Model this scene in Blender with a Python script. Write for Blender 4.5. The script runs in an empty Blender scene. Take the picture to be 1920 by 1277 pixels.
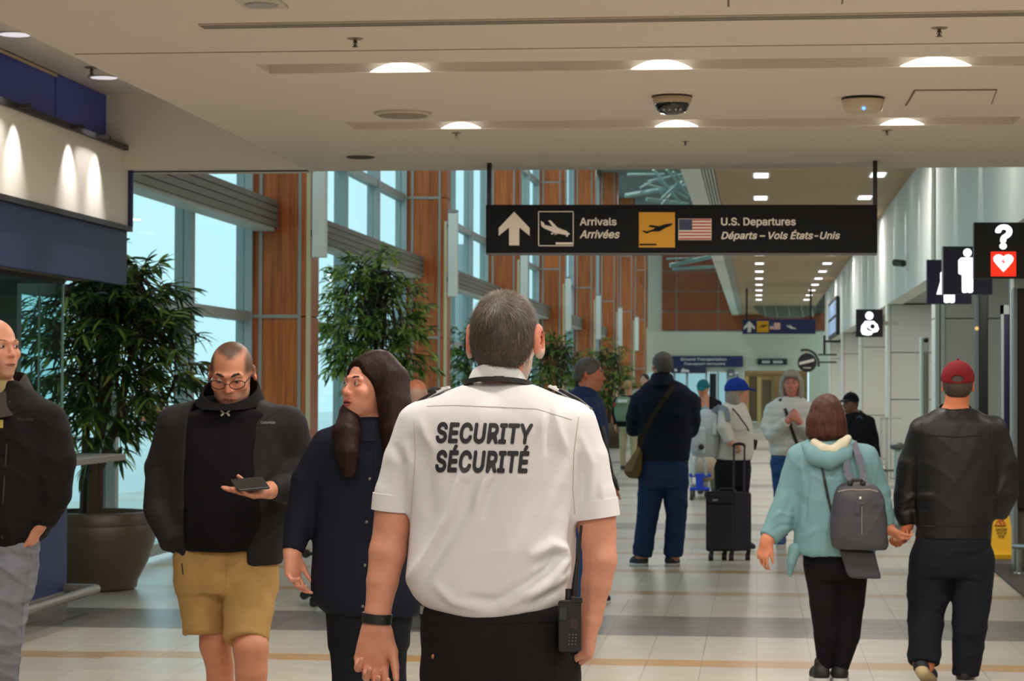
import bpy, math, random
import numpy as np
from mathutils import Vector, Matrix
from mathutils.bvhtree import BVHTree

# ------------------------------------------------------------------ camera, sky, exposure
SC = bpy.context.scene
COL = SC.collection
F_PX, CXP, CYP = 4300.0, 960.0, 638.5
EYE = 1.57
YAW = math.atan(460.0 / F_PX)
PIT = math.atan(83.5 / F_PX)
ROLL = 0.004
cam_d = bpy.data.cameras.new('camera')
cam = bpy.data.objects.new('camera', cam_d)
COL.objects.link(cam)
cam.location = (0, 0, EYE)
CAMR = Matrix.Rotation(YAW, 3, 'Z') @ Matrix.Rotation(math.pi / 2 + PIT, 3, 'X') @ Matrix.Rotation(ROLL, 3, 'Z')
cam.rotation_euler = CAMR.to_euler()
cam_d.sensor_width = 23.5
cam_d.lens = 23.5 * F_PX / 1920.0
cam_d.clip_end = 600
cam_d.dof.use_dof = True
cam_d.dof.focus_distance = 5.75
cam_d.dof.aperture_fstop = 9.0
SC.camera = cam

world = bpy.data.worlds.new('world')
SC.world = world
world.use_nodes = True
wn = world.node_tree.nodes
bg = wn['Background']
bg.inputs[0].default_value = (0.55, 0.81, 0.86, 1)     # even overcast sky
bg.inputs[1].default_value = 1.32
SC.view_settings.view_transform = 'Standard'
SC.view_settings.look = 'None'
SC.view_settings.gamma = 1
SC.view_settings.use_curve_mapping = False
SC.view_settings.exposure = 0.0
SC.cycles.max_bounces = 8
SC.cycles.diffuse_bounces = 4
SC.cycles.glossy_bounces = 3
SC.cycles.transparent_max_bounces = 16
SC.cycles.caustics_reflective = False
SC.cycles.caustics_refractive = False
SC.cycles.sample_clamp_indirect = 6

def lamp(name, kind, loc, power, color, size=0.2, rot=(0, 0, 0), spot=None, blend=0.5, parent=None):
    l = bpy.data.lights.new(name, kind)
    l.energy = power
    l.color = color
    if kind == 'AREA':
        l.shape = 'DISK'
        l.size = size
        if spot:
            l.spread = spot
    elif kind == 'SPOT':
        l.spot_size = spot
        l.spot_blend = blend
        l.shadow_soft_size = size
    else:
        l.shadow_soft_size = size
    o = bpy.data.objects.new(name, l)
    COL.objects.link(o)
    o.rotation_euler = rot
    put(o, loc, parent)
    return o

# ------------------------------------------------------------------ pixel helpers (photo measured at real distances)
def ray(px, py):
    return CAMR @ Vector(((px - CXP) / F_PX, (CYP - py) / F_PX, -1.0))

def at(px, py, Y):
    r = ray(px, py)
    t = Y / r.y
    return Vector((r.x * t, Y, EYE + r.z * t))

def atz(px, py, z=0.0):
    r = ray(px, py)
    t = (z - EYE) / r.z
    return Vector((r.x * t, r.y * t, z))

def atx(px, py, X):
    r = ray(px, py)
    t = X / r.x
    return Vector((X, r.y * t, EYE + r.z * t))

# ------------------------------------------------------------------ materials
def srgb(c):
    return tuple(((v / 255.0) / 12.92 if v / 255.0 <= 0.04045 else ((v / 255.0 + 0.055) / 1.055) ** 2.4) for v in c)

MATS = {}
def mat(name, rgb=(128, 128, 128), rough=0.6, metal=0.0, var=0.0, vscale=8.0, bump=0.0, bscale=60.0, stretch=(1, 1, 1),
        emit=None, estr=1.0, spec=0.5, attr=False, coat=0.0, rnd=0.0, sheen=0.0, lin=None):
    if name in MATS:
        return MATS[name]
    m = bpy.data.materials.new(name)
    m.use_nodes = True
    nt = m.node_tree
    N, L = nt.nodes, nt.links
    b = N['Principled BSDF']
    c = lin or srgb(rgb)
    b.inputs['Base Color'].default_value = (*c, 1)
    b.inputs['Roughness'].default_value = rough
    b.inputs['Metallic'].default_value = metal
    b.inputs['Specular IOR Level'].default_value = spec
    b.inputs['Coat Weight'].default_value = coat
    b.inputs['Sheen Weight'].default_value = sheen
    src = None
    if attr:
        a = N.new('ShaderNodeAttribute'); a.attribute_name = 'Col'
        src = a.outputs['Color']
    if var > 0 or bump > 0:
        tc = N.new('ShaderNodeTexCoord')
        mp = N.new('ShaderNodeMapping'); mp.inputs['Scale'].default_value = stretch
        L.new(tc.outputs['Object'], mp.inputs['Vector'])
    if var > 0:
        n = N.new('ShaderNodeTexNoise'); n.inputs['Scale'].default_value = vscale; n.inputs['Detail'].default_value = 5
        L.new(mp.outputs[0], n.inputs['Vector'])
        r = N.new('ShaderNodeMapRange'); r.inputs[1].default_value = 0.25; r.inputs[2].default_value = 0.75
        r.inputs[3].default_value = 1 - var; r.inputs[4].default_value = 1 + var
        L.new(n.outputs[0], r.inputs[0])
        mx = N.new('ShaderNodeVectorMath'); mx.operation = 'SCALE'
        if src is None:
            mx.inputs[0].default_value = c
        else:
            L.new(src, mx.inputs[0])
        L.new(r.outputs[0], mx.inputs['Scale'])
        src = mx.outputs[0]
    if rnd > 0:
        oi = N.new('ShaderNodeObjectInfo')
        r2 = N.new('ShaderNodeMapRange'); r2.inputs[3].default_value = 1 - rnd; r2.inputs[4].default_value = 1 + rnd
        L.new(oi.outputs['Random'], r2.inputs[0])
        mx2 = N.new('ShaderNodeVectorMath'); mx2.operation = 'SCALE'
        if src is None:
            mx2.inputs[0].default_value = c
        else:
            L.new(src, mx2.inputs[0])
        L.new(r2.outputs[0], mx2.inputs['Scale'])
        src = mx2.outputs[0]
    if src is not None:
        L.new(src, b.inputs['Base Color'])
    if bump > 0:
        n2 = N.new('ShaderNodeTexNoise'); n2.inputs['Scale'].default_value = bscale; n2.inputs['Detail'].default_value = 4
        L.new(mp.outputs[0], n2.inputs['Vector'])
        bp = N.new('ShaderNodeBump'); bp.inputs['Strength'].default_value = bump; bp.inputs['Distance'].default_value = 0.003
        L.new(n2.outputs[0], bp.inputs['Height'])
        L.new(bp.outputs[0], b.inputs['Normal'])
    if emit:
        b.inputs['Emission Color'].default_value = (*srgb(emit), 1)
        b.inputs['Emission Strength'].default_value = estr
    MATS[name] = m
    return m

def glass_mat(name, tint, refl=0.06, rough=0.0):
    if name in MATS:
        return MATS[name]
    m = bpy.data.materials.new(name); m.use_nodes = True
    N, L = m.node_tree.nodes, m.node_tree.links
    N.clear()
    t = N.new('ShaderNodeBsdfTransparent'); t.inputs[0].default_value = (*tint, 1)
    g = N.new('ShaderNodeBsdfGlossy'); g.inputs['Roughness'].default_value = rough
    lw = N.new('ShaderNodeLayerWeight'); lw.inputs[0].default_value = 0.25
    mr = N.new('ShaderNodeMapRange'); mr.inputs[3].default_value = refl; mr.inputs[4].default_value = 0.4
    L.new(lw.outputs['Facing'], mr.inputs[0])
    pw = N.new('ShaderNodeMath'); pw.operation = 'POWER'; pw.inputs[1].default_value = 2.0
    L.new(mr.outputs[0], pw.inputs[0])
    mx = N.new('ShaderNodeMixShader'); o = N.new('ShaderNodeOutputMaterial')
    L.new(pw.outputs[0], mx.inputs[0]); L.new(t.outputs[0], mx.inputs[1]); L.new(g.outputs[0], mx.inputs[2])
    L.new(mx.outputs[0], o.inputs[0])
    MATS[name] = m
    return m

# ------------------------------------------------------------------ object helpers
WORLD = {}                                    # world location of every Empty, so that children can be given in world coordinates
def put(o, loc, parent):
    loc = Vector(loc)
    if parent is not None:
        o.parent = parent
        loc = loc - wloc(parent)
    o.location = loc

def wloc(o):
    v = Vector(o.location)
    while o.parent:
        o = o.parent
        v += Vector(o.location)
    return v

def tag(o, label=None, cat=None, group=None, kind=None):
    if label: o['label'] = label
    if cat: o['category'] = cat
    if group: o['group'] = group
    if kind: o['kind'] = kind
    return o

def empty(name, loc=(0, 0, 0), label=None, cat=None, group=None, kind=None, parent=None):
    o = bpy.data.objects.new(name, None)
    o.empty_display_size = 0.1
    COL.objects.link(o)
    put(o, loc, parent)
    return tag(o, label, cat, group, kind)

def link_mesh(name, me, m, parent=None, smooth=False, loc=(0, 0, 0)):
    """me holds world coordinates; the object sits at its parent's place"""
    if m is not None and not me.materials:
        for x in (m if isinstance(m, (list, tuple)) else [m]):
            me.materials.append(x)
    o = bpy.data.objects.new(name, me)
    COL.objects.link(o)
    if parent is not None:
        o.parent = parent
        o.location = Vector(loc) - wloc(parent)
    else:
        o.location = loc
    if smooth:
        me.shade_smooth()
    return o

def me_from(name, V, Fc):
    me = bpy.data.meshes.new(name)
    V = np.asarray(V, dtype=np.float32)
    if isinstance(Fc, np.ndarray):
        n = Fc.shape[1]; nf = Fc.shape[0]
        me.vertices.add(len(V)); me.vertices.foreach_set('co', V.ravel())
        me.loops.add(nf * n); me.loops.foreach_set('vertex_index', np.ascontiguousarray(Fc.ravel().astype(np.int32)))
        me.polygons.add(nf)
        me.polygons.foreach_set('loop_start', np.arange(0, nf * n, n, dtype=np.int32))
        me.update(calc_edges=True)
    else:
        me.from_pydata([tuple(map(float, v)) for v in V], [], Fc)
        me.update()
    return me

class MB:
    """collects simple solids (world coordinates) and links them as one mesh"""
    def __init__(s): s.V = []; s.F = []
    def raw(s, V, Fc):
        n = len(s.V); s.V += [tuple(v) for v in V]; s.F += [tuple(i + n for i in f) for f in Fc]; return s
    def box(s, x0, x1, y0, y1, z0, z1):
        return s.hexa([(x0, y0, z0), (x1, y0, z0), (x1, y0, z1), (x0, y0, z1)], [(x0, y1, z0), (x1, y1, z0), (x1, y1, z1), (x0, y1, z1)])
    def hexa(s, a, b):
        n = len(a)
        V = list(a) + list(b)
        Fc = [tuple(range(n)), tuple(range(2 * n - 1, n - 1, -1))]
        for i in range(n):
            j = (i + 1) % n
            Fc.append((i, i + n, j + n, j))
        return s.raw(V, Fc)
    def bar(s, p, q, r, r2=None, n=10, caps=True):
        p, q = Vector(p), Vector(q); r2 = r if r2 is None else r2
        d = (q - p).normalized()
        u = d.orthogonal().normalized(); v = d.cross(u)
        A = [p + (u * math.cos(6.28318 * i / n) + v * math.sin(6.28318 * i / n)) * r for i in range(n)]
        B = [q + (u * math.cos(6.28318 * i / n) + v * math.sin(6.28318 * i / n)) * r2 for i in range(n)]
        return s.hexa(A, B)
    def flat(s, p, q, w, t, up):
        """flat strap piece from p to q"""
        p, q = Vector(p), Vector(q); d = (q - p).normalized(); up = Vector(up)
        sd = d.cross(up).normalized(); up = sd.cross(d).normalized()
        A = [p - sd * w - up * t, p + sd * w - up * t, p + sd * w + up * t, p - sd * w + up * t]
        B = [x + (q - p) for x in A]
        return s.hexa(A, B)
    def tube(s, pts, r, n=8):
        pts = [Vector(p) for p in pts]
        rings = []
        u = None
        for i, p in enumerate(pts):
            d = (pts[min(i + 1, len(pts) - 1)] - pts[max(i - 1, 0)]).normalized()
            if u is None: u = d.orthogonal().normalized()
            u = (u - d * u.dot(d)).normalized(); v = d.cross(u)
            rr = r[i] if isinstance(r, (list, tuple)) else r
            rings.append([p + (u * math.cos(6.28318 * k / n) + v * math.sin(6.28318 * k / n)) * rr for k in range(n)])
        return s.rings(rings)
    def rings(s, rings, close=True, caps=True):
        n = len(rings[0]); V = [p for r in rings for p in r]; Fc = []
        for i in range(len(rings) - 1):
            for k in range(n if close else n - 1):
                j = (k + 1) % n
                Fc.append((i * n + k, i * n + j, (i + 1) * n + j, (i + 1) * n + k))
        if caps and close:
            Fc.append(tuple(range(n - 1, -1, -1))); Fc.append(tuple(range((len(rings) - 1) * n, len(rings) * n)))
        return s.raw(V, Fc)
    def lathe(s, c, prof, n=28, caps=True):
        c = Vector(c)
        return s.rings([[c + Vector((r * math.cos(6.28318 * k / n), r * math.sin(6.28318 * k / n), z)) for k in range(n)] for r, z in prof], caps=caps)
    def ball(s, c, r, nu=12, nv=8, R=None):
        rx, ry, rz = (r, r, r) if not isinstance(r, (tuple, list)) else r
        c = Vector(c)
        rings = []
        for i in range(nv + 1):
            a = -math.pi / 2 + math.pi * i / nv
            ca = max(math.cos(a), 0.02)
            ring = []
            for k in range(nu):
                v = Vector((rx * ca * math.cos(6.28318 * k / nu), ry * ca * math.sin(6.28318 * k / nu), rz * math.sin(a)))
                ring.append(c + (R @ v if R else v))
            rings.append(ring)
        return s.rings(rings)
    def poly(s, pts, Y, depth=0.004):
        """flat pixel outline standing on the frontal plane Y"""
        A = [at(x, y, Y) for x, y in pts]
        return s.hexa(A, [p + Vector((0, depth, 0)) for p in A])
    def build(s, name, m, parent=None, smooth=False, bevel=0.0):
        me = bpy.data.meshes.new(name)
        me.from_pydata([tuple(v) for v in s.V], [], s.F)
        me.update()
        o = link_mesh(name, me, m, parent, False)
        if smooth:
            me.shade_smooth()
            me.set_sharp_from_angle(angle=math.radians(40))
        if bevel > 0:
            md = o.modifiers.new('bevel', 'BEVEL'); md.width = bevel; md.segments = 2; md.limit_method = 'ANGLE'
        return o

def circle(cx, cy, rx, ry=None, n=24, a0=0, a1=360):
    ry = rx if ry is None else ry
    full = abs(a1 - a0) >= 360
    k = n if full else n + 1
    return [(cx + rx * math.cos(math.radians(a0 + (a1 - a0) * i / n)), cy + ry * math.sin(math.radians(a0 + (a1 - a0) * i / n))) for i in range(k)]

def rrect(x0, y0, x1, y1, r, n=4):
    o = []
    for cx, cy, a in ((x1 - r, y0 + r, -90), (x1 - r, y1 - r, 0), (x0 + r, y1 - r, 90), (x0 + r, y0 + r, 180)):
        o += [(cx + r * math.cos(math.radians(a + 90 * i / n)), cy + r * math.sin(math.radians(a + 90 * i / n))) for i in range(n + 1)]
    return o

FONT = None
try:
    FONT = bpy.data.fonts.load(bpy.utils.resource_path("LOCAL") + "/datafiles/fonts/Inter.woff2")   # Blender's own interface font
except Exception:
    FONT = None
def text2d(body, shear=0.0, bold=0.0, spacing=1.0):
    """mesh of a word, 2D vertices with width 1 from x=0..w, cap height normalised to 1"""
    cu = bpy.data.curves.new('txt', 'FONT')
    cu.body = body
    if FONT: cu.font = FONT
    cu.size = 1.0; cu.shear = shear; cu.space_character = spacing + (bold * 1.6 if bold > .025 else 0)
    cu.resolution_u = 3
    o = bpy.data.objects.new('txt', cu); COL.objects.link(o)
    dg = bpy.context.evaluated_depsgraph_get()
    me = bpy.data.meshes.new_from_object(o.evaluated_get(dg))
    V = np.array([v.co[:] for v in me.vertices])[:, :2]; Fc = [tuple(p.vertices) for p in me.polygons]
    bpy.data.objects.remove(o); bpy.data.curves.remove(cu); bpy.data.meshes.remove(me)
    if bold > 0:                                        # heavier strokes: the outline laid down again a little to each side
        n = len(V); b = bold
        sh = [(0, 0)] + [(b * math.cos(a * math.pi / 6), b * math.sin(a * math.pi / 6)) for a in range(12)]
        Fc = [tuple(i + n * k for i in f) for k in range(13) for f in Fc]
        V = np.concatenate([np.concatenate([V + np.array(d), np.full((n, 1), k * .003)], 1) for k, d in enumerate(sh)])
    else:
        V = np.concatenate([V, np.zeros((len(V), 1))], 1)
    return V, Fc

def sign_text(name, body, x0, y0, x1, y1, Y, m, parent, shear=0.0, bold=0.02, cap=None):
    """letters filling the pixel box x0..x1, y0..y1 (y0 top) on frontal plane Y"""
    V, Fc = text2d(body, shear, bold)
    mn, mx = V.min(0), V.max(0)
    W = [at(x0 + (x1 - x0) * (v[0] - mn[0]) / (mx[0] - mn[0]), y1 - (y1 - y0) * (v[1] - mn[1]) / (mx[1] - mn[1]), Y - .0003 * v[2] / .003 * Y / 15) for v in V]
    me = bpy.data.meshes.new(name); me.from_pydata(W, [], Fc); me.update()
    return link_mesh(name, me, m, parent)

# ------------------------------------------------------------------ implicit surfaces -> smooth meshes
def smin(a, b, k):
    if k <= 0: return np.minimum(a, b)
    h = np.maximum(k - np.abs(a - b), 0) / k
    return np.minimum(a, b) - h * h * k * 0.25

def smax(a, b, k): return -smin(-a, -b, k)

def cat_rows(rows, n=70):
    rows = np.array(sorted(rows), dtype=np.float64)
    z = rows[:, 0]
    zz = np.linspace(z[0], z[-1], n)
    m = np.zeros_like(rows)
    m[1:-1] = (rows[2:] - rows[:-2]) / (z[2:] - z[:-2])[:, None]
    m[0] = (rows[1] - rows[0]) / (z[1] - z[0]); m[-1] = (rows[-1] - rows[-2]) / (z[-1] - z[-2])
    i = np.clip(np.searchsorted(z, zz) - 1, 0, len(z) - 2)
    h = (z[i + 1] - z[i]); t = ((zz - z[i]) / h)[:, None]; h = h[:, None]
    out = (2 * t**3 - 3 * t**2 + 1) * rows[i] + (t**3 - 2 * t**2 + t) * h * m[i] + (-2 * t**3 + 3 * t**2) * rows[i + 1] + (t**3 - t**2) * h * m[i + 1]
    out[:, 0] = zz
    return out

class Sdf:
    def __init__(s, h): s.h = h; s.ops = []
    def op(s, fn, lo, hi, k, mode='u'): s.ops.append((fn, None if lo is None else np.array(lo), None if hi is None else np.array(hi), k, mode)); return s
    def cone(s, a, b, ra, rb=None, k=0.02, mode='u', flat=False):
        a = np.array(a, dtype=np.float32); b = np.array(b, dtype=np.float32); rb = ra if rb is None else rb
        ab = b - a; L2 = float(ab @ ab) + 1e-12; L = math.sqrt(L2)
        def fn(x, y, z):
            t = ((x - a[0]) * ab[0] + (y - a[1]) * ab[1] + (z - a[2]) * ab[2]) / L2
            tc = np.clip(t, 0, 1)
            d = np.sqrt((x - a[0] - tc * ab[0])**2 + (y - a[1] - tc * ab[1])**2 + (z - a[2] - tc * ab[2])**2) - (ra + (rb - ra) * tc)
            if flat: d = smax(d, (t - 1) * L, 0.008)
            return d
        r = max(ra, rb)
        return s.op(fn, np.minimum(a, b) - r, np.maximum(a, b) + r, k, mode)
    def chain(s, pts, k=0.02, flat=False, scale=1.0, kin=0.008):
        """one limb: cones in a row, smoothly joined, added as a single shape"""
        T = Sdf(s.h)
        for i in range(len(pts) - 1):
            T.cone(pts[i][0], pts[i + 1][0], pts[i][1] * scale, pts[i + 1][1] * scale, kin, flat=flat and i == len(pts) - 2)
        def fn(x, y, z):
            d = None
            for o in T.ops:
                e = o[0](x, y, z); d = e if d is None else smin(d, e, kin)
            return d
        return s.op(fn, np.min([o[1] for o in T.ops], axis=0), np.max([o[2] for o in T.ops], axis=0), k)
    def ell(s, c, r, R=None, k=0.02, mode='u'):
        c = np.array(c, dtype=np.float32); r = np.array(r, dtype=np.float32)
        M = None if R is None else np.array(R, dtype=np.float32)
        def fn(x, y, z):
            x, y, z = x - c[0], y - c[1], z - c[2]
            if M is not None:
                x, y, z = (M[0, 0] * x + M[1, 0] * y + M[2, 0] * z, M[0, 1] * x + M[1, 1] * y + M[2, 1] * z, M[0, 2] * x + M[1, 2] * y + M[2, 2] * z)
            k0 = np.sqrt((x / r[0])**2 + (y / r[1])**2 + (z / r[2])**2)
            k1 = np.sqrt((x / r[0]**2)**2 + (y / r[1]**2)**2 + (z / r[2]**2)**2) + 1e-6
            return k0 * (k0 - 1) / k1
        e = float(r.max()) if R is not None else r
        return s.op(fn, c - e, c + e, k, mode)
    def loft(s, secs, n=2.4, k=0.03, mode='u', rtop=0.03, rbot=0.004):
        """secs: (z, cx, cy, a, b)"""
        T = cat_rows(secs)
        def fn(x, y, z):
            zf = z.ravel()
            cx, cy, a, b = (np.interp(zf, T[:, 0], T[:, i]).astype(np.float32).reshape(z.shape) for i in (1, 2, 3, 4))
            q = (np.abs((x - cx) / a)**n + np.abs((y - cy) / b)**n)**(1.0 / n)
            d = (q - 1) * np.minimum(a, b)
            d = smax(d, z - T[-1, 0], rtop)
            return smax(d, T[0, 0] - z, rbot)
        mx = T.max(0); mn = T.min(0)
        lo = (mn[1] - mx[3], mn[2] - mx[4], T[0, 0]); hi = (mx[1] + mx[3], mx[2] + mx[4], T[-1, 0])
        return s.op(fn, lo, hi, k, mode)
    def mesh(s, disp=None):
        h = s.h
        lo = np.min([o[1] for o in s.ops if o[4] == 'u'], axis=0) - 3 * h - 0.012
        hi = np.max([o[2] for o in s.ops if o[4] == 'u'], axis=0) + 3 * h + 0.012
        n = np.ceil((hi - lo) / h).astype(int) + 1
        ax = [(lo[i] + h * np.arange(n[i])).astype(np.float32) for i in range(3)]
        D = np.full(n, 10.0, dtype=np.float32)
        for fn, a, b, k, mode in s.ops:
            if a is None:
                sl = (slice(None),) * 3
            else:
                mg = k + 2.5 * h
                i0 = np.clip(np.floor((a - mg - lo) / h).astype(int), 0, n - 1); i1 = np.clip(np.ceil((b + mg - lo) / h).astype(int) + 1, 1, n)
                sl = tuple(slice(i0[i], i1[i]) for i in range(3))
            if any(x.stop is not None and x.stop <= x.start for x in sl): continue
            d = fn(ax[0][sl[0]][:, None, None], ax[1][sl[1]][None, :, None], ax[2][sl[2]][None, None, :])
            cur = D[sl]
            if mode == 'u': D[sl] = smin(cur, d, k)
            elif mode == 's': D[sl] = smax(cur, -d, k)
            else: D[sl] = smax(cur, d, k)
        V, Q, G = surfnet(D, lo, h)
        if disp is not None and len(V):
            V = V + G * disp(V, G)[:, None]
        return V, Q, G

CORN = [(i, j, k) for i in (0, 1) for j in (0, 1) for k in (0, 1)]
EDG = [(a, b) for a in range(8) for b in range(a + 1, 8) if sum(abs(p - q) for p, q in zip(CORN[a], CORN[b])) == 1]
def surfnet(D, lo, h):
    S = D < 0
    n = [x - 1 for x in D.shape]
    cnt = np.zeros(n, dtype=np.uint8)
    for c in CORN:
        cnt += S[c[0]:c[0] + n[0], c[1]:c[1] + n[1], c[2]:c[2] + n[2]]
    act = (cnt > 0) & (cnt < 8)
    I = np.nonzero(act)
    idx = np.full(n, -1, dtype=np.int32); idx[I] = np.arange(len(I[0]))
    v = np.stack([D[I[0] + c[0], I[1] + c[1], I[2] + c[2]] for c in CORN])
    pos = np.zeros((len(I[0]), 3), dtype=np.float32); w = np.zeros(len(I[0]), dtype=np.float32)
    C = np.array(CORN, dtype=np.float32)
    for a, b in EDG:
        m = (v[a] < 0) != (v[b] < 0)
        t = np.where(m, v[a] / np.where(m, v[a] - v[b], 1), 0)
        pos += np.where(m[:, None], C[a] + t[:, None] * (C[b] - C[a]), 0); w += m
    pos /= np.maximum(w, 1)[:, None]
    V = lo + h * (np.stack(I, 1) + pos)
    vc = np.clip(v, -3 * h, 3 * h)
    G = np.stack([sum(vc[i] * (1 if CORN[i][ax] else -1) for i in range(8)) for ax in range(3)], 1)
    G /= np.linalg.norm(G, axis=1)[:, None] + 1e-9
    Q = []
    for ax in range(3):
        s0 = [slice(None)] * 3; s1 = [slice(None)] * 3
        s0[ax] = slice(0, -1); s1[ax] = slice(1, None)
        ch = S[tuple(s0)] != S[tuple(s1)]
        o1, o2 = [a for a in range(3) if a != ax]
        E = np.nonzero(ch)
        ok = (E[o1] > 0) & (E[o2] > 0) & (E[o1] < D.shape[o1] - 1) & (E[o2] < D.shape[o2] - 1)
        E = [e[ok] for e in E]
        def cell(d1, d2):
            e = [x.copy() for x in E]; e[o1] = e[o1] - d1; e[o2] = e[o2] - d2
            return idx[e[0], e[1], e[2]]
        q = np.stack([cell(1, 1), cell(0, 1), cell(0, 0), cell(1, 0)], 1)
        fl = S[E[0], E[1], E[2]] ^ (ax == 1)
        q[~fl] = q[~fl][:, ::-1]
        Q.append(q)
    Q = np.concatenate(Q)
    Q = Q[(Q >= 0).all(1)]
    fn = np.cross(V[Q[:, 2]] - V[Q[:, 0]], V[Q[:, 3]] - V[Q[:, 1]])
    bad = (fn * (G[Q[:, 0]] + G[Q[:, 2]])).sum(1) < 0
    Q[bad] = Q[bad][:, ::-1]
    return V.astype(np.float32), Q, G

def folds(amp, freq=9.0, seed=0, stretch=(1, 1, 1)):
    rs = np.random.RandomState(seed)
    K = rs.normal(size=(7, 3)); K /= np.linalg.norm(K, axis=1)[:, None]
    K = K * np.array(stretch) * freq * rs.uniform(0.6, 2.2, size=(7, 1)); ph = rs.uniform(0, 6.28, 7)
    def f(V, G):
        o = 0
        for i in range(0, 6):
            wv = np.sin(V @ K[i] + ph[i] + 1.6 * np.sin(V @ K[i + 1] * 0.6 + ph[i + 1]))
            o = o + (1 - np.abs(wv)) ** 2 * (1.2 if i % 2 else -0.8)
        return (amp * o / 2.2).astype(np.float32)
    return f
# ------------------------------------------------------------------ the hall
random.seed(4)
PAINT = mat('ceiling_paint', (218, 210, 198), 0.85, var=0.02, vscale=1.5)
WHITE = mat('white_paint', (228, 231, 226), 0.7, var=0.02, vscale=1.0)
PALE = mat('pale_panel', (220, 217, 208), 0.6, var=0.02, vscale=2.0)
FRAME = mat('window_frame_grey', (170, 178, 178), 0.45, metal=0.3)
TRIM = mat('aluminium_trim', (165, 160, 152), 0.45, metal=0.3)
BLACK = mat('black_metal', (18, 18, 20), 0.45)
STEEL = mat('brushed_steel', (170, 172, 172), 0.28, metal=0.9)
NAVY = mat('navy_panel', (34, 48, 96), 0.5, var=0.05, vscale=3)
WINGLASS = glass_mat('window_glass', (0.90, 0.98, 0.99), 0.03)
PANEGLASS = glass_mat('kiosk_glass', (0.62, 0.80, 0.80), 0.18)

def wood_mat(name, c1, c2, rough=0.42):
    m = bpy.data.materials.new(name); m.use_nodes = True
    N, L = m.node_tree.nodes, m.node_tree.links
    b = N['Principled BSDF']; b.inputs['Roughness'].default_value = rough
    tc = N.new('ShaderNodeTexCoord'); mp = N.new('ShaderNodeMapping'); mp.inputs['Scale'].default_value = (14, 14, 0.55)
    L.new(tc.outputs['Object'], mp.inputs[0])
    n1 = N.new('ShaderNodeTexNoise'); n1.inputs['Scale'].default_value = 2.2; n1.inputs['Detail'].default_value = 8; n1.inputs['Distortion'].default_value = 0.6
    L.new(mp.outputs[0], n1.inputs['Vector'])
    cr = N.new('ShaderNodeValToRGB')
    cr.color_ramp.elements[0].position = 0.3; cr.color_ramp.elements[0].color = (*srgb(c1), 1)
    cr.color_ramp.elements[1].position = 0.72; cr.color_ramp.elements[1].color = (*srgb(c2), 1)
    L.new(n1.outputs[0], cr.inputs[0])
    oi = N.new('ShaderNodeObjectInfo'); r2 = N.new('ShaderNodeMapRange'); r2.inputs[3].default_value = 0.86; r2.inputs[4].default_value = 1.12
    L.new(oi.outputs['Random'], r2.inputs[0])
    mx = N.new('ShaderNodeVectorMath'); mx.operation = 'SCALE'
    L.new(cr.outputs[0], mx.inputs[0]); L.new(r2.outputs[0], mx.inputs['Scale'])
    L.new(mx.outputs[0], b.inputs['Base Color'])
    return m
WOOD = wood_mat('cherry_wood', (148, 70, 26), (212, 118, 56))

# ---- floor: tiles laid one by one where they show, the same grid as a material beyond
TS = 0.31
BAND0, MOD = 14.42, 10.6
def row_kind(y):
    d = (y - BAND0) % MOD
    if d < 1.24: return 2
    k = (d - 1.24 - 1.6) % 2.05
    return 1 if 0 <= k < 0.31 and d > 2.7 else 0

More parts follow.
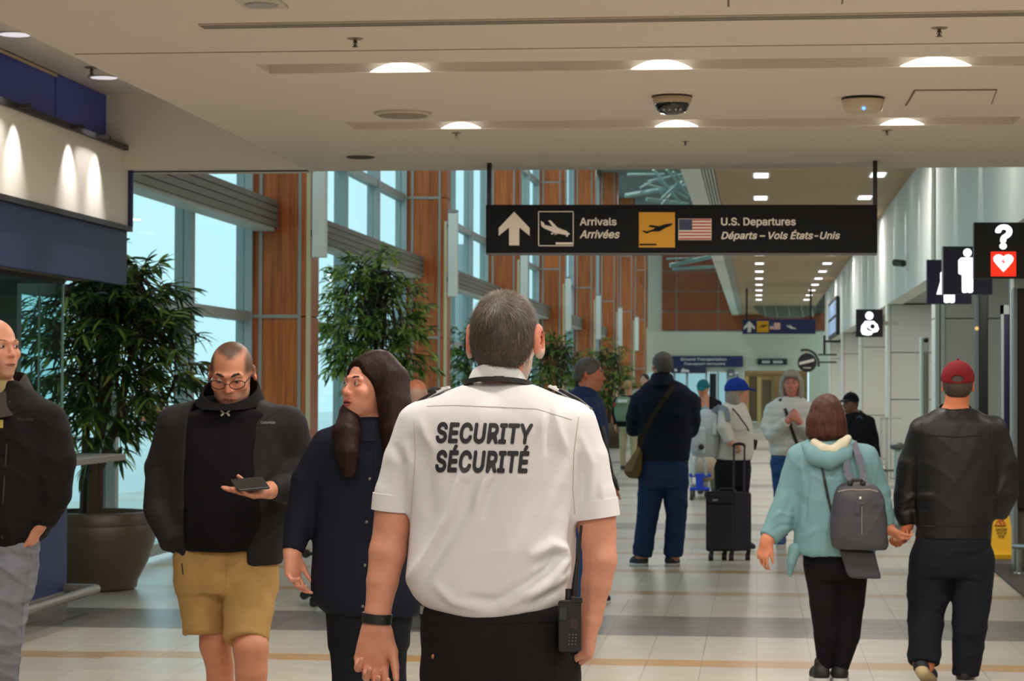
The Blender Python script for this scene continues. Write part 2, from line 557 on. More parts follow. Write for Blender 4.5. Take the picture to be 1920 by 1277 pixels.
def floor_mat(name):
    m = bpy.data.materials.new(name); m.use_nodes = True
    N, L = m.node_tree.nodes, m.node_tree.links
    b = N['Principled BSDF']; b.inputs['Roughness'].default_value = 0.3; b.inputs['Specular IOR Level'].default_value = 0.5
    tc = N.new('ShaderNodeTexCoord'); sp = N.new('ShaderNodeSeparateXYZ'); L.new(tc.outputs['Object'], sp.inputs[0])
    def math_(op, a, bb=None, c=None):
        n = N.new('ShaderNodeMath'); n.operation = op
        for i, v in enumerate((a, bb, c)):
            if v is None: continue
            if isinstance(v, (int, float)): n.inputs[i].default_value = v
            else: L.new(v, n.inputs[i])
        return n.outputs[0]
    X, Y = sp.outputs[0], sp.outputs[1]
    d = math_('FLOORED_MODULO', math_('SUBTRACT', Y, BAND0), MOD)
    band = math_('LESS_THAN', d, 1.24)
    k = math_('FLOORED_MODULO', math_('SUBTRACT', d, 2.84), 2.05)
    strip = math_('MULTIPLY', math_('LESS_THAN', k, 0.31), math_('GREATER_THAN', d, 2.7))
    fx = math_('FRACT', math_('DIVIDE', X, TS)); fy = math_('FRACT', math_('DIVIDE', math_('SUBTRACT', Y, BAND0), TS))
    jx = math_('ADD', math_('LESS_THAN', fx, 0.014), math_('LESS_THAN', fy, 0.014))
    joint = math_('MINIMUM', jx, 1.0)
    n1 = N.new('ShaderNodeTexNoise'); n1.inputs['Scale'].default_value = 1.3; n1.inputs['Detail'].default_value = 6; L.new(tc.outputs['Object'], n1.inputs['Vector'])
    r = N.new('ShaderNodeMapRange'); r.inputs[1].default_value = 0.3; r.inputs[2].default_value = 0.7; r.inputs[3].default_value = 0.92; r.inputs[4].default_value = 1.06
    L.new(n1.outputs[0], r.inputs[0])
    def mix(f, a, bb):
        n = N.new('ShaderNodeMix'); n.data_type = 'RGBA'
        if isinstance(f, float): n.inputs[0].default_value = f
        else: L.new(f, n.inputs[0])
        for i, v in ((6, a), (7, bb)):
            if isinstance(v, tuple): n.inputs[i].default_value = (*v, 1)
            else: L.new(v, n.inputs[i])
        return n.outputs[2]
    c = mix(strip, srgb((188, 182, 170)), srgb((172, 146, 110)))
    c = mix(band, c, srgb((122, 118, 112)))
    c = mix(joint, c, srgb((130, 124, 114)))
    sc = N.new('ShaderNodeVectorMath'); sc.operation = 'SCALE'; L.new(c, sc.inputs[0]); L.new(r.outputs[0], sc.inputs['Scale'])
    L.new(sc.outputs[0], b.inputs['Base Color'])
    return m
flo = MB().box(-9, 9, -9, 101, -0.2, 0).build('floor', floor_mat('floor_tiling'))
tag(flo, kind='structure')
TILEM = [mat('tile_beige', (188, 182, 170), 0.3, var=0.04, vscale=6, rnd=0.04), mat('tile_tan', (180, 146, 102), 0.3, var=0.05, vscale=6, rnd=0.05),
         mat('tile_grey', (122, 118, 112), 0.3, var=0.05, vscale=6, rnd=0.05)]
tile_me = []
for m in TILEM:
    g = 0.0022; e = 0.0012; t = 0.0025; w = TS
    mb = MB().hexa([(g, g, 0.0), (w - g, g, 0.0), (w - g, w - g, 0.0), (g, w - g, 0.0)][::-1], [(g + e, g + e, t), (w - g - e, g + e, t), (w - g - e, w - g - e, t), (g + e, w - g - e, t)][::-1])
    me = bpy.data.meshes.new('tile'); me.from_pydata(mb.V, [], mb.F); me.update(); me.materials.append(m); tile_me.append(me)
n_t = 0
j0 = int(math.floor((12.05 - BAND0) / TS))
for j in range(j0, j0 + 16):
    y = BAND0 + j * TS
    for i in range(int(-3.95 * 1 // TS), 7):
        x = i * TS
        px_left = -1  # tiles across the visible strip of floor
        if n_t >= 300: break
        if x + TS < -3.2 * (y / 12.0) - 0.2 or x > 1.45 * (y / 12.0): continue
        o = bpy.data.objects.new('tile', tile_me[row_kind(y + TS / 2)]); COL.objects.link(o)
        o.parent = flo; o.location = (x, y, 0); n_t += 1

# ---- dropped ceiling over the near hall, with two recessed slots
ZC = 3.05
XE = -3.083          # its left edge
ZP = at(207, 187, 15.6).z          # higher ceiling over the kiosks
SLOTS = []
for pya, pyb, x0, x1 in ((110.5, 129, 490, 2300), (223, 237.5, 657, 1896)):
    ya = atz(1400, pya, ZC).y; yb = atz(1400, pyb, ZC).y
    SLOTS.append((atz(x0, pyb, ZC).x, min(atz(x1, pyb, ZC).x, 6.0), ya, yb))
SLOTS.append((SLOTS[0][0], 6.0, 7.85, 8.18)); SLOTS.append((SLOTS[0][0], 6.0, 5.4, 5.73)); SLOTS.append((SLOTS[0][0], 6.0, 2.9, 3.23)); SLOTS.append((SLOTS[0][0], 6.0, 0.4, 0.73)); SLOTS.append((SLOTS[0][0], 6.0, -2.1, -1.77))
SLOTS.sort(key=lambda s: s[2])
cm = MB()
yy = -9.0
XR = 7.0
for (a, b, c, d) in SLOTS:
    cm.box(XE, XR, yy, c, ZC, ZC + 0.5)
    if a > XE + 0.01: cm.box(XE, a, c, d, ZC, ZC + 0.5)
    if b < XR - 0.01: cm.box(b, XR, c, d, ZC, ZC + 0.5)
    cm.box(a, b, c, d, ZC + 0.16, ZC + 0.5)
    yy = d
YE = 15.6
cm.box(XE, XR, yy, YE - 0.55, ZC, ZC + 0.5)
ceil = cm.build('ceiling', PAINT); tag(ceil, kind='structure')
ZF = at(1300, 317, YE).z           # slightly lower lip along the far edge
lip = MB().hexa([(XE, YE - 0.55, ZC), (XR, YE - 0.55, ZC), (XR, YE - 0.55, ZC + 0.5), (XE, YE - 0.55, ZC + 0.5)], [(XE, YE - 0.35, ZF), (XR, YE - 0.35, ZF), (XR, YE - 0.35, ZC + 0.5), (XE, YE - 0.35, ZC + 0.5)])
lip.box(XE, XR, YE - 0.35, YE, ZF, ZC + 0.5)
tag(lip.build('trim_1', PAINT), kind='structure')
pm = MB().box(-9, XE, -9, YE, ZP, ZP + 0.2).box(-9, XE, YE - 0.25, YE, ZF, ZP)
tag(pm.build('ceiling', WHITE if False else mat('pocket_paint', (232, 226, 214), 0.85)), kind='structure')
tag(MB().box(-9, -5.9, YE, YE + 0.2, 0, ZF).box(-9, XE, YE - 0.1, YE + 0.15, ZF, ZP + 6).box(XE, XR, YE - 0.02, YE + 0.15, ZC + 0.3, ZP + 6).build('wall_front', PAINT), kind='structure')
# shell of the near hall (unseen, keeps the room closed)
tag(MB().box(-9.2, -9, -9, YE, 0, ZP).build('wall_left', PAINT), kind='structure')
tag(MB().box(XR, XR + 0.2, -9, 28, 0, 3.6).build('wall_right', PAINT), kind='structure')
tag(MB().box(-9, XR, -9.2, -9, 0, 3.6).build('wall_back', PAINT), kind='structure')

# shallow joint lines of the plasterboard ceiling
def cline(name, p0, p1, w=0.004, m=None):
    a, b = atz(*p0, ZC), atz(*p1, ZC)
    tag(MB().flat(a - Vector((0, 0, 0.001)), b - Vector((0, 0, 0.001)), w, 0.002, (0, 0, 1)).build(name, m or mat('joint_grey', (150, 136, 116), 0.8)), kind='structure')
cline('trim_2', (140, 101), (1960, 79))
# linear air diffuser
a, b = atz(378, 48, ZC), atz(1990, 22, ZC)
diff = empty('air_diffuser', (a + b) / 2, 'long white slotted linear air diffuser across the near ceiling', 'vent')
tag(MB().flat(a - Vector((0, 0, .003)), b - Vector((0, 0, .003)), 0.055, 0.004, (0, 0, 1)).build('frame', mat('diffuser_white', (196, 186, 170), 0.5), diff))
for off in (-0.026, 0.0, 0.026):
    sv = Vector((0, off * 1.25, -0.0075))
    MB().flat(a + sv, b + sv, 0.0045, 0.001, (0, 0, 1)).build('slot', BLACK, diff)

# downlights in the slots: a glowing shape for the light scallop, and the lamp itself
SCALLOP = mat('scallop_glow', (255, 250, 240), 0.5, emit=(255, 248, 236), estr=4.0)
WARM = (1.0, 0.93, 0.84)
def downlight(px, Y0, Y1, label, r):
    x = atz(px, 722 - 4300 * (ZC - EYE) / Y1, ZC).x if px is not None else r
    return x
DL = [(743, 0, 0.145, 'leftmost lit downlight in the nearer ceiling slot'), (1240, 0, 0.145, 'middle lit downlight in the nearer ceiling slot'), (1752, 0, 0.165, 'rightmost lit downlight in the nearer ceiling slot'),
      (860, 1, 0.118, 'leftmost lit downlight in the farther ceiling slot'), (1268, 1, 0.125, 'middle lit downlight in the farther ceiling slot'), (1690, 1, 0.125, 'rightmost lit downlight in the farther ceiling slot')]
vis = [s for s in SLOTS if s[2] > 9]
for px, si, r, lab in DL:
    a, b, c, d = vis[si]
    p = atz(px, 129 if si == 0 else 237.5, ZC)
    dl = empty('downlight', (p.x, d - 0.01, ZC + 0.16), lab, 'ceiling light', group='downlights in the ceiling slots')
    ht = (0.044 if si == 0 else 0.036)
    rings = []
    for i in range(9):                                   # glowing shell standing in for the light scallop on the far slot wall
        x = p.x + r * (-1 + i / 4)
        z = ht * (1 - (-1 + i / 4) ** 2)
        rings.append([Vector((x, d - 0.012 - .05 * math.cos(t) * (z / ht + .05), ZC + 0.002 + z * math.sin(t))) for t in [math.pi / 2 * k / 6 for k in range(7)]])
    mb = MB(); mb.rings(rings, close=False)
    mb.build('lens', SCALLOP, dl, smooth=True)
    MB().box(p.x - r * 0.8, p.x + r * 0.8, c + 0.03, d - 0.02, ZC + 0.12, ZC + 0.16).build('housing', mat('housing_white', (220, 214, 205), 0.5), dl)
    lamp('downlight_lamp', 'AREA', (p.x, (c + d) / 2 - 0.02, ZC + 0.004), 22, WARM, 0.22, parent=dl)
for s in SLOTS:
    if s[2] > 9: continue
    for x in (-2.35, -1.1, 0.15, 1.4, 2.65):
        lamp('ceiling_lamp', 'AREA', (x, (s[2] + s[3]) / 2, ZC + 0.02), 21, WARM, 0.22)
for s in SLOTS:
    for x in (2.7, 4.2):
        if s[2] > 9: lamp('ceiling_lamp', 'AREA', (x, s[2] + .15, ZC - 0.05), 15, WARM, 0.22)
# pot lights of the higher ceiling on the left
for px, py, lab in ((28, 63, 'round recessed pot light at the left edge of the upper ceiling'), (195, 144, 'round recessed pot light beside the small sprinkler on the upper ceiling')):
    p = atz(px, py, ZP)
    pl = empty('pot_light', p, lab, 'ceiling light')
    r = 0.5 * (66 if px < 100 else 56) * p.y / 4300
    MB().lathe(p, [(r * 1.12, 0.0), (r * 1.12, -0.008), (r, -0.008), (r * 0.98, 0.05), (r * .5, 0.06)], 28).build('trim_ring', mat('pot_ring', (200, 196, 190), 0.3, metal=0.4), pl, smooth=True)
    MB().lathe(p + Vector((0, 0, -0.002)), [(r * .93, 0.0), (r * 0.9, -0.006)], 24).build('lens', mat('pot_glow', (240, 238, 240), 0.4, emit=(235, 232, 238), estr=0.75), pl)
    lamp('pot_lamp', 'SPOT', p - Vector((0, 0, 0.03)), 55, (1, .95, .9), 0.06, spot=math.radians(70), blend=.6, parent=pl)

for y in (7.6, 6.4, 5.2, 2.6):  # unseen fill lamps added to brighten the kiosk sign panel
    lamp('pot_lamp', 'AREA', (-3.35, y + 3.4, ZP - .03), 16, (1, .95, .9), .16)
# sprinklers, speakers, smoke detector, dome camera, access point, hatch
CHROME = mat('sprinkler_brass', (92, 80, 64), 0.35, metal=0.7)
def sprinkler(px, py, z, sc, lab):
    p = atz(px, py, z)
    s = empty('sprinkler', p, lab, 'sprinkler', group='ceiling sprinkler heads')
    k = sc * p.y / 4300
    MB().lathe(p, [(16 * k, 0), (16 * k, -0.8 * k), (12 * k, -2.5 * k), (7 * k, -3 * k)], 20).build('escutcheon', mat('escutcheon', (150, 140, 124), 0.3, metal=0.5), s, smooth=True)
    MB().lathe(p, [(3 * k, -2 * k), (3.5 * k, -8 * k), (2 * k, -9 * k), (2 * k, -15 * k)], 12).build('body', CHROME, s)
    mb = MB(); mb.lathe(p, [(1.5 * k, -15 * k), (6 * k, -15.5 * k), (6 * k, -16.5 * k), (1, -16.5 * k)][:3], 14); mb.build('deflector', CHROME, s)
    for sg in (-1, 1):
        MB().tube([p + Vector((sg * 3 * k, 0, -6 * k)), p + Vector((sg * 4.5 * k, 0, -10 * k)), p + Vector((sg * 1.5 * k, 0, -15 * k))], 0.7 * k, 6).build('arm', CHROME, s)
for a_ in ((666, 72, ZC, 1.0, 'sprinkler head on the near ceiling above and left of the first downlight'), (1761, 52, ZC, 1.0, 'sprinkler head on the near ceiling above the right downlight'),
           (856, 249, ZC, .62, 'sprinkler head just below the left downlight of the farther slot'), (1663, 244, ZC, .66, 'sprinkler head just below the right downlight of the farther slot'),
           (1285, 265, ZC, .45, 'tiny sprinkler head in front of the hanging sign centre'), (172, 126, ZP, .9, 'sprinkler head on the upper ceiling at left beside a pot light')):
    sprinkler(*a_)
def disc_speaker(px, py, rpx, lab, mm, squish=0.014):
    p = atz(px, py, ZC); r = rpx * p.y / 4300
    s = empty('ceiling_speaker', p, lab, 'speaker')
    MB().lathe(p, [(r, 0), (r, -squish), (r * .9, -squish * 1.3)], 32).build('ring', mm, s, smooth=True)
    MB().lathe(p, [(r * .88, -squish), (r * .86, -squish * 1.5), (r * .3, -squish * 1.8)], 32).build('grille', mat(mm.name + '_grille', (150, 142, 126) if 'dark' not in mm.name else (60, 54, 46), 0.7, bump=0.4, bscale=300), s)
disc_speaker(756, 211, 55, 'round white ceiling speaker between the two ceiling slots', mat('speaker_white', (205, 196, 180), 0.5))
disc_speaker(676, 294, 27, 'small dark round speaker near the far edge of the ceiling', mat('speaker_dark', (84, 74, 62), 0.6), 0.006)
p = atz(490, 3, ZC)
spq = empty('ceiling_speaker', p, 'square framed round ceiling speaker cut by the top of the photo', 'speaker')
k = p.y / 4300
MB().box(p.x - 42 * k, p.x + 42 * k, p.y - .11, p.y + .11, ZC - 0.012, ZC).build('plate', mat('speaker_plate', (196, 190, 178), .5), spq, bevel=.003)
MB().lathe(p - Vector((0, 0, 0.012)), [(32 * k, 0), (31 * k, -0.006), (10 * k, -.007)], 28).build('grille', mat('speaker_grille', (165, 165, 158), .6, bump=.4, bscale=300), spq)
p = atz(1260, 180, ZC); k = p.y / 4300
dc = empty('dome_camera', p, 'white and black dome security camera on the ceiling', 'camera')
MB().lathe(p, [(37 * k, 0), (37 * k, -3 * k), (35 * k, -14 * k), (32 * k, -15 * k)], 32).build('housing', mat('cam_white', (176, 158, 132), .5), dc, smooth=True)
MB().lathe(p, [(38 * k, -0.5 * k), (38.5 * k, -3 * k), (37 * k, -3.2 * k)], 32).build('seal', BLACK, dc, smooth=True)
MB().lathe(p, [(33 * k, -14 * k), (33 * k, -18 * k), (29 * k, -26 * k), (22 * k, -32 * k), (10 * k, -35 * k)], 32).build('dome', mat('dome_black', (14, 14, 16), .1, coat=.5), dc, smooth=True)
for sg in (-14, -4, 8, 16):
    MB().ball(p + Vector((sg * k, -24 * k, -28 * k)), 3.2 * k, 10, 6).build('lens', mat('lens_glass', (150, 150, 150), .15, metal=.8), dc, smooth=True)
p = atz(1618, 183, ZC); k = p.y / 4300
ap = empty('access_point', p, 'rounded white wireless access point with a tiny blue light', 'access point')
MB().lathe(p, [(34 * k, 0), (40 * k, -2 * k), (40 * k, -5 * k)], 28).build('mount', BLACK, ap, smooth=True)
MB().lathe(p, [(40 * k, -5 * k), (38 * k, -16 * k), (34 * k, -26 * k), (26 * k, -28 * k)], 28).build('case', mat('ap_white', (196, 180, 156), .45), ap, smooth=True)
MB().ball(p + Vector((0, -35 * k, -24 * k)), 3.2 * k, 8, 6).build('indicator', mat('blue_led', (60, 120, 255), .4, emit=(70, 130, 255), estr=4), ap)
def hatch(name, pts, lab):
    P = [atz(x, y, ZC) for x, y in pts]
    h = empty(name, sum(P, Vector()) / 4, lab, 'hatch')
    c = sum(P, Vector()) / 4
    z = Vector((0, 0, -.001))
    MB().hexa([p + z for p in P], [p + Vector((0, 0, -.003)) + z for p in P]).build('gap', mat('hatch_gap', (112, 98, 80), .8), h)
    MB().hexa([c + (p - c) * .965 + Vector((0, 0, -.003)) for p in P], [c + (p - c) * .965 + Vector((0, 0, -.008)) for p in P]).build('panel', PAINT, h)
hatch('ceiling_hatch', [(1697, 197), (1714, 168), (1870, 167), (1860, 194)], 'square ceiling access hatch right of the access point')
hatch('ceiling_hatch', [(1364, -12), (1364, 11), (1580, 6), (1585, -16)], 'ceiling access hatch cut by the top edge of the photo')
# ------------------------------------------------------------------ kiosk on the left
YK = 15.45
XS = at(240, 360, YK).x                       # plane of the kiosk front
def zk(py, px=240): return at(px, py, YK).z
xb = at(207, 200, YK).x
kio = empty('kiosk', (XS - .6, YK - 2, 0), 'navy shop kiosk with lit white sign panel at the left edge', 'kiosk')
y0k = 8.6
for (ya, yb) in ((y0k, at(104, 200, YK).y), ):
    pass
yj = atx(104, 200, xb).y
KBLUE_LIT = mat('kiosk_lit_blue', (50, 72, 176), .45, var=.04, vscale=3)  # navy with the lamp glow put into the colour as a brighter blue
DKF = mat('dark_frame', (34, 34, 40), .5)
MB().box(xb - 1.6, xb, y0k, yj - .012, zk(262) - .1, ZP - .005).build('upper_panel', KBLUE_LIT, kio)
MB().box(xb - 1.6, xb, yj + .012, YE - .255, zk(262) - .1, ZP - .005).build('upper_panel', KBLUE_LIT, kio)
MB().box(xb - .02, xb + .012, y0k, yj, ZP - .03, ZP - .012).build('edge_strip', mat('cream_strip', (200, 180, 150), .5), kio)
MB().box(XS - .5, XS, y0k, YK, zk(425), zk(285)).build('sign_panel', mat('sign_cream', (244, 238, 228), .55), kio)
for z0, z1 in ((zk(285), zk(285) + .035), (zk(425) - .035, zk(425))):
    MB().box(XS - .5, XS + .03, y0k, YK + .02, z0, z1).build('sign_frame', DKF, kio)
MB().box(XS - .5, XS + .03, YK, YK + .03, zk(425), zk(285)).build('sign_frame', mat('navy_edge', (44, 40, 92), .5), kio)
MB().box(XS - .06, XS - .005, y0k, YK, zk(535), zk(425) - .035).build('fascia', mat('fascia_navy', (36, 50, 92), .55), kio)
MB().box(XS - 1.4, XS - .06, y0k, YK - .02, zk(535) + .03, zk(535) + .08).build('soffit', mat('soffit_grey', (120, 106, 92), .7), kio)
MB().box(XS - 1.4, XS - .35, y0k, YK - .3, zk(535), zk(535) + .03).build('soffit_track', DKF, kio)
xg = at(117, 600, YK - .15).x
for i, (xa, xbb) in enumerate(((xg - .16, xg), (xg - .80, xg - .165), (xg - 1.5, xg - .81))):
    MB().box(xa, xbb, YK - .16, YK - .145, 1.12, zk(535) + .005).build('glass_pane', PANEGLASS, kio)
MB().box(xg - .004, xg + .008, YK - .165, YK - .14, 1.12, zk(535)).build('glass_edge', mat('glass_edge', (120, 170, 160), .2), kio)
MB().box(xg - .165, xg - .158, YK - .17, YK - .138, 1.12, zk(535)).build('glass_edge', mat('glass_edge'), kio)
for px in (43, 100):
    c = at(px, 523, YK - .15)
    MB().box(c.x - .035, c.x + .035, YK - .2, YK - .12, c.z - .03, c.z + .04).build('glass_clamp', mat('clamp_blue', (34, 34, 120), .4), kio)
zc = at(235, 856, YK).z
MB().box(XS - 1.5, XS, y0k, YK, zc - .025, zc + .02).build('counter', mat('counter_grey', (128, 126, 124), .4), kio, bevel=.006)
xk = at(125, 1100, YK).x
MB().box(xk - 1.2, xk, y0k, YK, .14, zc - .025).build('counter_front', mat('counter_navy', (42, 56, 104), .5, var=.03), kio)
MB().box(xk - 1.2, xk + .004, y0k, YK + .003, 0.0, .14).build('plinth', mat('plinth_grey', (132, 132, 128), .5), kio)
rl = at(178, 1105, YK - .1)
MB().tube([(xk - .02, YK - .05, rl.z), (rl.x - .06, YK - .05, rl.z), (rl.x, YK - .07, rl.z), (rl.x, YK - .15, rl.z), (rl.x, y0k, rl.z)], .032, 12).build('bumper_rail', mat('rail_steel', (150, 146, 138), .35, metal=.6), kio, smooth=True)
for px in (25, 128, 178):
    p = atx(px, 245 if px > 100 else 215, XS)
    yy = atx(px, 300, XS).y
    lamp('sign_spot', 'SPOT', (XS + .15, yy, zk(285) + .03), 20, (1, .96, .92), .012, (0, math.radians(20), 0), math.radians(64), 1.0, parent=kio)
    MB().box(XS + .03, XS + .1, yy - .02, yy + .02, zk(285) + .005, zk(285) + .03).build('spot_housing', DKF, kio)

# ------------------------------------------------------------------ left side: wood piers and glazing
XP, XW = -4.6, -5.27
PY = [23.3 + 10.45 * i for i in range(8)]
ZR = 8.6
wl = empty('wall_left', (XW, 20, 0), kind='structure')
def pier(Y):
    p = empty('pier', (XP - .34, Y, 0), parent=wl)
    x0, x1 = XW - .02, XP
    zs = [0, 2.27, 4.35, 6.43, ZR]
    xs = [x0, x0 + .18, x1 - .10, x1]
    core = MB().box(x0 + .02, x1 - .02, Y + .03, Y + .52, 0, ZR).build('core', mat('pier_core', (70, 40, 26), .6), p)
    for i in range(4):
        for j in range(3):
            g = .006
            MB().box(xs[j] + g, xs[j + 1] - g, Y, Y + .03, zs[i] + g, zs[i + 1] - g).build('panel', WOOD, p)
        MB().box(x1 - .02, x1, Y + .032, Y + .52, zs[i] + .006, zs[i + 1] - .006).build('panel', WOOD, p)
    for x in xs[1:3]:
        MB().box(x - .017, x + .017, Y - .012, Y + .002, 0, ZR).build('joint_strip', TRIM, p)
    for z in zs[1:4]:
        MB().box(x0, x1 - .1, Y - .0135, Y + .001, z - .018, z + .018).build('joint_strip', TRIM, p)
    MB().box(x1 - .03, x1 + .012, Y - .01, Y + .03, 1.1, 4.0).build('corner_bead', mat('corner_cream', (214, 200, 160), .5), p)
for Y in PY: pier(Y)

def glazing(n, y0, y1, detail=True):
    w = empty('window_%d' % n, (XW, (y0 + y1) / 2, 0), kind='structure')
    k = max(1, round((y1 - y0) / 2.6))
    ys = [y0 + (y1 - y0) * i / k for i in range(k + 1)]
    zs = [.12, 2.27, 3.32, 4.35, 6.43, ZR - .1]
    for y in ys:
        MB().box(XW - .09, XW + .08, y - .05, y + .05, 0, ZR).build('mullion', FRAME, w)
    for z in zs:
        MB().box(XW - .07, XW + .06, y0, y1, z - .05, z + .05).build('transom', FRAME, w)
    for i in range(k):
        for j in range(len(zs) - 1):
            MB().box(XW - .012, XW, ys[i] + .05, ys[i + 1] - .05, zs[j] + .05, zs[j + 1] - .05).build('pane', WINGLASS, w)
glazing(1, 15.75, PY[0])
for i in range(7): glazing(i + 2, PY[i] + .52, PY[i + 1])

LOUV = [mat('louvre_grey', (116, 110, 102), .55), mat('louvre_light', (196, 198, 194), .5)]
names_l = ['left of the first wood pier', 'between the first and second wood piers', 'between the second and third wood piers', 'between the third and fourth wood piers', 'between the fourth and fifth wood piers', 'farthest in the row']
def louvre(y0, y1, where):
    t = empty('louvre_box', (-5.08, (y0 + y1) / 2, 3.32), 'grey slatted sunshade box %s' % where, 'louvre')
    xa, xb_ = XW + .1, -4.93
    z0, z1 = 3.18, 3.47
    MB().box(xa, xb_ - .012, y0, y1, z0 + .01, z1 - .005).build('core', LOUV[0], t)
    n = 4
    for i in range(n):
        a = z0 + (z1 - z0) * i / n
        MB().box(xb_ - .012, xb_, y0, y1 - .005, a + .007, a + (z1 - z0) / n - .007).build('slat', LOUV[0], t)
    MB().box(xa, xb_, y1 - .004, y1 + .012, z0, z1).build('end_cap', LOUV[0], t)
    MB().box(xa, xb_ - .03, y0, y1, z0 - .03, z0 + .01).build('underside', LOUV[1], t)
louvre(15.8, PY[0] - .03, names_l[0])
for i in range(5): louvre(PY[i] + .56, PY[i + 1] - .03, names_l[i + 1])

FIN = mat('fin_white', (236, 236, 230), .5)
ords = ['first', 'second', 'third', 'fourth', 'fifth', 'sixth', 'seventh']
for i, Y in enumerate(PY[:7]):
    t = empty('wall_light', (XP + .05, Y + .2, 2.9), 'tall white vertical wall light on the %s wood pier' % ords[i], 'wall light')
    MB().box(XP + .03, XP + .17, Y - .02, Y + .10, 2.88, 4.12).build('diffuser', FIN, t, bevel=.008)
    MB().box(XP + .03, XP + .17, Y - .02, Y + .10, 4.13, 4.17).build('end_cap', TRIM, t)
    for z in (3.1, 3.9):
        MB().box(XP + .011, XP + .04, Y + .01, Y + .07, z, z + .06).build('bracket', BLACK, t)

# outside: pavement, kerb, a low building, columns of the canopy
tag(MB().box(-70, XW - .12, 5, 130, -.25, -.02).build('ground', mat('pavement', (226, 228, 226), .6, var=.06, vscale=.8)), kind='structure')
ob = empty('building', (-48, 60, 0), 'pale low building seen beyond the glazing', 'building')
MB().box(-52, -44, 20, 125, -.02, 5.5).build('wall', mat('ext_wall', (170, 182, 186), .8), ob)
for i in range(20):
    MB().box(-44, -43.9, 22 + i * 5, 24.6 + i * 5, 1.2, 3.0).build('window', mat('ext_window', (96, 118, 128), .3), ob)
for i in range(3):
    y = 19.5 + i * 26
    c = empty('canopy_column', (-9.4, y, 0), 'grey canopy column outside the glazing', 'column', group='canopy columns outside')
    MB().lathe((-9.4, y, -.02), [(.28, 0), (.28, 6)], 20).build('shaft', mat('ext_column', (196, 208, 212), .5), c, smooth=True)
    MB().lathe((-9.4, y, -.02), [(.38, 0), (.38, .3), (.28, .32)], 20).build('base', mat('ext_column'), c)
for px, py in ((273, 742), (300, 742)):
    p = at(px, 738, 92); p.z = 0
    b = empty('traffic_barrel', p, 'orange traffic marker outside seen through the tree', 'barrel', group='traffic markers outside')
    MB().lathe(p, [(.22, 0), (.2, .35), (.17, .7), (.12, 1.0)], 16).build('shell', mat('orange', (236, 120, 70), .5), b, smooth=True)
    MB().lathe(p, [(.3, 0), (.3, .06)], 16).build('foot', BLACK, b)

# ------------------------------------------------------------------ right side: portal wall
XRW, ZSF, ZCL = 2.2, 2.97, 4.62
wr = empty('wall_right', (XRW, 30, 0), kind='structure')
CY = [18.3, 28.9, 39.5, 50.0, 60.5, 71.0]
for i in range(len(CY)):
    y0 = CY[i]; y1 = CY[i + 1] if i + 1 < len(CY) else 75.5
    if i == 0: y0 = 15.75
    MB().box(XRW, XRW + .25, y0 + .03, y1 - .03, ZSF, ZCL).build('fascia_panel', WHITE, wr)
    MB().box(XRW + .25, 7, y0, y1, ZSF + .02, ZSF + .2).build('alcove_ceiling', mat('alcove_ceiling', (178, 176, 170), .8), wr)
    MB().box(XRW + .02, XRW + .2, y1 - .03, y1 + .03, ZSF, ZCL).build('joint', mat('joint_dark', (120, 122, 116), .7), wr)
for i, Y in enumerate(CY[1:]):
    c = empty('column', (XRW + .5, Y, 0), parent=wr)
    zs = [0, .95, 2.42, ZSF] if i != 1 else [0, 1.35, 2.15, ZSF]
    MB().box(XRW + .03, 3.7, Y + .03, Y + .62, 0, ZSF).build('core', mat('joint_dark'), c)
    for a, b in zip(zs, zs[1:]):
        MB().box(XRW + (.12 if i == 0 else .06), 3.7, Y, Y + .03, a + .008, b - .008).build('panel', PALE, c)
        MB().box(XRW, XRW + .03, Y + .02, Y + .62, a + .008, b - .008).build('panel', WHITE, c)
    MB().box(XRW, XRW + .05, Y - .015, Y + .03, 0, ZSF).build('edge_strip', WHITE, c)
    if i == 0: MB().box(XRW + .065, XRW + .115, Y - .012, Y + .03, 0, ZSF).build('edge_strip', WHITE, c)
for y in (CY[1] - .05, ):
    tb = MB().bar((XRW - .03, y, ZSF), (XRW - .03, y, ZCL), .03).build('pipe', WHITE, wr, smooth=True)
for i in range(len(CY)):
    y0 = (CY[i] if i else 15.75) + .1; y1 = CY[i + 1] if i + 1 < len(CY) else 75.5
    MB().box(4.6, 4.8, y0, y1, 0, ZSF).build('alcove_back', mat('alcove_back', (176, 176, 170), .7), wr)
for i in range(17):                                  # small washers along the top of the fascia
    y = 20.2 + i * 2.9
    lamp('wall_washer', 'SPOT', (XRW - .16, y, ZCL - .05), 42, (1, .93, .85), .03, (0, math.radians(-7), 0), math.radians(30), .6, parent=wr)
for i in range(len(CY)):
    lamp('alcove_lamp', 'AREA', (3.2, (CY[i] if i else 15.75) + 4.5, ZSF - .02), 55, (1, .95, .88), .5, parent=wr)
    lamp('alcove_lamp', 'AREA', (2.8, (CY[i] if i else 15.75) + 8.3, ZSF - .02), 30, (1, .95, .88), .4, parent=wr)
cams = empty('bullet_camera', at(1687, 492, 33) , 'small dark security camera on the white wall above the passage', 'camera')
p = atx(1687, 492, XRW - .12)
MB().box(XRW - .03, XRW, p.y - .09, p.y + .09, p.z - .1, p.z + .1).build('base_plate', WHITE, cams)
MB().bar(p + Vector((-.06, .1, .0)), p + Vector((.05, -.1, -.02)), .055, .05, 12).build('body', mat('cam_dark', (40, 44, 46), .4), cams)

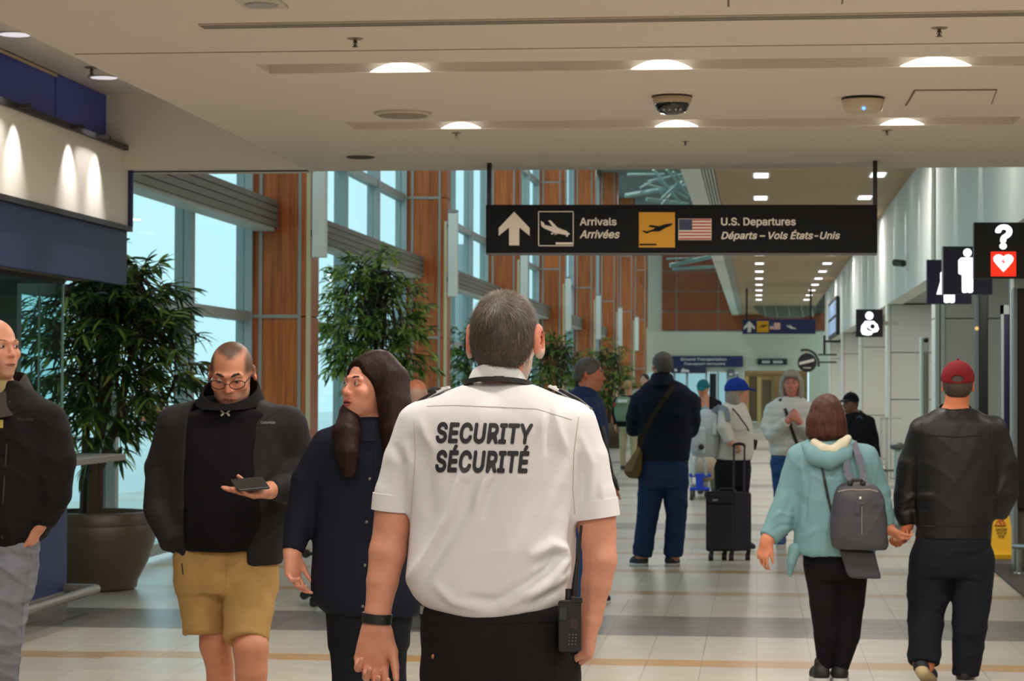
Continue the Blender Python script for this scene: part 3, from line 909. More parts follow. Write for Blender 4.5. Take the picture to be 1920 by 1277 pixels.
# wood slat ceiling with its white edge, and square downlights
slat = empty('ceiling', (0.8, 50, ZCL), kind='structure')
XL = -.606
SL = mat('slat_wood', (186, 154, 112), .5, var=.08, vscale=3, stretch=(.3, 6, 3))
yy = 15.8; k = 0
while yy < 76 and k < 290:
    w = .17 if yy < 40 else .35
    MB().box(XL, XRW, yy + .018, yy + w - .018, ZCL, ZCL + .03).build('slat', SL, slat); yy += w; k += 1
MB().box(XL, XRW + .5, 15.8, 99, ZCL + .03, ZCL + .1).build('backing', mat('slat_back', (60, 48, 36), .8), slat)
MB().box(XL - .47, XL - .19, 15.8, 99, ZCL - .02, ZCL + .35).build('edge_band', mat('edge_white', (238, 238, 232), .7), slat)
for i in range(4):
    x = XL - .175 + i * .045
    MB().box(x + .006, x + .022, 15.8, 99, ZCL - .02, ZCL + .06).build('edge_slot', mat('edge_white', (238, 238, 232), .7), slat)
MB().box(XL - .19, XL, 15.8, 99, ZCL + .03, ZCL + .4).build('slot_void', BLACK, slat)
MB().box(XL, XRW, 76, 99, ZCL, ZCL + .03).build('slat', SL, slat)
SQ = mat('square_lamp', (255, 255, 255), .4, emit=(250, 246, 255), estr=2.2)
ks = 0
for i in range(14):
    y = 29.3 + i * 4.0
    for x in (0.05, 1.72):
        if i == 0 and False: continue
        o = empty('square_downlight', (x, y, ZCL), 'small square white downlight in the wood slat ceiling', 'ceiling light', group='downlights of the slat ceiling')
        MB().box(x - .1, x + .1, y - .35, y + .35, ZCL - .012, ZCL - .002).build('lens', SQ, o)
        MB().box(x - .13, x + .13, y - .39, y + .39, ZCL - .006, ZCL + .01).build('frame', WHITE, o)
        if i % 3 == 0: lamp('slat_lamp', 'AREA', (x, y, ZCL - .05), 22, (1, .95, .88), .3, parent=o)
tag(MB().box(XW - .1, XL - .3, 15.7, 99.5, ZR, ZR + .2).build('ceiling', mat('roof_dark', (120, 124, 120), .8)), kind='structure')
tag(MB().box(XL - .5, XL - .3, 15.7, 99.5, ZCL + .34, ZR).build('wall_upper', mat('upper_wall', (176, 178, 172), .8)), kind='structure')

for i in range(8):                                   # unseen fill lamps added under the roof to brighten the atrium
    lamp('atrium_fill', 'AREA', (-2.9, 19.5 + 10.4 * i, 8.3), 85, (1, .96, .92), 1.2)
for i in range(6):  # extra fill lamps without fittings, added to brighten the slatted part of the hall
    lamp('slat_lamp', 'AREA', (0.9, 20 + 10.4 * i, ZCL - .06), 28, (1, .95, .88), .5)
# roof trusses of pale tubes
TUBE = mat('tube_pale', (140, 172, 168), .45)
def truss(Y, pts, lab):
    t = empty('roof_truss', at(1250, 350, Y), lab, 'truss')
    for a, b, r in pts:
        MB().bar(at(*a, Y), at(*b, Y + .6), r * Y / 4300, n=8).build('tube', TUBE, t, smooth=True)
truss(52, [((1172, 367), (1296, 346), 4.5), ((1177, 327), (1245, 327), 2.6), ((1200, 352), (1240, 332), 2), ((1225, 318), (1275, 380), 3), ((1250, 318), (1292, 366), 2.6), ((1215, 340), (1300, 322), 2), ((1240, 372), (1285, 330), 2), ((1232, 355), (1262, 384), 2), ((1262, 322), (1298, 352), 2)], 'nearer truss of pale green tubes above the hanging sign')
truss(60, [((1212, 374), (1290, 384), 4), ((1208, 345), (1250, 355), 2), ((1228, 335), (1290, 372), 2), ((1240, 384), (1280, 340), 2)], 'middle truss of pale green tubes behind the nearer one')
truss(80, [((1256, 498), (1345, 479), 4), ((1250, 486), (1340, 482), 1.6), ((1262, 504), (1350, 500), 3)], 'farther truss of pale tubes below the hanging sign')

# ------------------------------------------------------------------ far end
YF = 98.5
def fx(px, py=700): return at(px, py, YF)
wf = empty('wall_far', (0, YF, 0), kind='structure')
zt = fx(1250, 622).z
xl, xr = fx(1246).x, fx(1640).x
MB().box(xl - 3.2, fx(1385).x, YF, YF + .3, 2.15, zt).build('upper_panel', mat('far_cream', (208, 200, 180), .7), wf)
MB().box(fx(1395).x, xr, YF, YF + .3, fx(1400, 695).z, zt).build('upper_panel', mat('far_cream'), wf)
MB().box(fx(1517).x, xr, YF + .01, YF + .3, 0, fx(1400, 695).z).build('lower_panel', mat('far_cream'), wf)
MB().box(fx(1385).x, fx(1395).x, YF, YF + .3, 0, zt).build('post', mat('far_cream'), wf)
pxs = [1240, 1268, 1346, 1424, 1502, 1580]; pys = [620, 584, 546, 508, 470, 432, 394, 340]
WOODF = wood_mat('far_wood', (124, 58, 18), (158, 82, 30))
for i in range(len(pxs) - 1):
    for j in range(len(pys) - 1):
        a, b = fx(pxs[i], pys[j]), fx(pxs[i + 1], pys[j + 1])
        MB().box(a.x + .03, b.x - .03, YF + .1, YF + .2, a.z + .03, b.z - .03).build('panel', WOODF, wf)
MB().box(xl - 3.2, xr, YF + .2, YF + .3, zt, 11).build('panel_backing', mat('far_trim', (190, 184, 168), .6), wf)
# brown vestibule and glazed doors in the far wall
BR = mat('far_brown', (142, 116, 78), .6)
tag(MB().box(fx(1395).x, fx(1517).x, YF + 3, YF + 3.2, 0, 4).build('wall_vestibule', mat('vestibule', (120, 98, 66), .7)), kind='structure')
d1 = empty('door_1', (fx(1440).x, YF + 1, 0), kind='structure')
for px in (1397, 1420, 1446, 1468, 1500):
    a = fx(px)
    MB().box(a.x, a.x + .16, YF + .8, YF + 1, 0, fx(px, 706).z).build('jamb', mat('door_gold', (204, 172, 112), .5) if px in (1420, 1397) else BR, d1)
MB().box(fx(1397).x, fx(1500).x, YF + .8, YF + 1, fx(1400, 706).z, fx(1400, 700).z).build('lintel', BR, d1)
MB().box(fx(1402).x, fx(1419).x, YF + .9, YF + .94, .05, fx(1402, 706).z).build('door_leaf', mat('leaf_brown', (110, 88, 56), .4), d1)
MB().box(fx(1430).x, fx(1446).x, YF + .9, YF + .94, .05, fx(1402, 712).z).build('door_leaf', mat('leaf_brown'), d1)
d2 = empty('door_2', (fx(1320).x, YF, 0), kind='structure')
for px in (1262, 1286, 1322, 1344, 1362, 1384):
    MB().box(fx(px).x, fx(px).x + .1, YF + .02, YF + .14, 0, 2.15).build('jamb', FRAME, d2)
for a, b, m_ in ((1262, 1286, WINGLASS), (1286, 1322, WINGLASS), (1326, 1343, mat('dark_glass', (30, 34, 44), .2)), (1344, 1362, WINGLASS), (1362, 1384, mat('poster_pale', (190, 186, 176), .6))):
    MB().box(fx(a).x + .1, fx(b).x, YF + .06, YF + .08, .1, 2.1).build('pane', m_, d2)
tag(MB().box(-9, fx(1395).x, YF + 6, YF + 6.2, 0, 4).build('wall_beyond', mat('beyond', (170, 190, 196), .7)), kind='structure')
tag(MB().box(-9, 4, YF + .3, YF + 7, 4.0, 4.1).build('ceiling', mat('pocket_paint')), kind='structure')
lamp('vestibule_lamp', 'AREA', (-2.5, YF + 3, 3.8), 120, (.9, .97, 1), 1.5)
lamp('vestibule_lamp', 'AREA', (.6, YF + 1.8, 3.8), 40, (1, .85, .6), .8)
# glazed curved canopy under the far slat ceiling
gc = empty('glass_canopy', at(1475, 590, 90), 'curved grey glazed canopy below the end of the slat ceiling', 'canopy')
a = [(1408, 566), (1416, 580), (1428, 591), (1446, 597), (1500, 597), (1528, 590), (1534, 566)]
MB().hexa([at(x, y, 88) for x, y in a], [at(x, y, 92) for x, y in a]).build('shell', mat('canopy_grey', (120, 122, 116), .35, bump=.5, bscale=2), gc)
for px in (1430, 1452, 1475, 1500, 1518):
    MB().bar(at(px, 566, 87.9), at(px + 6, 594, 87.9), .03, n=6).build('rib', TRIM, gc)
for px, py in ((1340, 0),): pass
# ------------------------------------------------------------------ signs
SBLACK = mat('sign_black', (14, 14, 17), .6, spec=.2)
SWHITE = mat('sign_white', (214, 206, 196), .5, emit=(214, 206, 196), estr=.05)
SDIM = mat('sign_letters', (238, 228, 212), .5)
YEL = mat('sign_yellow', (222, 158, 10), .5)
RED = mat('flag_red', (196, 84, 74), .6)
BLUE = mat('flag_blue', (58, 64, 96), .6)
def board(name, x0, y0, x1, y1, Y, m, parent, d=.1, yo=0.0):
    A = [at(x, y, Y + yo) for x, y in ((x0, y1), (x1, y1), (x1, y0), (x0, y0))]
    return MB().hexa(A, [p + Vector((0, d, 0)) for p in A]).build(name, m, parent)
def arrow(cx, y0, y1, w, sh):
    h = y1 - y0; hw = w / 2; t = w * .22
    return [(cx, y0), (cx + hw, y0 + hw * 1.05), (cx + hw, y0 + hw * 1.05 + t * 1.15), (cx + t * .75, y0 + t * 2.3), (cx + t * .75, y1), (cx - t * .75, y1), (cx - t * .75, y0 + t * 2.3), (cx - hw, y0 + hw * 1.05 + t * 1.15), (cx - hw, y0 + hw * 1.05)]
PLANE_L = [(1014, 414), (1019, 417), (1022, 422), (1036, 425), (1028, 414), (1032, 413), (1046, 427), (1062, 433), (1069, 439), (1064, 441), (1046, 438), (1042, 440), (1034, 434), (1020, 428), (1015, 424)]
PLANE_U = [(1204, 433), (1208, 432), (1212, 434), (1222, 431), (1229, 427), (1215, 425), (1219, 422), (1236, 424), (1245, 421), (1256, 419), (1262, 419), (1258, 423), (1246, 428), (1236, 434), (1230, 434), (1222, 434), (1212, 438)]
def flag(parent, x0, y0, x1, y1, Y):
    h = (y1 - y0) / 13.0
    for i in range(13):
        board('stripe', x0, y0 + i * h, x1, y0 + (i + 1) * h, Y, RED if i % 2 == 0 else SDIM, parent, .004, -.004)
    board('canton', x0, y0, x0 + (x1 - x0) * .41, y0 + 7 * h, Y, BLUE, parent, .006, -.008)
    for r in range(5):
        for c in range(6):
            cx = x0 + (x1 - x0) * .41 * (c + .5) / 6; cy = y0 + 7 * h * (r + .5) / 5
            pass
YS = 15.1
hs = empty('hanging_sign', at(1278, 430, YS), 'long black hanging sign reading Arrivals and U.S. Departures', 'sign')
board('panel', 911, 384, 1645, 476, YS, SBLACK, hs, .12)
board('lower_edge', 911, 474.5, 1645, 477, YS, mat('edge_grey', (90, 90, 92), .4), hs, .12, -.004)
for px in (916, 1641.5):
    a, b = at(px, 300, YS), at(px, 385, YS)
    MB().box(a.x - .014, a.x + .014, YS + .03, YS + .09, b.z, ZC + .02).build('hanger', BLACK, hs)
MB().poly(arrow(964, 397, 460, 58, 0), YS - .004).build('arrow', SDIM, hs)
for a in ((1009, 396, 1075.5, 397.6), (1009, 460, 1075.5, 461.6), (1009, 396, 1010.6, 461.6), (1074, 396, 1075.5, 461.6)):
    board('pictogram_border', *a, YS, SDIM, hs, .004, -.004)
MB().poly(PLANE_L, YS - .004).build('arriving_plane', SDIM, hs)
board('runway', 1042, 454.5, 1075, 458.5, YS, SDIM, hs, .004, -.004)
for x, y in ((1035, 438), (1041, 438.6), (1063, 442)):
    MB().poly(circle(x, y, 2, n=10), YS - .004).build('wheel', SDIM, hs)
sign_text('lettering', 'Arrivals', 1087, 408, 1156, 423, YS - .002, SDIM, hs)
sign_text('lettering', 'Arriv\u00e9es', 1087, 431, 1162, 447, YS - .002, SDIM, hs, shear=.25)
board('yellow_square', 1198, 398, 1265.5, 464, YS, YEL, hs, .004, -.004)
MB().poly(PLANE_U, YS - .008).build('departing_plane', SBLACK, hs)
board('runway', 1199, 457, 1231, 460, YS, SBLACK, hs, .004, -.008)
board('flag_border', 1272, 410, 1334, 450, YS, SDIM, hs, .003, -.002)
flag(hs, 1273, 411, 1333, 449, YS)
sign_text('lettering', 'U.S. Departures', 1352, 408, 1492, 426.5, YS - .002, SDIM, hs)
sign_text('lettering', 'D\u00e9parts \u2013 Vols \u00c9tats-Unis', 1352, 431, 1575, 452, YS - .002, SDIM, hs, shear=.25)

# lit pictogram signs standing out of the right-hand wall
LIT = mat('lit_white', (245, 245, 255), .4, emit=(242, 243, 255), estr=1.6)
LITRED = mat('lit_red', (255, 40, 16), .4, emit=(255, 46, 20), estr=1.0)
SNAVY = mat('sign_navy', (16, 16, 34), .4)
YQ = 18.6
q = empty('pictogram_sign', at(1880, 470, YQ), 'black lit sign with a question mark over a red heart', 'sign')
board('box', 1826, 417, 1962, 522, YQ, mat('sign_black2', (14, 13, 20), .4), q, .1)
V, Fc = text2d('?', 0, .045)
sign_text('question_mark', '?', 1866, 421, 1898, 467.5, YQ - .002, LIT, q, bold=.03)
board('red_square', 1858, 472, 1905, 518, YQ, LITRED, q, .004, -.004)
hp = [(1881.5, 510)] + [(1881.5 + 18.5 * s, y) for s, y in ((-.55, 499), (-.95, 490), (-1.02, 484), (-.85, 479), (-.5, 477), (-.2, 478.5), (0, 481), (.2, 478.5), (.5, 477), (.85, 479), (1.02, 484), (.95, 490), (.55, 499))]
MB().poly(hp, YQ - .008).build('heart', LIT, q)
MB().poly([(1884, 484), (1877, 491), (1881, 492), (1878, 497), (1886, 491), (1882, 489.5)], YQ - .012).build('bolt', LITRED, q)
def man(cx, y0, y1, w):
    h = y1 - y0; r = h * .095
    head = circle(cx, y0 + r, r, n=18)
    t = y0 + r * 2.15
    hw = w / 2
    body = [(cx - hw * .7, t), (cx + hw * .7, t), (cx + hw, t + hw * .3), (cx + hw, t + h * .36), (cx + hw * .72, t + h * .39), (cx + hw * .62, t + h * .36), (cx + hw * .6, y1 - 2), (cx + hw * .45, y1), (cx + hw * .12, y1), (cx, y1 - 2), (cx - hw * .12, y1), (cx - hw * .45, y1), (cx - hw * .6, y1 - 2),
            (cx - hw * .62, t + h * .36), (cx - hw * .72, t + h * .39), (cx - hw, t + h * .36), (cx - hw, t + hw * .3)]
    return head, body
YM = 21.4
m_ = empty('pictogram_sign', at(1814, 507, YM), 'black lit sign with a white standing man pictogram', 'sign')
board('box', 1768, 462, 1861, 552, YM, SNAVY, m_, .1)
board('edge', 1767, 462, 1768.5, 553, YM, TRIM, m_, .1, -.002)
for part, nm in zip(man(1814, 466, 549, 34), ('head', 'figure')):
    MB().poly(part, YM - .004).build(nm, LIT, m_)
YW = 23.2
w_ = empty('pictogram_sign', at(1779, 528, YW), 'navy lit sign behind the man sign, figure mostly hidden', 'sign')
board('box', 1738, 487, 1822, 570, YW, mat('sign_navy2', (20, 24, 60), .4), w_, .1)
for part, nm in zip(man(1780, 491, 568, 34), ('head', 'figure')):
    MB().poly(part, YW - .004).build(nm, LIT, w_)
MB().poly([(1763, 528), (1797, 528), (1804, 552), (1756, 552)], YW - .003).build('skirt', LIT, w_)
YN = 37.2
n_ = empty('pictogram_sign', at(1630, 606, YN), 'square navy nursing room sign with a seated parent and baby', 'sign')
board('box', 1605, 580, 1655.5, 632, YN, SNAVY, n_, .1)
MB().poly(circle(1630, 592, 7.6, n=20), YN - .004).build('head', LIT, n_)
MB().poly([(1622, 602), (1638, 602), (1645, 608), (1648, 617), (1645, 622), (1636, 624), (1634, 628), (1626, 629), (1617, 627), (1614, 621), (1615, 611)], YN - .004).build('figure', LIT, n_)
MB().poly(circle(1636, 612, 4.6, n=14), YN - .007).build('baby_head', SNAVY, n_)
MB().poly([(1624, 611), (1630, 617), (1636, 619), (1634, 621), (1626, 619)], YN - .007).build('baby_body', SNAVY, n_)
for (e, x, y, Y, xe) in ((q, 1925, 470, YQ, XRW + .3), (m_, 1855, 507, YM, XRW + .05), (w_, 1818, 528, YW, XRW + .05), (n_, 1654, 606, YN, XRW + .05)):
    p = at(x, y, Y)
    MB().box(min(p.x, xe) - .06, max(p.x, xe), Y + .03, Y + .08, p.z - .03, p.z + .03).build('bracket', TRIM, e)
# screens on the far part of the right wall
sc_ = empty('wall_screen', atx(1560, 590, XRW), 'flat flight information screens on the white wall far right', 'screen')
y0, y1 = atx(1568, 590, XRW - .1).y, atx(1553, 590, XRW - .1).y
MB().box(XRW - .1, XRW - .03, y0, y1, 2.95, 4.0).build('casing', BLACK, sc_)
for i, z in enumerate((3.05, 3.52)):
    MB().box(XRW - .106, XRW - .1, y0 + .4, y1 - .4, z, z + .38).build('display', mat('screen_lit', (150, 170, 200), .3, emit=(140, 165, 205), estr=.6), sc_)

# far wayfinding sign
YG = 72.0
g_ = empty('hanging_sign', at(1461, 612, YG), 'far blue hanging sign with arrow, yellow plane square and flag', 'sign')
board('panel', 1392, 599, 1529, 626, YG, mat('far_navy', (22, 34, 82), .5), g_, .2)
MB().poly(arrow(1405, 602, 623, 21, 0), YG - .01).build('arrow', SWHITE, g_)
board('yellow_square', 1419, 602, 1441, 623, YG, YEL, g_, .02, -.02)
MB().poly([(1420 + (x - 1198) * .31, 602 + (y - 398) * .32) for x, y in PLANE_U], YG - .05).build('departing_plane', SBLACK, g_)
flag(g_, 1443, 605, 1463, 618, YG)
MB().poly([(1474 + (x - 1010) * .32, 604 + (y - 397) * .3) for x, y in PLANE_L], YG - .02).build('arriving_plane', SWHITE, g_)
for px in (1400, 1520):
    p = at(px, 600, YG)
    MB().box(p.x - .03, p.x + .03, YG + .05, YG + .11, p.z, ZCL + .02).build('hanger', BLACK, g_)
# signs on the far wall
s1 = empty('wall_sign', at(1326, 676, 98), 'navy banner sign on the far wall reading Ground Transportation', 'sign')
board('panel', 1250, 667.5, 1393, 688, 98.3, mat('far_navy'), s1, .1)
sign_text('lettering', 'Ground Transportation', 1276, 671, 1362, 677.5, 98.27, SWHITE, s1)
sign_text('lettering', 'Transport terrestre', 1282, 680, 1360, 685.5, 98.27, SWHITE, s1, shear=.2)
s1b = empty('wall_sign', at(1290, 697, 98), 'dark pictogram strip below the navy banner on the far wall', 'sign')
board('panel', 1258, 689, 1324, 700, 98.3, mat('far_plum', (44, 40, 70), .5), s1b, .1)
MB().poly(circle(1267, 694, 3, n=12), 98.25).build('pictogram', SWHITE, s1b)
MB().poly([(1276, 698), (1280, 690), (1285, 693), (1291, 693), (1293, 698)], 98.25).build('pictogram', SWHITE, s1b)
s2 = empty('wall_sign', at(1448, 679, 98), 'small black sign with white lettering over the far brown doorway', 'sign')
board('panel', 1420, 672.5, 1476, 684, 98.3, mat('sign_green_black', (26, 38, 40), .5), s2, .1)
sign_text('lettering', 'STAIRS', 1430, 675.5, 1446, 681.5, 98.27, SWHITE, s2) if False else None
sign_text('lettering', 'WASHROOMS', 1428, 675.8, 1470, 681.2, 98.27, SWHITE, s2) if False else None
for a, b in ((1429, 1446), (1450, 1470)):
    for i in range(int((b - a) / 3)):
        board('letter', a + i * 3, 675.8 + (i % 2) * .8, a + i * 3 + 2.1, 681.2, 98.27, SWHITE, s2, .03)
s3 = empty('wall_sign', at(1372, 697, 98), 'small grey pictogram notice beside the far doorway', 'sign')
board('panel', 1364, 692, 1377, 706, 98.3, mat('notice_grey', (96, 100, 104), .5), s3, .06)
board('pictogram', 1367, 700, 1374, 704, 98.27, SWHITE, s3, .03)
# round shop sign on a curved bracket
YR = 66.0
r_ = empty('round_sign', at(1514, 680, YR), 'round black shop sign hanging from a curved bracket far right', 'sign')
A = [at(x, y, YR) for x, y in circle(1513.5, 680, 18, n=32)]
MB().hexa(A, [p + Vector((0, .1, 0)) for p in A]).build('disc', mat('disc_black', (26, 26, 28), .5), r_)
V, Fc = text2d('RESTAURANT', 0, .0)
for i in range(9):
    x = 1499 + i * 3.1; y = 681.5 - i * .75
    board('letter', x, y - 2.6, x + 2.2, y + 2.6, YR, SDIM, r_, .02, -.02)
for i in range(5):
    board('small_letter', 1506 + i * 3, 689, 1508 + i * 3, 690.5, YR, SDIM, r_, .02, -.02)
MB().tube([at(x, y, YR + .05) for x, y in circle(1510, 682, 25, 26, n=16, a0=-110, a1=12)], .035, 8).build('bracket', BLACK, r_, smooth=True)
MB().bar(at(1512, 657, YR + .05), at(1512, 663, YR + .05), .02).build('hook', mat('hook_brass', (190, 130, 60), .4), r_)
for py in (665, 679):
    MB().bar(at(1534, py, YR + .05), Vector((XRW + .05, YR + .05, at(1534, py, YR).z)), .025).build('arm', BLACK, r_)
b_ = empty('blade_sign', at(1547, 650, 62), 'thin dark blade sign projecting from the far end of the white wall', 'sign')
board('panel', 1544, 629, 1548, 666, 63, BLACK, b_, .3)
p1 = at(1548, 640, 63)
MB().box(p1.x, XRW + .05, 63.05, 63.15, p1.z - .03, p1.z + .03).build('bracket', BLACK, b_)

# ------------------------------------------------------------------ fittings along the right
def onfloor(px, py): return atz(px, py, 0)
w = empty('information_pylon', (at(1930, 700, 20).x, 20, 0), 'dark tall screen pylon cut by the right edge of the photo', 'pylon')
x0 = at(1908, 700, 20).x
zb = at(1908, 956, 20).z; 
MB().box(x0, x0 + .7, 20, 20.12, zb, at(1908, 540, 20).z).build('screen', mat('pylon_black', (16, 16, 22), .3), w, bevel=.01)
MB().box(x0 + .02, x0 + .68, 20.13, 20.5, 0, zb + .3).build('plinth', mat('pylon_grey', (128, 124, 116), .5), w)
MB().box(x0 - .03, x0, 20.02, 20.2, 0, at(1908, 540, 20).z).build('side_frame', mat('pylon_frame', (150, 160, 160), .35, metal=.6), w)
dr = empty('door_3', (at(1880, 800, 25.5).x, 25.5, 0), kind='structure')
xa, xb2 = at(1877, 700, 25.5).x, at(1900, 700, 25.5).x
zt = at(1880, 572, 25.5).z
MB().box(xa, xa + .03, 25.5, 25.6, 0, zt).build('frame', FRAME, dr); MB().box(xb2 - .04, xb2, 25.45, 25.6, 0, zt + .4).build('frame', FRAME, dr)
MB().box(xa, xb2, 25.5, 25.6, zt - .1, zt).build('frame', FRAME, dr)
MB().box(xa + .03, xb2 - .04, 25.53, 25.55, 0.02, zt - .1).build('leaf', mat('door_indigo', (22, 20, 64), .3), dr)
pb = empty('dark_post', (at(1845, 800, 26).x, 26, 0), 'tall black post in front of the pale column at right', 'post')
xa, xb2 = at(1835, 700, 26).x, at(1853, 700, 26).x
MB().box(xa, xb2, 26, 26.2, 0, at(1840, 540, 26).z).build('shaft', mat('post_black', (18, 17, 26), .35), pb, bevel=.01)
MB().box(xa - .03, xa, 25.98, 26.2, 0, at(1840, 540, 26).z).build('side_strip', mat('post_strip', (110, 110, 108), .4), pb)
MB().ball(at(1831.5, 616, 25.95), .022, 10, 8).build('lamp', mat('amber_led', (230, 190, 120), .4, emit=(230, 190, 120), estr=.8), pb)
st = empty('stanchion', (at(1683, 900, 26).x, 26, 0), 'pale post with a dark round top beside the column', 'stanchion')
p = at(1683, 838, 26)
MB().bar((p.x, 26, 0), (p.x, 26, p.z), .035, n=14).build('post', mat('post_pale', (190, 205, 204), .4), st, smooth=True)
MB().lathe((p.x, 26, p.z - .03), [(.06, 0), (.085, .02), (.085, .05), (.04, .08)], 18).build('cap', mat('cap_grey', (96, 98, 96), .4), st, smooth=True)
MB().lathe((p.x, 26, 0), [(.16, 0), (.15, .02), (.05, .03)], 18).build('base', mat('cap_grey'), st)
st2 = empty('dispenser_stand', (at(1659, 900, 31).x, 31, 0), 'narrow pale dispenser stand beside the farther column', 'stand')
for px in (1652.5, 1663):
    a = at(px, 800, 31)
    MB().box(a.x - .02, a.x + .02, 31, 31.06, 0, at(px, 785, 31).z).build('upright', PALE, st2)
a, b = at(1651, 782, 31), at(1690, 786, 31)
MB().box(a.x, b.x, 31, 31.06, b.z, a.z).build('top_rail', PALE, st2)
a, b = at(1652, 880, 31), at(1668, 884, 31)
MB().box(a.x, b.x + .05, 30.9, 31.2, b.z, a.z).build('tray', mat('tray_grey', (110, 114, 112), .5), st2)
cl = empty('white_cabinet', (at(1738, 800, 28).x, 28, 0), 'tall narrow white cabinet with a black camera beside the first column', 'cabinet')
xa, xb2 = at(1727, 700, 28).x, at(1742, 700, 28).x
MB().box(xa, xb2, 28, 28.3, 0, at(1730, 632, 28).z).build('body', WHITE, cl, bevel=.008)
for px in (1733, 1738):
    a = at(px, 700, 28)
    MB().box(a.x - .006, a.x + .006, 27.985, 28, .1, at(1730, 660, 28).z).build('groove', mat('groove_grey', (120, 130, 128), .5), cl)
MB().ball(at(1736, 638, 27.99), .03, 12, 8).build('lens', BLACK, cl, smooth=True)
rail = empty('floor_rail', atz(1915, 1072), 'low steel floor rail at the right edge of the photo', 'rail')
a = atz(1911, 1078); top = at(1911, 1024, a.y)
MB().bar((a.x, a.y, 0), (a.x, a.y, top.z), .022).build('upright', STEEL, rail, smooth=True)
MB().lathe((a.x, a.y, 0), [(.05, 0), (.045, .02), (.025, .03)], 14).build('foot', STEEL, rail, smooth=True)
MB().bar((a.x - .05, a.y, top.z), (a.x + 1.2, a.y - 1.2, top.z), .022).build('crossbar', STEEL, rail, smooth=True)
# dark entrance matting
P = [atz(1852, 1062), atz(1885, 1036), Vector((3.6, atz(1885, 1036).y, 0)), Vector((3.6, atz(1990, 1180).y, 0)), atz(1990, 1180)]
tag(MB().hexa([p + Vector((0, 0, .004)) for p in P][::-1], [p + Vector((0, 0, .012)) for p in P][::-1]).build('floor_mat', mat('matting', (72, 66, 58), .9, bump=.4, bscale=120)), 'dark floor matting at the right edge beyond the yellow sign', 'mat')

# wet floor sign
Yw = atz(1880, 1048).y
wf_ = empty('wet_floor_sign', (at(1880, 1040, Yw).x, Yw, 0), 'yellow folding wet floor caution sign behind the man in the red cap', 'sign')
YP = mat('caution_yellow', (232, 176, 12), .45)
def leaf(sg):
    b = [at(x, y, Yw) for x, y in ((1853, 1046), (1903, 1046), (1889, 943), (1866, 943))]
    for v, zz in zip(b, (0, 0, 1, 1)):
        v.y += (.03 if zz else sg * .16); v.z = v.z if zz else .012
    return MB().hexa(b, [p + Vector((0, .025, 0)) for p in b]).build('leaf', YP, wf_, bevel=.004)
leaf(-1); leaf(1)
b = [at(x, y, Yw - .2) for x, y in ((1850, 1049), (1908, 1049))]
MB().box(b[0].x, b[1].x, Yw - .2, Yw - .13, 0, .06).build('foot', YP, wf_, bevel=.01)
MB().box(at(1866, 940, Yw).x, at(1889, 940, Yw).x, Yw + .02, Yw + .07, at(1880, 944, Yw).z - .02, at(1880, 944, Yw).z + .02).build('hinge', YP, wf_)
def on_leaf(px, py):
    t = (1046 - py) / (1046 - 943.0)
    return Yw - .16 + t * .19 - .006
RB = mat('caution_red', (206, 110, 30), .5)
INK = mat('caution_ink', (70, 52, 20), .6)
for a, bq in (((1866, 985), (1876, 967)), ((1876, 967), (1886, 985)), ((1886, 985), (1866, 985))):
    MB().bar(at(*a, on_leaf(*a)), at(*bq, on_leaf(*bq)), .006, n=6).build('triangle', RB, wf_)
MB().ball(at(1876, 976, on_leaf(1876, 976)), .012, 8, 6).build('pictogram', RB, wf_)
MB().bar(at(1875, 978, on_leaf(1875, 978)), at(1879, 984, on_leaf(1875, 984)), .008, n=6).build('pictogram', RB, wf_)
def leaf_text(s_, x0, y0, x1, y1):
    V, Fc = text2d(s_, 0, .03); mn, mx = V.min(0), V.max(0)
    W = []
    for v in V:
        px = x0 + (x1 - x0) * (v[0] - mn[0]) / (mx[0] - mn[0]); py = y1 - (y1 - y0) * (v[1] - mn[1]) / (mx[1] - mn[1])
        W.append(at(px, py, on_leaf(px, py) - .002))
    me = bpy.data.meshes.new('lettering'); me.from_pydata(W, [], Fc); link_mesh('lettering', me, INK, wf_)
leaf_text('CAUTION', 1867, 990, 1888, 995.5); leaf_text('WATCH', 1869, 997, 1887, 1001.5); leaf_text('STEP', 1872, 1003.5, 1884, 1008)
leaf_text('CAUTION', 1872, 953, 1884, 958)
# ------------------------------------------------------------------ trees in round planters
rng = random.Random(11)
def leaf_mat(name, rgb):
    m = mat(name, rgb, .45, rnd=.3)
    N, L = m.node_tree.nodes, m.node_tree.links
    t = N.new('ShaderNodeBsdfTranslucent'); t.inputs[0].default_value = (*[min(1, c * 1.5) for c in srgb(rgb)], 1)
    mx = N.new('ShaderNodeMixShader'); mx.inputs[0].default_value = .5
    L.new(N['Principled BSDF'].outputs[0], mx.inputs[1]); L.new(t.outputs[0], mx.inputs[2]); L.new(mx.outputs[0], N['Material Output'].inputs[0])
    return m
LEAFM = [leaf_mat('leaf_deep', (48, 70, 38)), leaf_mat('leaf_mid', (112, 140, 66)), leaf_mat('leaf_olive', (168, 180, 92))]
BARK = mat('bark', (74, 62, 50), .85, bump=.5, bscale=40, stretch=(1, 1, .2))
POT = mat('planter_bronze', (88, 76, 62), .38, var=.08, vscale=12, bump=.08, bscale=90)
SOIL = mat('soil', (46, 38, 30), .95, bump=.8, bscale=50)
def leaf_geo(L, W, droop):
    """a folded narrow leaf along +X, 8 triangles"""
    V = []
    for i, (t, w) in enumerate(((0, .08), (.3, .85), (.6, .9), (.85, .5), (1, .02))):
        x = L * t; z = -droop * L * t * t
        V += [(x, W * w, z + W * w * .35), (x, 0, z), (x, -W * w, z + W * w * .35)]
    Fc = []
    for i in range(4):
        a = i * 3
        Fc += [(a, a + 1, a + 4, a + 3), (a + 1, a + 2, a + 5, a + 4)]
    return V, Fc
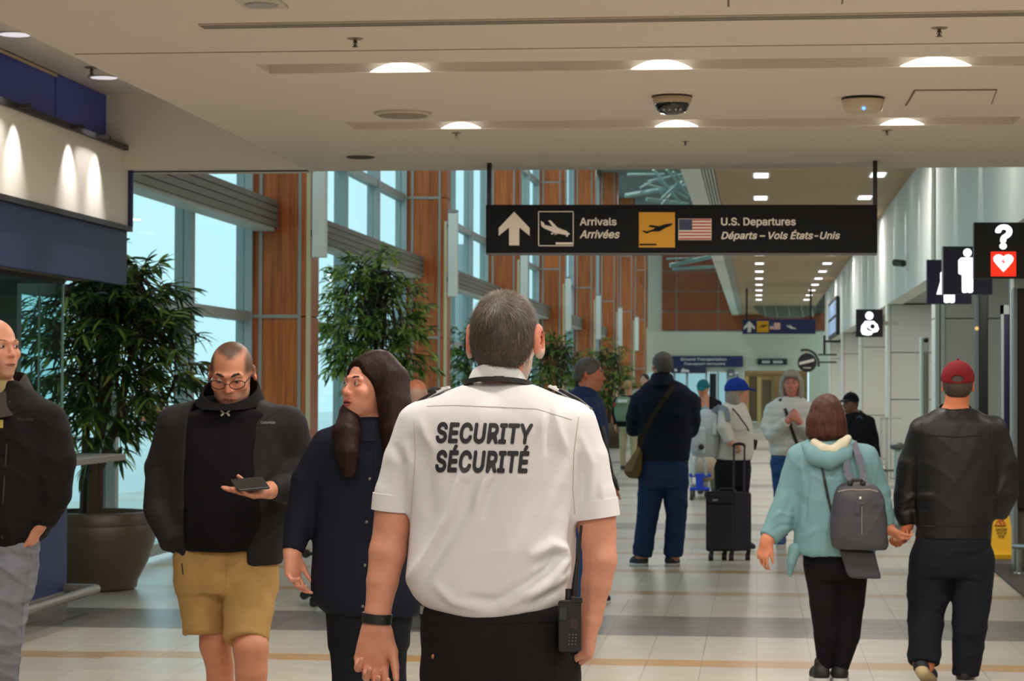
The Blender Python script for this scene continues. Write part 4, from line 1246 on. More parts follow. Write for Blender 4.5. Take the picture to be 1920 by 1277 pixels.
def make_tree(base, z0, stems, crown, n, L, W, n_parts, label, mw=(5, 3, 1), cut=None, planter=None):
    """crown: list of (centre, radii)"""
    t = empty('potted_tree', base, label, 'tree')
    tips = []
    for s_ in stems:
        MB().tube(s_[0], s_[1], 8).build('trunk', BARK, t, smooth=True)
    leaf_me = []
    for m in LEAFM:
        V, Fc = leaf_geo(L, W, .25)
        me = bpy.data.meshes.new('leaf'); me.from_pydata(V, [], Fc); me.update(); me.materials.append(m); leaf_me.append(me)
    twig = MB()
    items = []
    hub = [s_[0][-1] for s_ in stems]
    while len(items) < n:
        c, r = rng.choices(crown, [x[1][0] * x[1][1] * x[1][2] for x in crown])[0]
        while True:
            v = Vector((rng.uniform(-1, 1), rng.uniform(-1, 1), rng.uniform(-1, 1)))
            if .15 < v.length < 1: break
        p = Vector(c) + Vector((v.x * r[0], v.y * r[1], v.z * r[2]))
        out = Vector((v.x, v.y, v.z * .3 + .15)).normalized()
        ln = rng.uniform(.18, .42) * max(r) * .8
        q = p + out * ln + Vector((0, 0, -.25 * ln))
        h = rng.choice(hub)
        mid = h.lerp(p, .6) + Vector((0, 0, .08))
        if rng.random() < .4: twig.tube([h, mid, p, q], [.012, .008, .005, .002], 4)
        else: twig.tube([p - out * ln * .5, p, q], [.005, .005, .002], 4)
        k = rng.randint(7, 12)
        for i in range(k):
            a = p.lerp(q, (i + .5) / k)
            side = out.cross(Vector((0, 0, 1))).normalized() * (1 if i % 2 else -1)
            d = (out * rng.uniform(.4, 1.1) + side * rng.uniform(.3, 1.0) + Vector((0, 0, rng.uniform(-1.0, .15)))).normalized()
            if cut and cut(a + d * L): continue
            items.append((a, d, rng.uniform(.65, 1.2), rng.choices((0, 1, 2), mw)[0]))
    twig.build('branches', BARK, t)
    items.sort(key=lambda e: e[0].y - .4 * (e[2]))
    big = MB()
    for i, (a, d, s_, mi) in enumerate(items):
        R = d.to_track_quat('X', 'Z').to_matrix()
        R = R @ Matrix.Rotation(rng.uniform(-.7, .7), 3, 'X')
        if i < n_parts:
            o = bpy.data.objects.new('leaf', leaf_me[mi]); COL.objects.link(o)
            o.parent = t
            M4 = R.to_4x4(); 
            o.rotation_euler = R.to_euler(); o.scale = (s_, s_, s_); o.location = a - Vector(base)
    V, Fc = leaf_geo(L, W, .25); Vn = np.array(V)
    for mi in range(3):
        VV, FF = [], []
        for (a, d, s_, m_) in items[n_parts:]:
            if m_ != mi: continue
            R = np.array(d.to_track_quat('X', 'Z').to_matrix() @ Matrix.Rotation(rng.uniform(-.7, .7), 3, 'X'))
            n0 = len(VV) * len(Vn)
            VV.append((Vn * s_) @ R.T + np.array(a)); FF.append(np.array(Fc) + n0)
        if VV:
            o = link_mesh('foliage', me_from('foliage', np.concatenate(VV), np.concatenate(FF)), LEAFM[mi], t)
            o['kind'] = 'stuff'
    return t
def planter(c, r_top, h, label, group=None):
    p = empty('planter', c, label, 'planter', group)
    k = r_top
    MB().lathe(c, [(k * .62, 0), (k * .68, h * .03), (k * .70, h * .12), (k * .86, h * .36), (k * .97, h * .62), (k, h * .82), (k * .985, h * .84), (k * .95, h * .845), (k * .95, h * .98), (k * .93, h), (k * .86, h), (k * .86, h * .9)], 40, caps=False).build('pot', POT, p, smooth=True)
    MB().lathe(Vector(c) + Vector((0, 0, h * .86)), [(k * .89, 0), (k * .5, .015), (.01, .02)], 24).build('soil', SOIL, p)
    return p

# first tree, by the kiosk
f = atz(172, 1112); Y1 = f.y + .33
k1 = Y1 / 4300
c1 = Vector((at(178, 1000, Y1).x, Y1, 0))
planter(c1, 118 * k1, at(178, 958, Y1).z, 'big round bronze planter beside the kiosk at left')
zr = at(178, 958, Y1).z - .05
st = []
for px, tx, dy in ((158, 150, .05), (172, 190, -.06), (184, 250, .02), (166, 215, .1)):
    st.append(([at(px, 962, Y1 + dy) , at(px + 2, 880, Y1 + dy), at((px + tx) / 2 + 8, 780, Y1 + dy), at(tx, 640, Y1 + dy), at(tx + 10, 520, Y1)], [.04, .036, .03, .022, .012]))
def cr(px, py, Y, rx, ry, rz): return (at(px, py, Y), (rx * Y / 4300, rz, ry * Y / 4300))
make_tree(c1, zr, st, [cr(180, 640, Y1, 125, 165, .55), cr(250, 590, Y1 - .1, 70, 120, .45), cr(312, 690, Y1 - .2, 66, 100, .45), cr(300, 590, Y1 - .15, 44, 70, .35), cr(110, 660, Y1 + .1, 80, 120, .4), cr(200, 780, Y1, 100, 85, .45), cr(235, 490, Y1, 45, 55, .3)],
          4000, .185, .0145, 300, 'tall dark leafy indoor tree growing in the planter beside the kiosk', (6, 3, 1), cut=lambda p: p.y < YK + .25 and p.z < 1.3)
def bay_tree(px, py_top, py_bot, rx, Y, n, L, lab, labp, mw, nparts=0):
    k = Y / 4300
    x = at(px, 700, Y).x
    c = Vector((x, Y, 0))
    planter(c, .48, .62, labp)
    zt, zb = at(px, py_top, Y).z, at(px, py_bot, Y).z
    st = [([c + Vector((dx, dy, .553)), c + Vector((dx * 1.4, dy, 1.1)), c + Vector((dx * 3, dy * 2, (zt + zb) / 2)), c + Vector((dx * 4, dy * 3, zt - .4))], [.035, .03, .02, .01]) for dx, dy in ((-.05, .03), (.05, -.03), (.01, .06))]
    rxm = rx * k
    cz = (zt + zb) / 2
    make_tree(c, .55, st, [(Vector((x, Y, cz)), (rxm * .88, rxm * .7, (zt - zb) * .40)), (Vector((x + rxm * .3, Y, cz - .25)), (rxm * .6, rxm * .6, (zt - zb) * .3)), (Vector((x - rxm * .35, Y, cz + .1)), (rxm * .55, rxm * .5, (zt - zb) * .33)), (Vector((x + .1 * rxm, Y, zt - .35)), (rxm * .4, rxm * .4, .28))],
              n, L, L * .10, nparts, lab, mw)
bay_tree(697, 446, 765, 112, 26.3, 3400, .155, 'bright green leafy tree in front of the second window bay', 'round bronze planter under the bright green tree', (3, 5, 4), 260)
bay_tree(893, 588, 770, 62, 36.5, 1500, .16, 'green potted tree mostly hidden behind the security guard', 'round bronze planter hidden behind the security guard', (5, 4, 1))
bay_tree(1042, 616, 775, 66, 47, 1900, .17, 'grey green potted tree right of the security guard', 'round bronze planter right of the guard behind the blue jacket', (4, 4, 2))
bay_tree(1140, 632, 785, 50, 58, 1500, .19, 'farthest grey green potted tree before the far wood piers', 'farthest round bronze planter', (4, 4, 2))
# ------------------------------------------------------------------ people
def V3(*a): return np.array(a, dtype=np.float64)
SKIN = mat('skin', (198, 140, 112), .52, attr=True, var=.06, vscale=40, bump=.08, bscale=140)
EYEM = mat('eye', (230, 226, 220), .2, attr=True)
def cloth(name, rgb=None, rough=.85, var=.06, bump=.25, bscale=220, **k): return mat(name, rgb, rough, var=var, vscale=14, bump=bump, bscale=bscale, spec=.2, **k)

class Fig:
    def __init__(s, label, Y, px, h, name='person', cat='person'):
        s.Y = Y; s.k = Y / F_PX; s.h = h
        s.root = empty(name, (at(px, 800, Y).x, Y, 0), label, cat)
        s.core = Sdf(h); s.ear = 1.0; s.paint = []
    def P(s, px, py, dy=0.0):
        return np.array(at(px, py, s.Y + dy))
    def ch(s, pts):
        """[(px, py, dy, r_px)] -> world chain"""
        return [(s.P(x, y, d), r * s.k) for x, y, d, r in pts]
    def rows(s, rows, dy=0.0, scale=1.0):
        """[(py, xl, xr, half depth px, dy)] -> loft sections"""
        out = []
        for r in rows:
            py, xl, xr, b = r[:4]; d = (r[4] if len(r) > 4 else 0) + dy
            a, c = s.P(xl, py, d), s.P(xr, py, d)
            out.append(((a[2] + c[2]) / 2, (a[0] + c[0]) / 2, s.Y + d, abs(c[0] - a[0]) / 2 * scale, b * s.k * scale))
        return sorted(out)
    # -- core body inside the clothes
    def body(s, torso, limbs, bare=(), k=.02):
        if torso: s.core.loft(s.rows(torso, scale=.80), k=.03)
        for l in limbs:
            l = s.ch(l); s.core.chain(l, k, scale=.72)
        for l in bare: s.core.chain(s.ch(l), k)
    def head(s, px, py, hpx, yaw=0, pitch=0, roll=0, dy=0.0, neck=None, wide=1.0, age=0.0, female=False, jaw=1.0):
        """px,py: middle of the head; hpx: chin-to-crown height; yaw 0 faces the camera, + turns to the right of the picture"""
        sc = hpx * s.k / .232
        c = s.P(px, py, dy)
        R = (Matrix.Rotation(math.radians(yaw), 3, 'Z') @ Matrix.Rotation(math.radians(pitch), 3, 'X') @ Matrix.Rotation(math.radians(roll), 3, 'Y'))
        Rn = np.array(R)
        W = lambda x, y, z: c + Rn @ (np.array((x * wide, y, z)) * sc)
        s.hd = (c, Rn, sc, W, wide)
        A = s.core; e = lambda p, r, k=.02, mode='u': A.ell(W(*p), (r[0] * sc * wide, r[1] * sc, r[2] * sc), Rn, k * sc, mode)
        cn = lambda p, q, r1, r2=None, k=.012, mode='u': A.cone(W(*p), W(*q), r1 * sc, (r1 if r2 is None else r2) * sc, k * sc, mode)
        e((0, .018, .026), (.074, .094, .089))
        e((0, -.030, -.030), (.060, .060, .078), .025)
        e((0, -.018, -.068), (.053 * jaw, .060, .042), .025)
        e((0, -.072, -.097), (.024 * jaw, .018, .017), .025)
        for g in (-1, 1):
            e((g * .040, -.062, -.020), (.023, .022, .022), .02)
            cn((g * .010, -.084, .027), (g * .044, -.070, .025), .009)
            e((g * .031, -.100, .009), (.018, .016, .011), .016, 's')
            e((g * .0115, -.094, -.027), (.0078, .010, .0068), .008)
            ez = s.ear
            Re = Rn @ np.array(Matrix.Rotation(g * .35, 3, 'Z') @ Matrix.Rotation(-.15, 3, 'X'))
            A.ell(W(g * (.080 + .006 * (ez - 1) * 3), .016, -.004), np.array((.008, .019, .032)) * sc * ez, Re, .006 * sc)
            A.ell(W(g * (.084 + .006 * (ez - 1) * 3), .010, -.002), np.array((.006, .010, .018)) * ez * sc, Re, .006 * sc, 's')
        cn((0, -.082, .016), (0, -.1065, -.023), .0065, .0098, k=.010)
        e((0, -.078, -.058), (.036, .016, .022), .02)
        if neck is not None:
            b = s.P(*neck[:3]); A.cone(W(0, .024, -.050), b, .053 * sc * neck[3], .060 * sc * neck[3], .03)
        s.paint.append(('head', c, Rn, sc, wide))
    def on_face(s, x, z, off=0.0):
        """point of the face in front of head coordinates x, z"""
        c, Rn, sc, W, wide = s.hd
        d = Vector(Rn @ V3(0, 1, 0))
        h = s.face.ray_cast(Vector(W(x, -.2, z)), d)
        return (np.array(h[0]) if h[0] else W(x, -.085, z)) - np.array(d) * off * sc
    def eyes(s, look=(0, 0), iris=(70, 50, 36), brow=(60, 44, 34), lips=(168, 96, 84), mouth='closed', browt=.004, open_eye=.0046, lipw=.7):
        c, Rn, sc, W, wide = s.hd
        fine = s.Y < 30
        for g in (-1, 1):
            mb = MB(); ec = W(g * .031, -.0735, .0095)
            Rr = Matrix(Rn.tolist())
            mb.ball(ec, .0125 * sc, 24, 20, Rr @ Matrix.Rotation(math.pi / 2, 3, 'X'))
            me = bpy.data.meshes.new('eye'); me.from_pydata([tuple(v) for v in mb.V], [], mb.F); me.update()
            fwd = Rn @ V3(look[0], -1, look[1]); fwd /= np.linalg.norm(fwd)
            col = me.color_attributes.new('Col', 'FLOAT_COLOR', 'POINT')
            for i, v in enumerate(mb.V):
                d = np.array(v) - np.array(ec); d /= np.linalg.norm(d)
                a = float(d @ fwd)
                rgb = srgb((12, 10, 10)) if a > .972 else srgb(iris) if a > .86 else srgb((196, 184, 174))
                col.data[i].color = (*rgb, 1)
            eye = link_mesh('eye', me, EYEM, s.root, True)
            if fine:                                     # lids closing over the eyeball around an almond opening
                A = Sdf(.0016 if s.Y < 13 else .0028)
                A.ell(ec, np.array((.0148, .0138, .0125)) * sc, Rn, .001)
                A.ell(W(g * .031, -.088, .0092), np.array((.0128, .012, open_eye)) * sc, Rn @ np.array(Matrix.Rotation(g * .10, 3, 'Y')), .0015, 's')
                A.ell(ec, np.array((.0126,) * 3) * sc, Rn, .0005, 's')
                V, Q, G = A.mesh()
                me = me_from('eyelid', V, Q)
                cc = me.color_attributes.new('Col', 'FLOAT_COLOR', 'POINT')
                cl = np.tile(np.array(srgb(s.tone)) * np.array((.92, .84, .82)), (len(V), 1))
                cc.data.foreach_set('color', np.concatenate([cl, np.ones((len(V), 1))], 1).astype(np.float32).ravel())
                link_mesh('eyelid', me, SKIN, eye, True)
            b = Sdf(min(s.h, .003 * sc + .001))
            pts = [(s.on_face(g * x, z), browt * sc * r) for x, z, r in ((.013, .0285, .8), (.024, .0330, 1), (.036, .0340, .9), (.047, .0295, .5))]
            b.chain(pts, .003)
            s.part('eyebrow', b, mat('brow_%d_%d_%d' % brow, brow, .9))
        m = Sdf(.002 if s.Y < 13 else .005)
        op = {'closed': 0.0, 'open': .0055, 'smile': .003}[mouth]
        up = .005 if mouth == 'smile' else 0.0
        hw = .026 if mouth == 'open' else .028 if mouth == 'smile' else .025
        xs = (-1, -.5, 0, .5, 1)
        m.chain([(s.on_face(hw * x, -.0575 + op * .5 * (1 - x * x) + up * x * x - .0025 * x * x), (.0018 + .0022 * lipw * (1 - x * x)) * sc) for x in xs], .002)
        m.chain([(s.on_face(hw * x, -.0640 - op * (1 - x * x) + up * x * x + .0040 * x * x), (.0018 + .0030 * lipw * (1 - x * x)) * sc) for x in xs], .002)
        s.part('lips', m, mat('lips_%d_%d_%d' % lips, lips, .45))
        t = Sdf(.0015 if s.Y < 13 else .004)
        if mouth != 'closed':
            t.ell(s.on_face(0, -.060 - op * .3), np.array((hw * .8, .004, .003 + op * .75)) * sc, Rn, .002)
            s.part('mouth', t, mat('teeth', (226, 214, 200), .4) if mouth == 'smile' else mat('mouth_dark', (50, 18, 18), .6))
        elif s.Y < 13:
            t.chain([(s.on_face(hw * x * .96, -.0605 + .0015 * x * x, .0022 * (1 - x * x)), .0012 * sc) for x in xs], .001)
            s.part('mouth_line', t, mat('mouth_dark', (50, 18, 18), .6))
    def hand(s, w, d, n, side, L=.185, curl=(25, 30, 35, 40), spread=5, thumb=35, tcurl=20, sdf=None):
        """w wrist (world), d finger direction, n palm normal, side +1/-1 puts the thumb on d x n or opposite"""
        A = sdf or s.core
        w = np.array(w, dtype=float); d = np.array(d, dtype=float); d /= np.linalg.norm(d)
        n = np.array(n, dtype=float); n -= d * (n @ d); n /= np.linalg.norm(n)
        t = np.cross(d, n) * side
        u = L / .185
        kn = []
        for i, o in enumerate((.031, .010, -.011, -.030)):
            b = w + (d * .012 + t * o * .55) * u; kk = w + (d * (.090, .094, .089, .080)[i] + t * o - n * .003) * u
            A.cone(b, kk, .0145 * u, .0115 * u, .018 * u); kn.append(kk)
        A.ell(w + (d * .05 + n * .004) * u, np.array((.034, .048, .015)) * u, np.stack([t, d, n], 1), .015 * u)
        for i, kk in enumerate(kn):
            a = math.radians(spread * (1.2, .3, -.5, -1.5)[i])
            dd = d * math.cos(a) + t * math.sin(a)
            ang = 0; p = kk
            ln = (.044, .049, .045, .034)[i]
            for j, (f, r0, r1) in enumerate(((1, .0098, .0088), (.62, .0086, .0078), (.5, .0077, .0066))):
                ang += math.radians(curl[i] * (1, 1.15, .7)[j])
                q = p + (dd * math.cos(ang) + n * math.sin(ang)) * ln * f * u
                A.cone(p, q, r0 * u, r1 * u, .004 * u); p = q
        a = math.radians(thumb)
        b0 = w + (d * .018 + t * .022 + n * .004) * u
        td = d * math.cos(a) + t * math.sin(a)
        b1 = b0 + (td * .042 + n * .008) * u
        b2 = b1 + (d * math.cos(a * .5) + t * math.sin(a * .5) + n * math.sin(math.radians(tcurl))) * .034 * u
        b3 = b2 + (d * math.cos(a * .3) + t * math.sin(a * .3) + n * math.sin(math.radians(tcurl * 1.6))) * .026 * u
        A.cone(b0, b1, .0165 * u, .0125 * u, .014 * u); A.cone(b1, b2, .0118 * u, .0098 * u, .006 * u); A.cone(b2, b3, .0096 * u, .0076 * u, .004 * u)
        return w + d * .09 * u
    def part(s, name, sdf, m, disp=None, parent=None, label=None):
        V, Q, G = sdf.mesh(disp)
        o = link_mesh(name, me_from(name, V, Q), m, parent or s.root, True)
        if label: o['label'] = label
        s.last = (V, Q, G)
        return o
    def finish_body(s, tone=(198, 140, 112), beard=None, buzz=None, buzzc=(90, 80, 72), lipc=None, nosered=1.08):
        V, Q, G = s.core.mesh()
        me = me_from('body', V, Q); s.tone = tone
        if s.paint:
            nr = np.linalg.norm(V - s.hd[0], axis=1) < .17
            qq = Q[nr[Q].all(1)]; ids = np.unique(qq); rm = np.zeros(len(V), dtype=np.int64); rm[ids] = np.arange(len(ids))
            s.face = BVHTree.FromPolygons(V[ids].tolist(), rm[qq].tolist())
        C = np.tile(np.array(srgb(tone)), (len(V), 1))
        for tagn, c, Rn, sc, wide in s.paint:
            L = (V - c) @ Rn / sc; L[:, 0] /= wide
            inh = (np.abs(L[:, 0]) < .12) & (np.abs(L[:, 1]) < .16) & (L[:, 2] > -.14) & (L[:, 2] < .14)
            red = np.exp(-((L[:, 1] + .105)**2 + (L[:, 2] + .022)**2 + L[:, 0]**2) / .0009) + .6 * np.exp(-((np.abs(L[:, 0]) - .045)**2 + (L[:, 2] + .02)**2 + (L[:, 1] + .07)**2) / .0007)
            ear = inh & (np.abs(L[:, 0]) > .074) & (np.abs(L[:, 2]) < .05)
            C[:, 0] *= 1 + .05 * red * inh; C[:, 1] *= 1 - .08 * red * inh; C[:, 2] *= 1 - .10 * red * inh
            C[ear] *= np.array((1.08, .86, .82))
            if beard is not None:
                col, a, top = beard
                m = inh & (L[:, 1] < .03) & (L[:, 2] < top + .02 * (L[:, 1] > -.07)) & ~((np.abs(L[:, 0]) < .024) & (L[:, 2] > -.071) & (L[:, 2] < -.050) & (L[:, 1] < -.07)) & (L[:, 2] > -.125)
                f = (a * np.clip((top + .012 - L[:, 2]) / .02, 0, 1) * m)[:, None]
                C = C * (1 - f) + np.array(srgb(col)) * f
            if buzz is not None:
                f = (buzz(L) * inh)[:, None]
                C = C * (1 - f) + np.array(srgb(buzzc)) * f
        col = me.color_attributes.new('Col', 'FLOAT_COLOR', 'POINT')
        col.data.foreach_set('color', np.concatenate([C, np.ones((len(C), 1))], 1).astype(np.float32).ravel())
        return link_mesh('body', me, SKIN, s.root, True)
    # -- hair in head coordinates
    def hair(s, kind, m, grow=.008, h=None, disp=None, front=-.060, nape=-.062, extra=None, name='hair'):
        c, Rn, sc, W, wide = s.hd
        A = Sdf(h or s.h)
        g = grow
        A.ell(W(0, .018, .026), np.array(((.074 + g) * wide, .094 + g, .089 + g)) * sc, Rn, .02)
        A.ell(W(0, .035, -.02), np.array(((.066 + g * .6) * wide, .070 + g * .5, .062)) * sc, Rn, .03 * sc)
        Ys = [-.20, front - .01, front, front + .03, -.008, .030, .055, .20]
        Zs = [.5, .5, .050, .012, -.004, .004, nape, nape]
        if kind == 'bald': Zs = [.5, .5, .5, .03, -.004, .0, nape, nape]
        def keep(x, y, z):
            lx = ((x - c[0]) * Rn[0, 0] + (y - c[1]) * Rn[1, 0] + (z - c[2]) * Rn[2, 0]) / sc
            ly = ((x - c[0]) * Rn[0, 1] + (y - c[1]) * Rn[1, 1] + (z - c[2]) * Rn[2, 1]) / sc
            lz = ((x - c[0]) * Rn[0, 2] + (y - c[1]) * Rn[1, 2] + (z - c[2]) * Rn[2, 2]) / sc
            zb = np.interp(ly.ravel(), Ys, Zs).reshape(ly.shape)
            d = (zb - lz) * .6
            return (d * sc).astype(np.float32)
        A.op(keep, None, None, .006 * sc, 'i')
        if extra: extra(A, W, sc, Rn)
        return s.part(name, A, m, disp)
    def cap(s, m, tilt=0.0, grow=.016, brim=True, back_hole=False, bm=None):
        c, Rn, sc, W, wide = s.hd
        A = Sdf(s.h * .8)
        A.ell(W(0, .018, .034), np.array(((.074 + grow) * wide, .094 + grow, .086 + grow)) * sc, Rn, .01)
        zc = .034
        def keep(x, y, z):
            ly = ((x - c[0]) * Rn[0, 1] + (y - c[1]) * Rn[1, 1] + (z - c[2]) * Rn[2, 1]) / sc
            lz = ((x - c[0]) * Rn[0, 2] + (y - c[1]) * Rn[1, 2] + (z - c[2]) * Rn[2, 2]) / sc
            return ((zc - .13 * ly - .012 - lz) * sc).astype(np.float32)
        A.op(keep, None, None, .004, 'i')
        if back_hole: A.ell(W(0, .128, .034), np.array((.034, .05, .017)) * sc, Rn, .004, 's')
        o = s.part('cap', A, m)
        if brim:
            B = Sdf(s.h * .6)
            B.ell(W(0, -.112, .044), np.array((.068 * wide, .072, .0085)) * sc, Rn @ np.array(Matrix.Rotation(.18, 3, 'X')), .004)
            s.part('cap_brim', B, bm or m, parent=o)
        mb = MB(); mb.ball(W(0, .016, .034 + .086 + grow + .003), .008 * sc, 8, 6); mb.build('cap_button', bm or m, o)
        return o
    # -- garments
    def garment(s, name, m, torso=None, sleeves=(), disp=None, h=None, cuts=(), k=.03, extra=None, n=2.4, rtop=.03, rbot=.006, label=None):
        A = Sdf(h or s.h)
        if torso: A.loft(s.rows(torso), n=n, rtop=rtop, rbot=rbot)
        for l in sleeves: A.chain(s.ch(l), k, flat=True)
        for c in cuts: A.op(*c)
        if extra: extra(A)
        return s.part(name, A, m, disp, label=label)
    def shoe(s, ankle, toe, m, w=.042, sole=None, lift=0.0):
        """ankle/toe: world points near the floor (z ignored: rests on the floor)"""
        A = Sdf(max(.006, s.h * .8)); a = np.array(ankle, float); t = np.array(toe, float)
        z0 = lift
        a[2] = z0 + .045; t[2] = .032
        hl = a + (a - t) * .18
        A.cone(hl, a * .4 + t * .6, w * .95, w * 1.05, .02); A.cone(a * .4 + t * .6, t, w * 1.05, w * .85, .02); A.cone(a, a + V3(0, 0, .06), w * .95, w * .9, .02)
        A.op(lambda x, y, z: ((z0 * 0 + .012) - z).astype(np.float32) + 0 * x + 0 * y, None, None, .004, 'i')
        sh = s.part('shoe', A, m)
        if sole:
            B = Sdf(max(.005, s.h * .7))
            b = a.copy(); b[2] = .0; tt = t.copy(); tt[2] = .0; hh = hl.copy(); hh[2] = 0
            B.cone(hh, b * .4 + tt * .6, w * 1.02, w * 1.12, .02); B.cone(b * .4 + tt * .6, tt, w * 1.12, w * .92, .02)
            B.op(lambda x, y, z: np.maximum(z - .026, -z).astype(np.float32) + 0 * x + 0 * y, None, None, .004, 'i')
            s.part('shoe_sole', B, sole, parent=sh)
    def band(s, name, m, axis_pts, rpx, w_px, thick=.004, h=None):
        """a ring lying on a limb between two points, as a lofted tube"""
        a, b = s.P(*axis_pts[0]), s.P(*axis_pts[1])
        mb = MB(); a, b = Vector(a), Vector(b); d = (b - a).normalized(); u = d.orthogonal().normalized(); v = d.cross(u)
        rings = []
        r = rpx * s.k
        for off, rr in ((0, r), (0, r + thick), (1, r + thick), (1, r)):
            p = a.lerp(b, off)
            rings.append([p + (u * math.cos(6.28318 * i / 36) + v * math.sin(6.28318 * i / 36)) * rr for i in range(36)])
        mb.rings(rings + [rings[0]], caps=False)
        return mb.build(name, m, s.root, smooth=True)
def bvh_of(part): 
    V, Q, G = part
    return BVHTree.FromPolygons(V.tolist(), Q.tolist())
def cut_front(fig, rows, Yc, depth=1.0):
    """removes a strip (rows: py, xl, xr) on the camera side of the plane Yc"""
    T = []
    for py, xl, xr in rows:
        a, b = fig.P(xl, py), fig.P(xr, py); T.append((a[2], a[0], b[0]))
    T = np.array(sorted(T))
    def fn(x, y, z):
        zf = z.ravel()
        l = np.interp(zf, T[:, 0], T[:, 1]).reshape(z.shape); r = np.interp(zf, T[:, 0], T[:, 2]).reshape(z.shape)
        d = np.maximum(np.maximum(l - x, x - r), y - Yc)
        d = np.maximum(d, np.maximum(T[0, 0] - z, z - T[-1, 0]))
        return d.astype(np.float32)
    lo = (T[:, 1].min(), Yc - depth, T[0, 0]); hi = (T[:, 2].max(), Yc, T[-1, 0])
    return (fn, np.array(lo), np.array(hi), .012, 's')
def project(pts, bvh, Y, off=.002, back=3.0):
    """drops pixel points onto a surface along the viewing direction"""
    out = []
    o = Vector((0, 0, EYE))
    for px, py in pts:
        d = ray(px, py).normalized()
        t = max(0, (Y - back)) / d.y
        hit = bvh.ray_cast(o + d * t, d)
        if hit[0] is None:
            out.append(None)
        else:
            out.append(hit[0] - d * off)
    return out
def text_on(fig, bvh, body, x0, y0, x1, y1, m, shear=0, bold=.02, name='lettering', skew=0.0, sub=2, off=.0022, parent=None):
    V, Fc = text2d(body, shear, bold)
    import bmesh
    bm = bmesh.new()
    vs = [bm.verts.new((v[0], v[1], v[2])) for v in V]
    for f in Fc:
        try: bm.faces.new([vs[i] for i in f])
        except ValueError: pass
    for _ in range(sub):
        L = [e for e in bm.edges if e.calc_length() > .12]
        if L: bmesh.ops.subdivide_edges(bm, edges=L, cuts=1)
    bmesh.ops.triangulate(bm, faces=bm.faces)
    bm.verts.index_update()
    mn, mx = V.min(0), V.max(0)
    pts = []
    for v in bm.verts:
        px = x0 + (x1 - x0) * (v.co.x - mn[0]) / (mx[0] - mn[0]); py = y1 - (y1 - y0) * (v.co.y - mn[1]) / (mx[1] - mn[1])
        py += skew * (px - x0)
        pts.append((px, py))
    lay = [v.co.z / .003 for v in bm.verts]
    W = project(pts, bvh, fig.Y, off)
    o_ = Vector((0, 0, EYE))
    W = [None if w is None else w + (o_ - w).normalized() * l * .00012 for w, l in zip(W, lay)]
    ok = [w is not None for w in W]
    Fn = [tuple(v.index for v in f.verts) for f in bm.faces if all(ok[v.index] for v in f.verts)]
    me = bpy.data.meshes.new(name)
    me.from_pydata([tuple(w) if w else (0, 0, 0) for w in W], [], Fn); me.update()
    bm.free()
    return link_mesh(name, me, m, parent or fig.root)
def seam(fig, bvh, pts, r, m, name='seam', n=24, off=.0):
    P = []
    for i in range(len(pts) - 1):
        for t in np.linspace(0, 1, n, endpoint=(i == len(pts) - 2)):
            P.append((pts[i][0] + (pts[i + 1][0] - pts[i][0]) * t, pts[i][1] + (pts[i + 1][1] - pts[i][1]) * t))
    W = [w for w in project(P, bvh, fig.Y, off) if w is not None]
    if len(W) < 3: return None
    return MB().tube(W, r, 6).build(name, m, fig.root, smooth=True)
def to_px(V):
    Q = (np.asarray(V) - np.array((0, 0, EYE))) @ np.array(CAMR)
    return CXP + F_PX * Q[:, 0] / -Q[:, 2], CYP - F_PX * Q[:, 1] / -Q[:, 2]
def drawn_folds(lines, base=None, facing=-1):
    """lines: (polyline px, width px, height m) raised or sunk on the side of the cloth turned to the camera"""
    def f(V, G):
        px, py = to_px(V)
        o = np.zeros(len(V)) if base is None else base(V, G).astype(np.float64)
        fac = np.clip(-G[:, 1] * 1.6, 0, 1)
        for pl, w, a in lines:
            best = np.full(len(V), 1e9)
            n = len(pl) - 1
            tt = np.zeros(len(V))
            for i in range(n):
                x0, y0 = pl[i]; x1, y1 = pl[i + 1]
                L2 = (x1 - x0)**2 + (y1 - y0)**2
                t = np.clip(((px - x0) * (x1 - x0) + (py - y0) * (y1 - y0)) / L2, 0, 1)
                d = (px - x0 - t * (x1 - x0))**2 + (py - y0 - t * (y1 - y0))**2
                m = d < best; best = np.where(m, d, best); tt = np.where(m, (i + t) / n, tt)
            o += a * np.exp(-best / w**2) * np.sin(np.clip(tt * .9 + .06, 0, 1) * math.pi)**.5 * fac
        return o.astype(np.float32)
    return f

# ================================================================== the security guard
GY = 5.6
g = Fig('security guard seen from behind in a white short sleeved shirt', GY, 930, .0052)
g.root['label'] = 'person seen from behind in white short-sleeved shirt lettered SECURITY'
SHIRT = cloth('shirt_white', (220, 219, 222), .75, .015, .06, 500)
GT = [(716, 885, 992, 55, .01), (740, 828, 1046, 80), (765, 785, 1088, 96), (800, 768, 1100, 104), (850, 766, 1094, 106), (910, 769, 1084, 106), (970, 771, 1079, 106), (1030, 767, 1079, 108), (1080, 763, 1076, 108), (1105, 770, 1071, 106), (1125, 784, 1062, 102), (1140, 806, 1040, 98), (1152, 850, 985, 90)]
LA = [(792, 800, 0, 48), (760, 862, 0, 41), (740, 925, 0, 37), (737, 952, 0, 35.5)]
RA = [(1068, 800, 0, 50), (1097, 860, 0, 43), (1112, 930, 0, 41.5), (1116, 966, 0, 42)]
LB = [(742, 920, 0, 33), (736, 985, 0, 35), (727, 1035, -.01, 35), (717, 1090, -.02, 29.5), (708, 1150, -.03, 24), (706, 1178, -.03, 24)]
RB_ = [(1112, 925, 0, 35), (1121, 1000, 0, 34), (1125, 1050, -.01, 31.5), (1118, 1095, -.01, 28), (1110, 1140, -.01, 22.5), (1107, 1160, -.01, 23)]
g.body(GT, [LA, RA], [LB, RB_], k=.03)
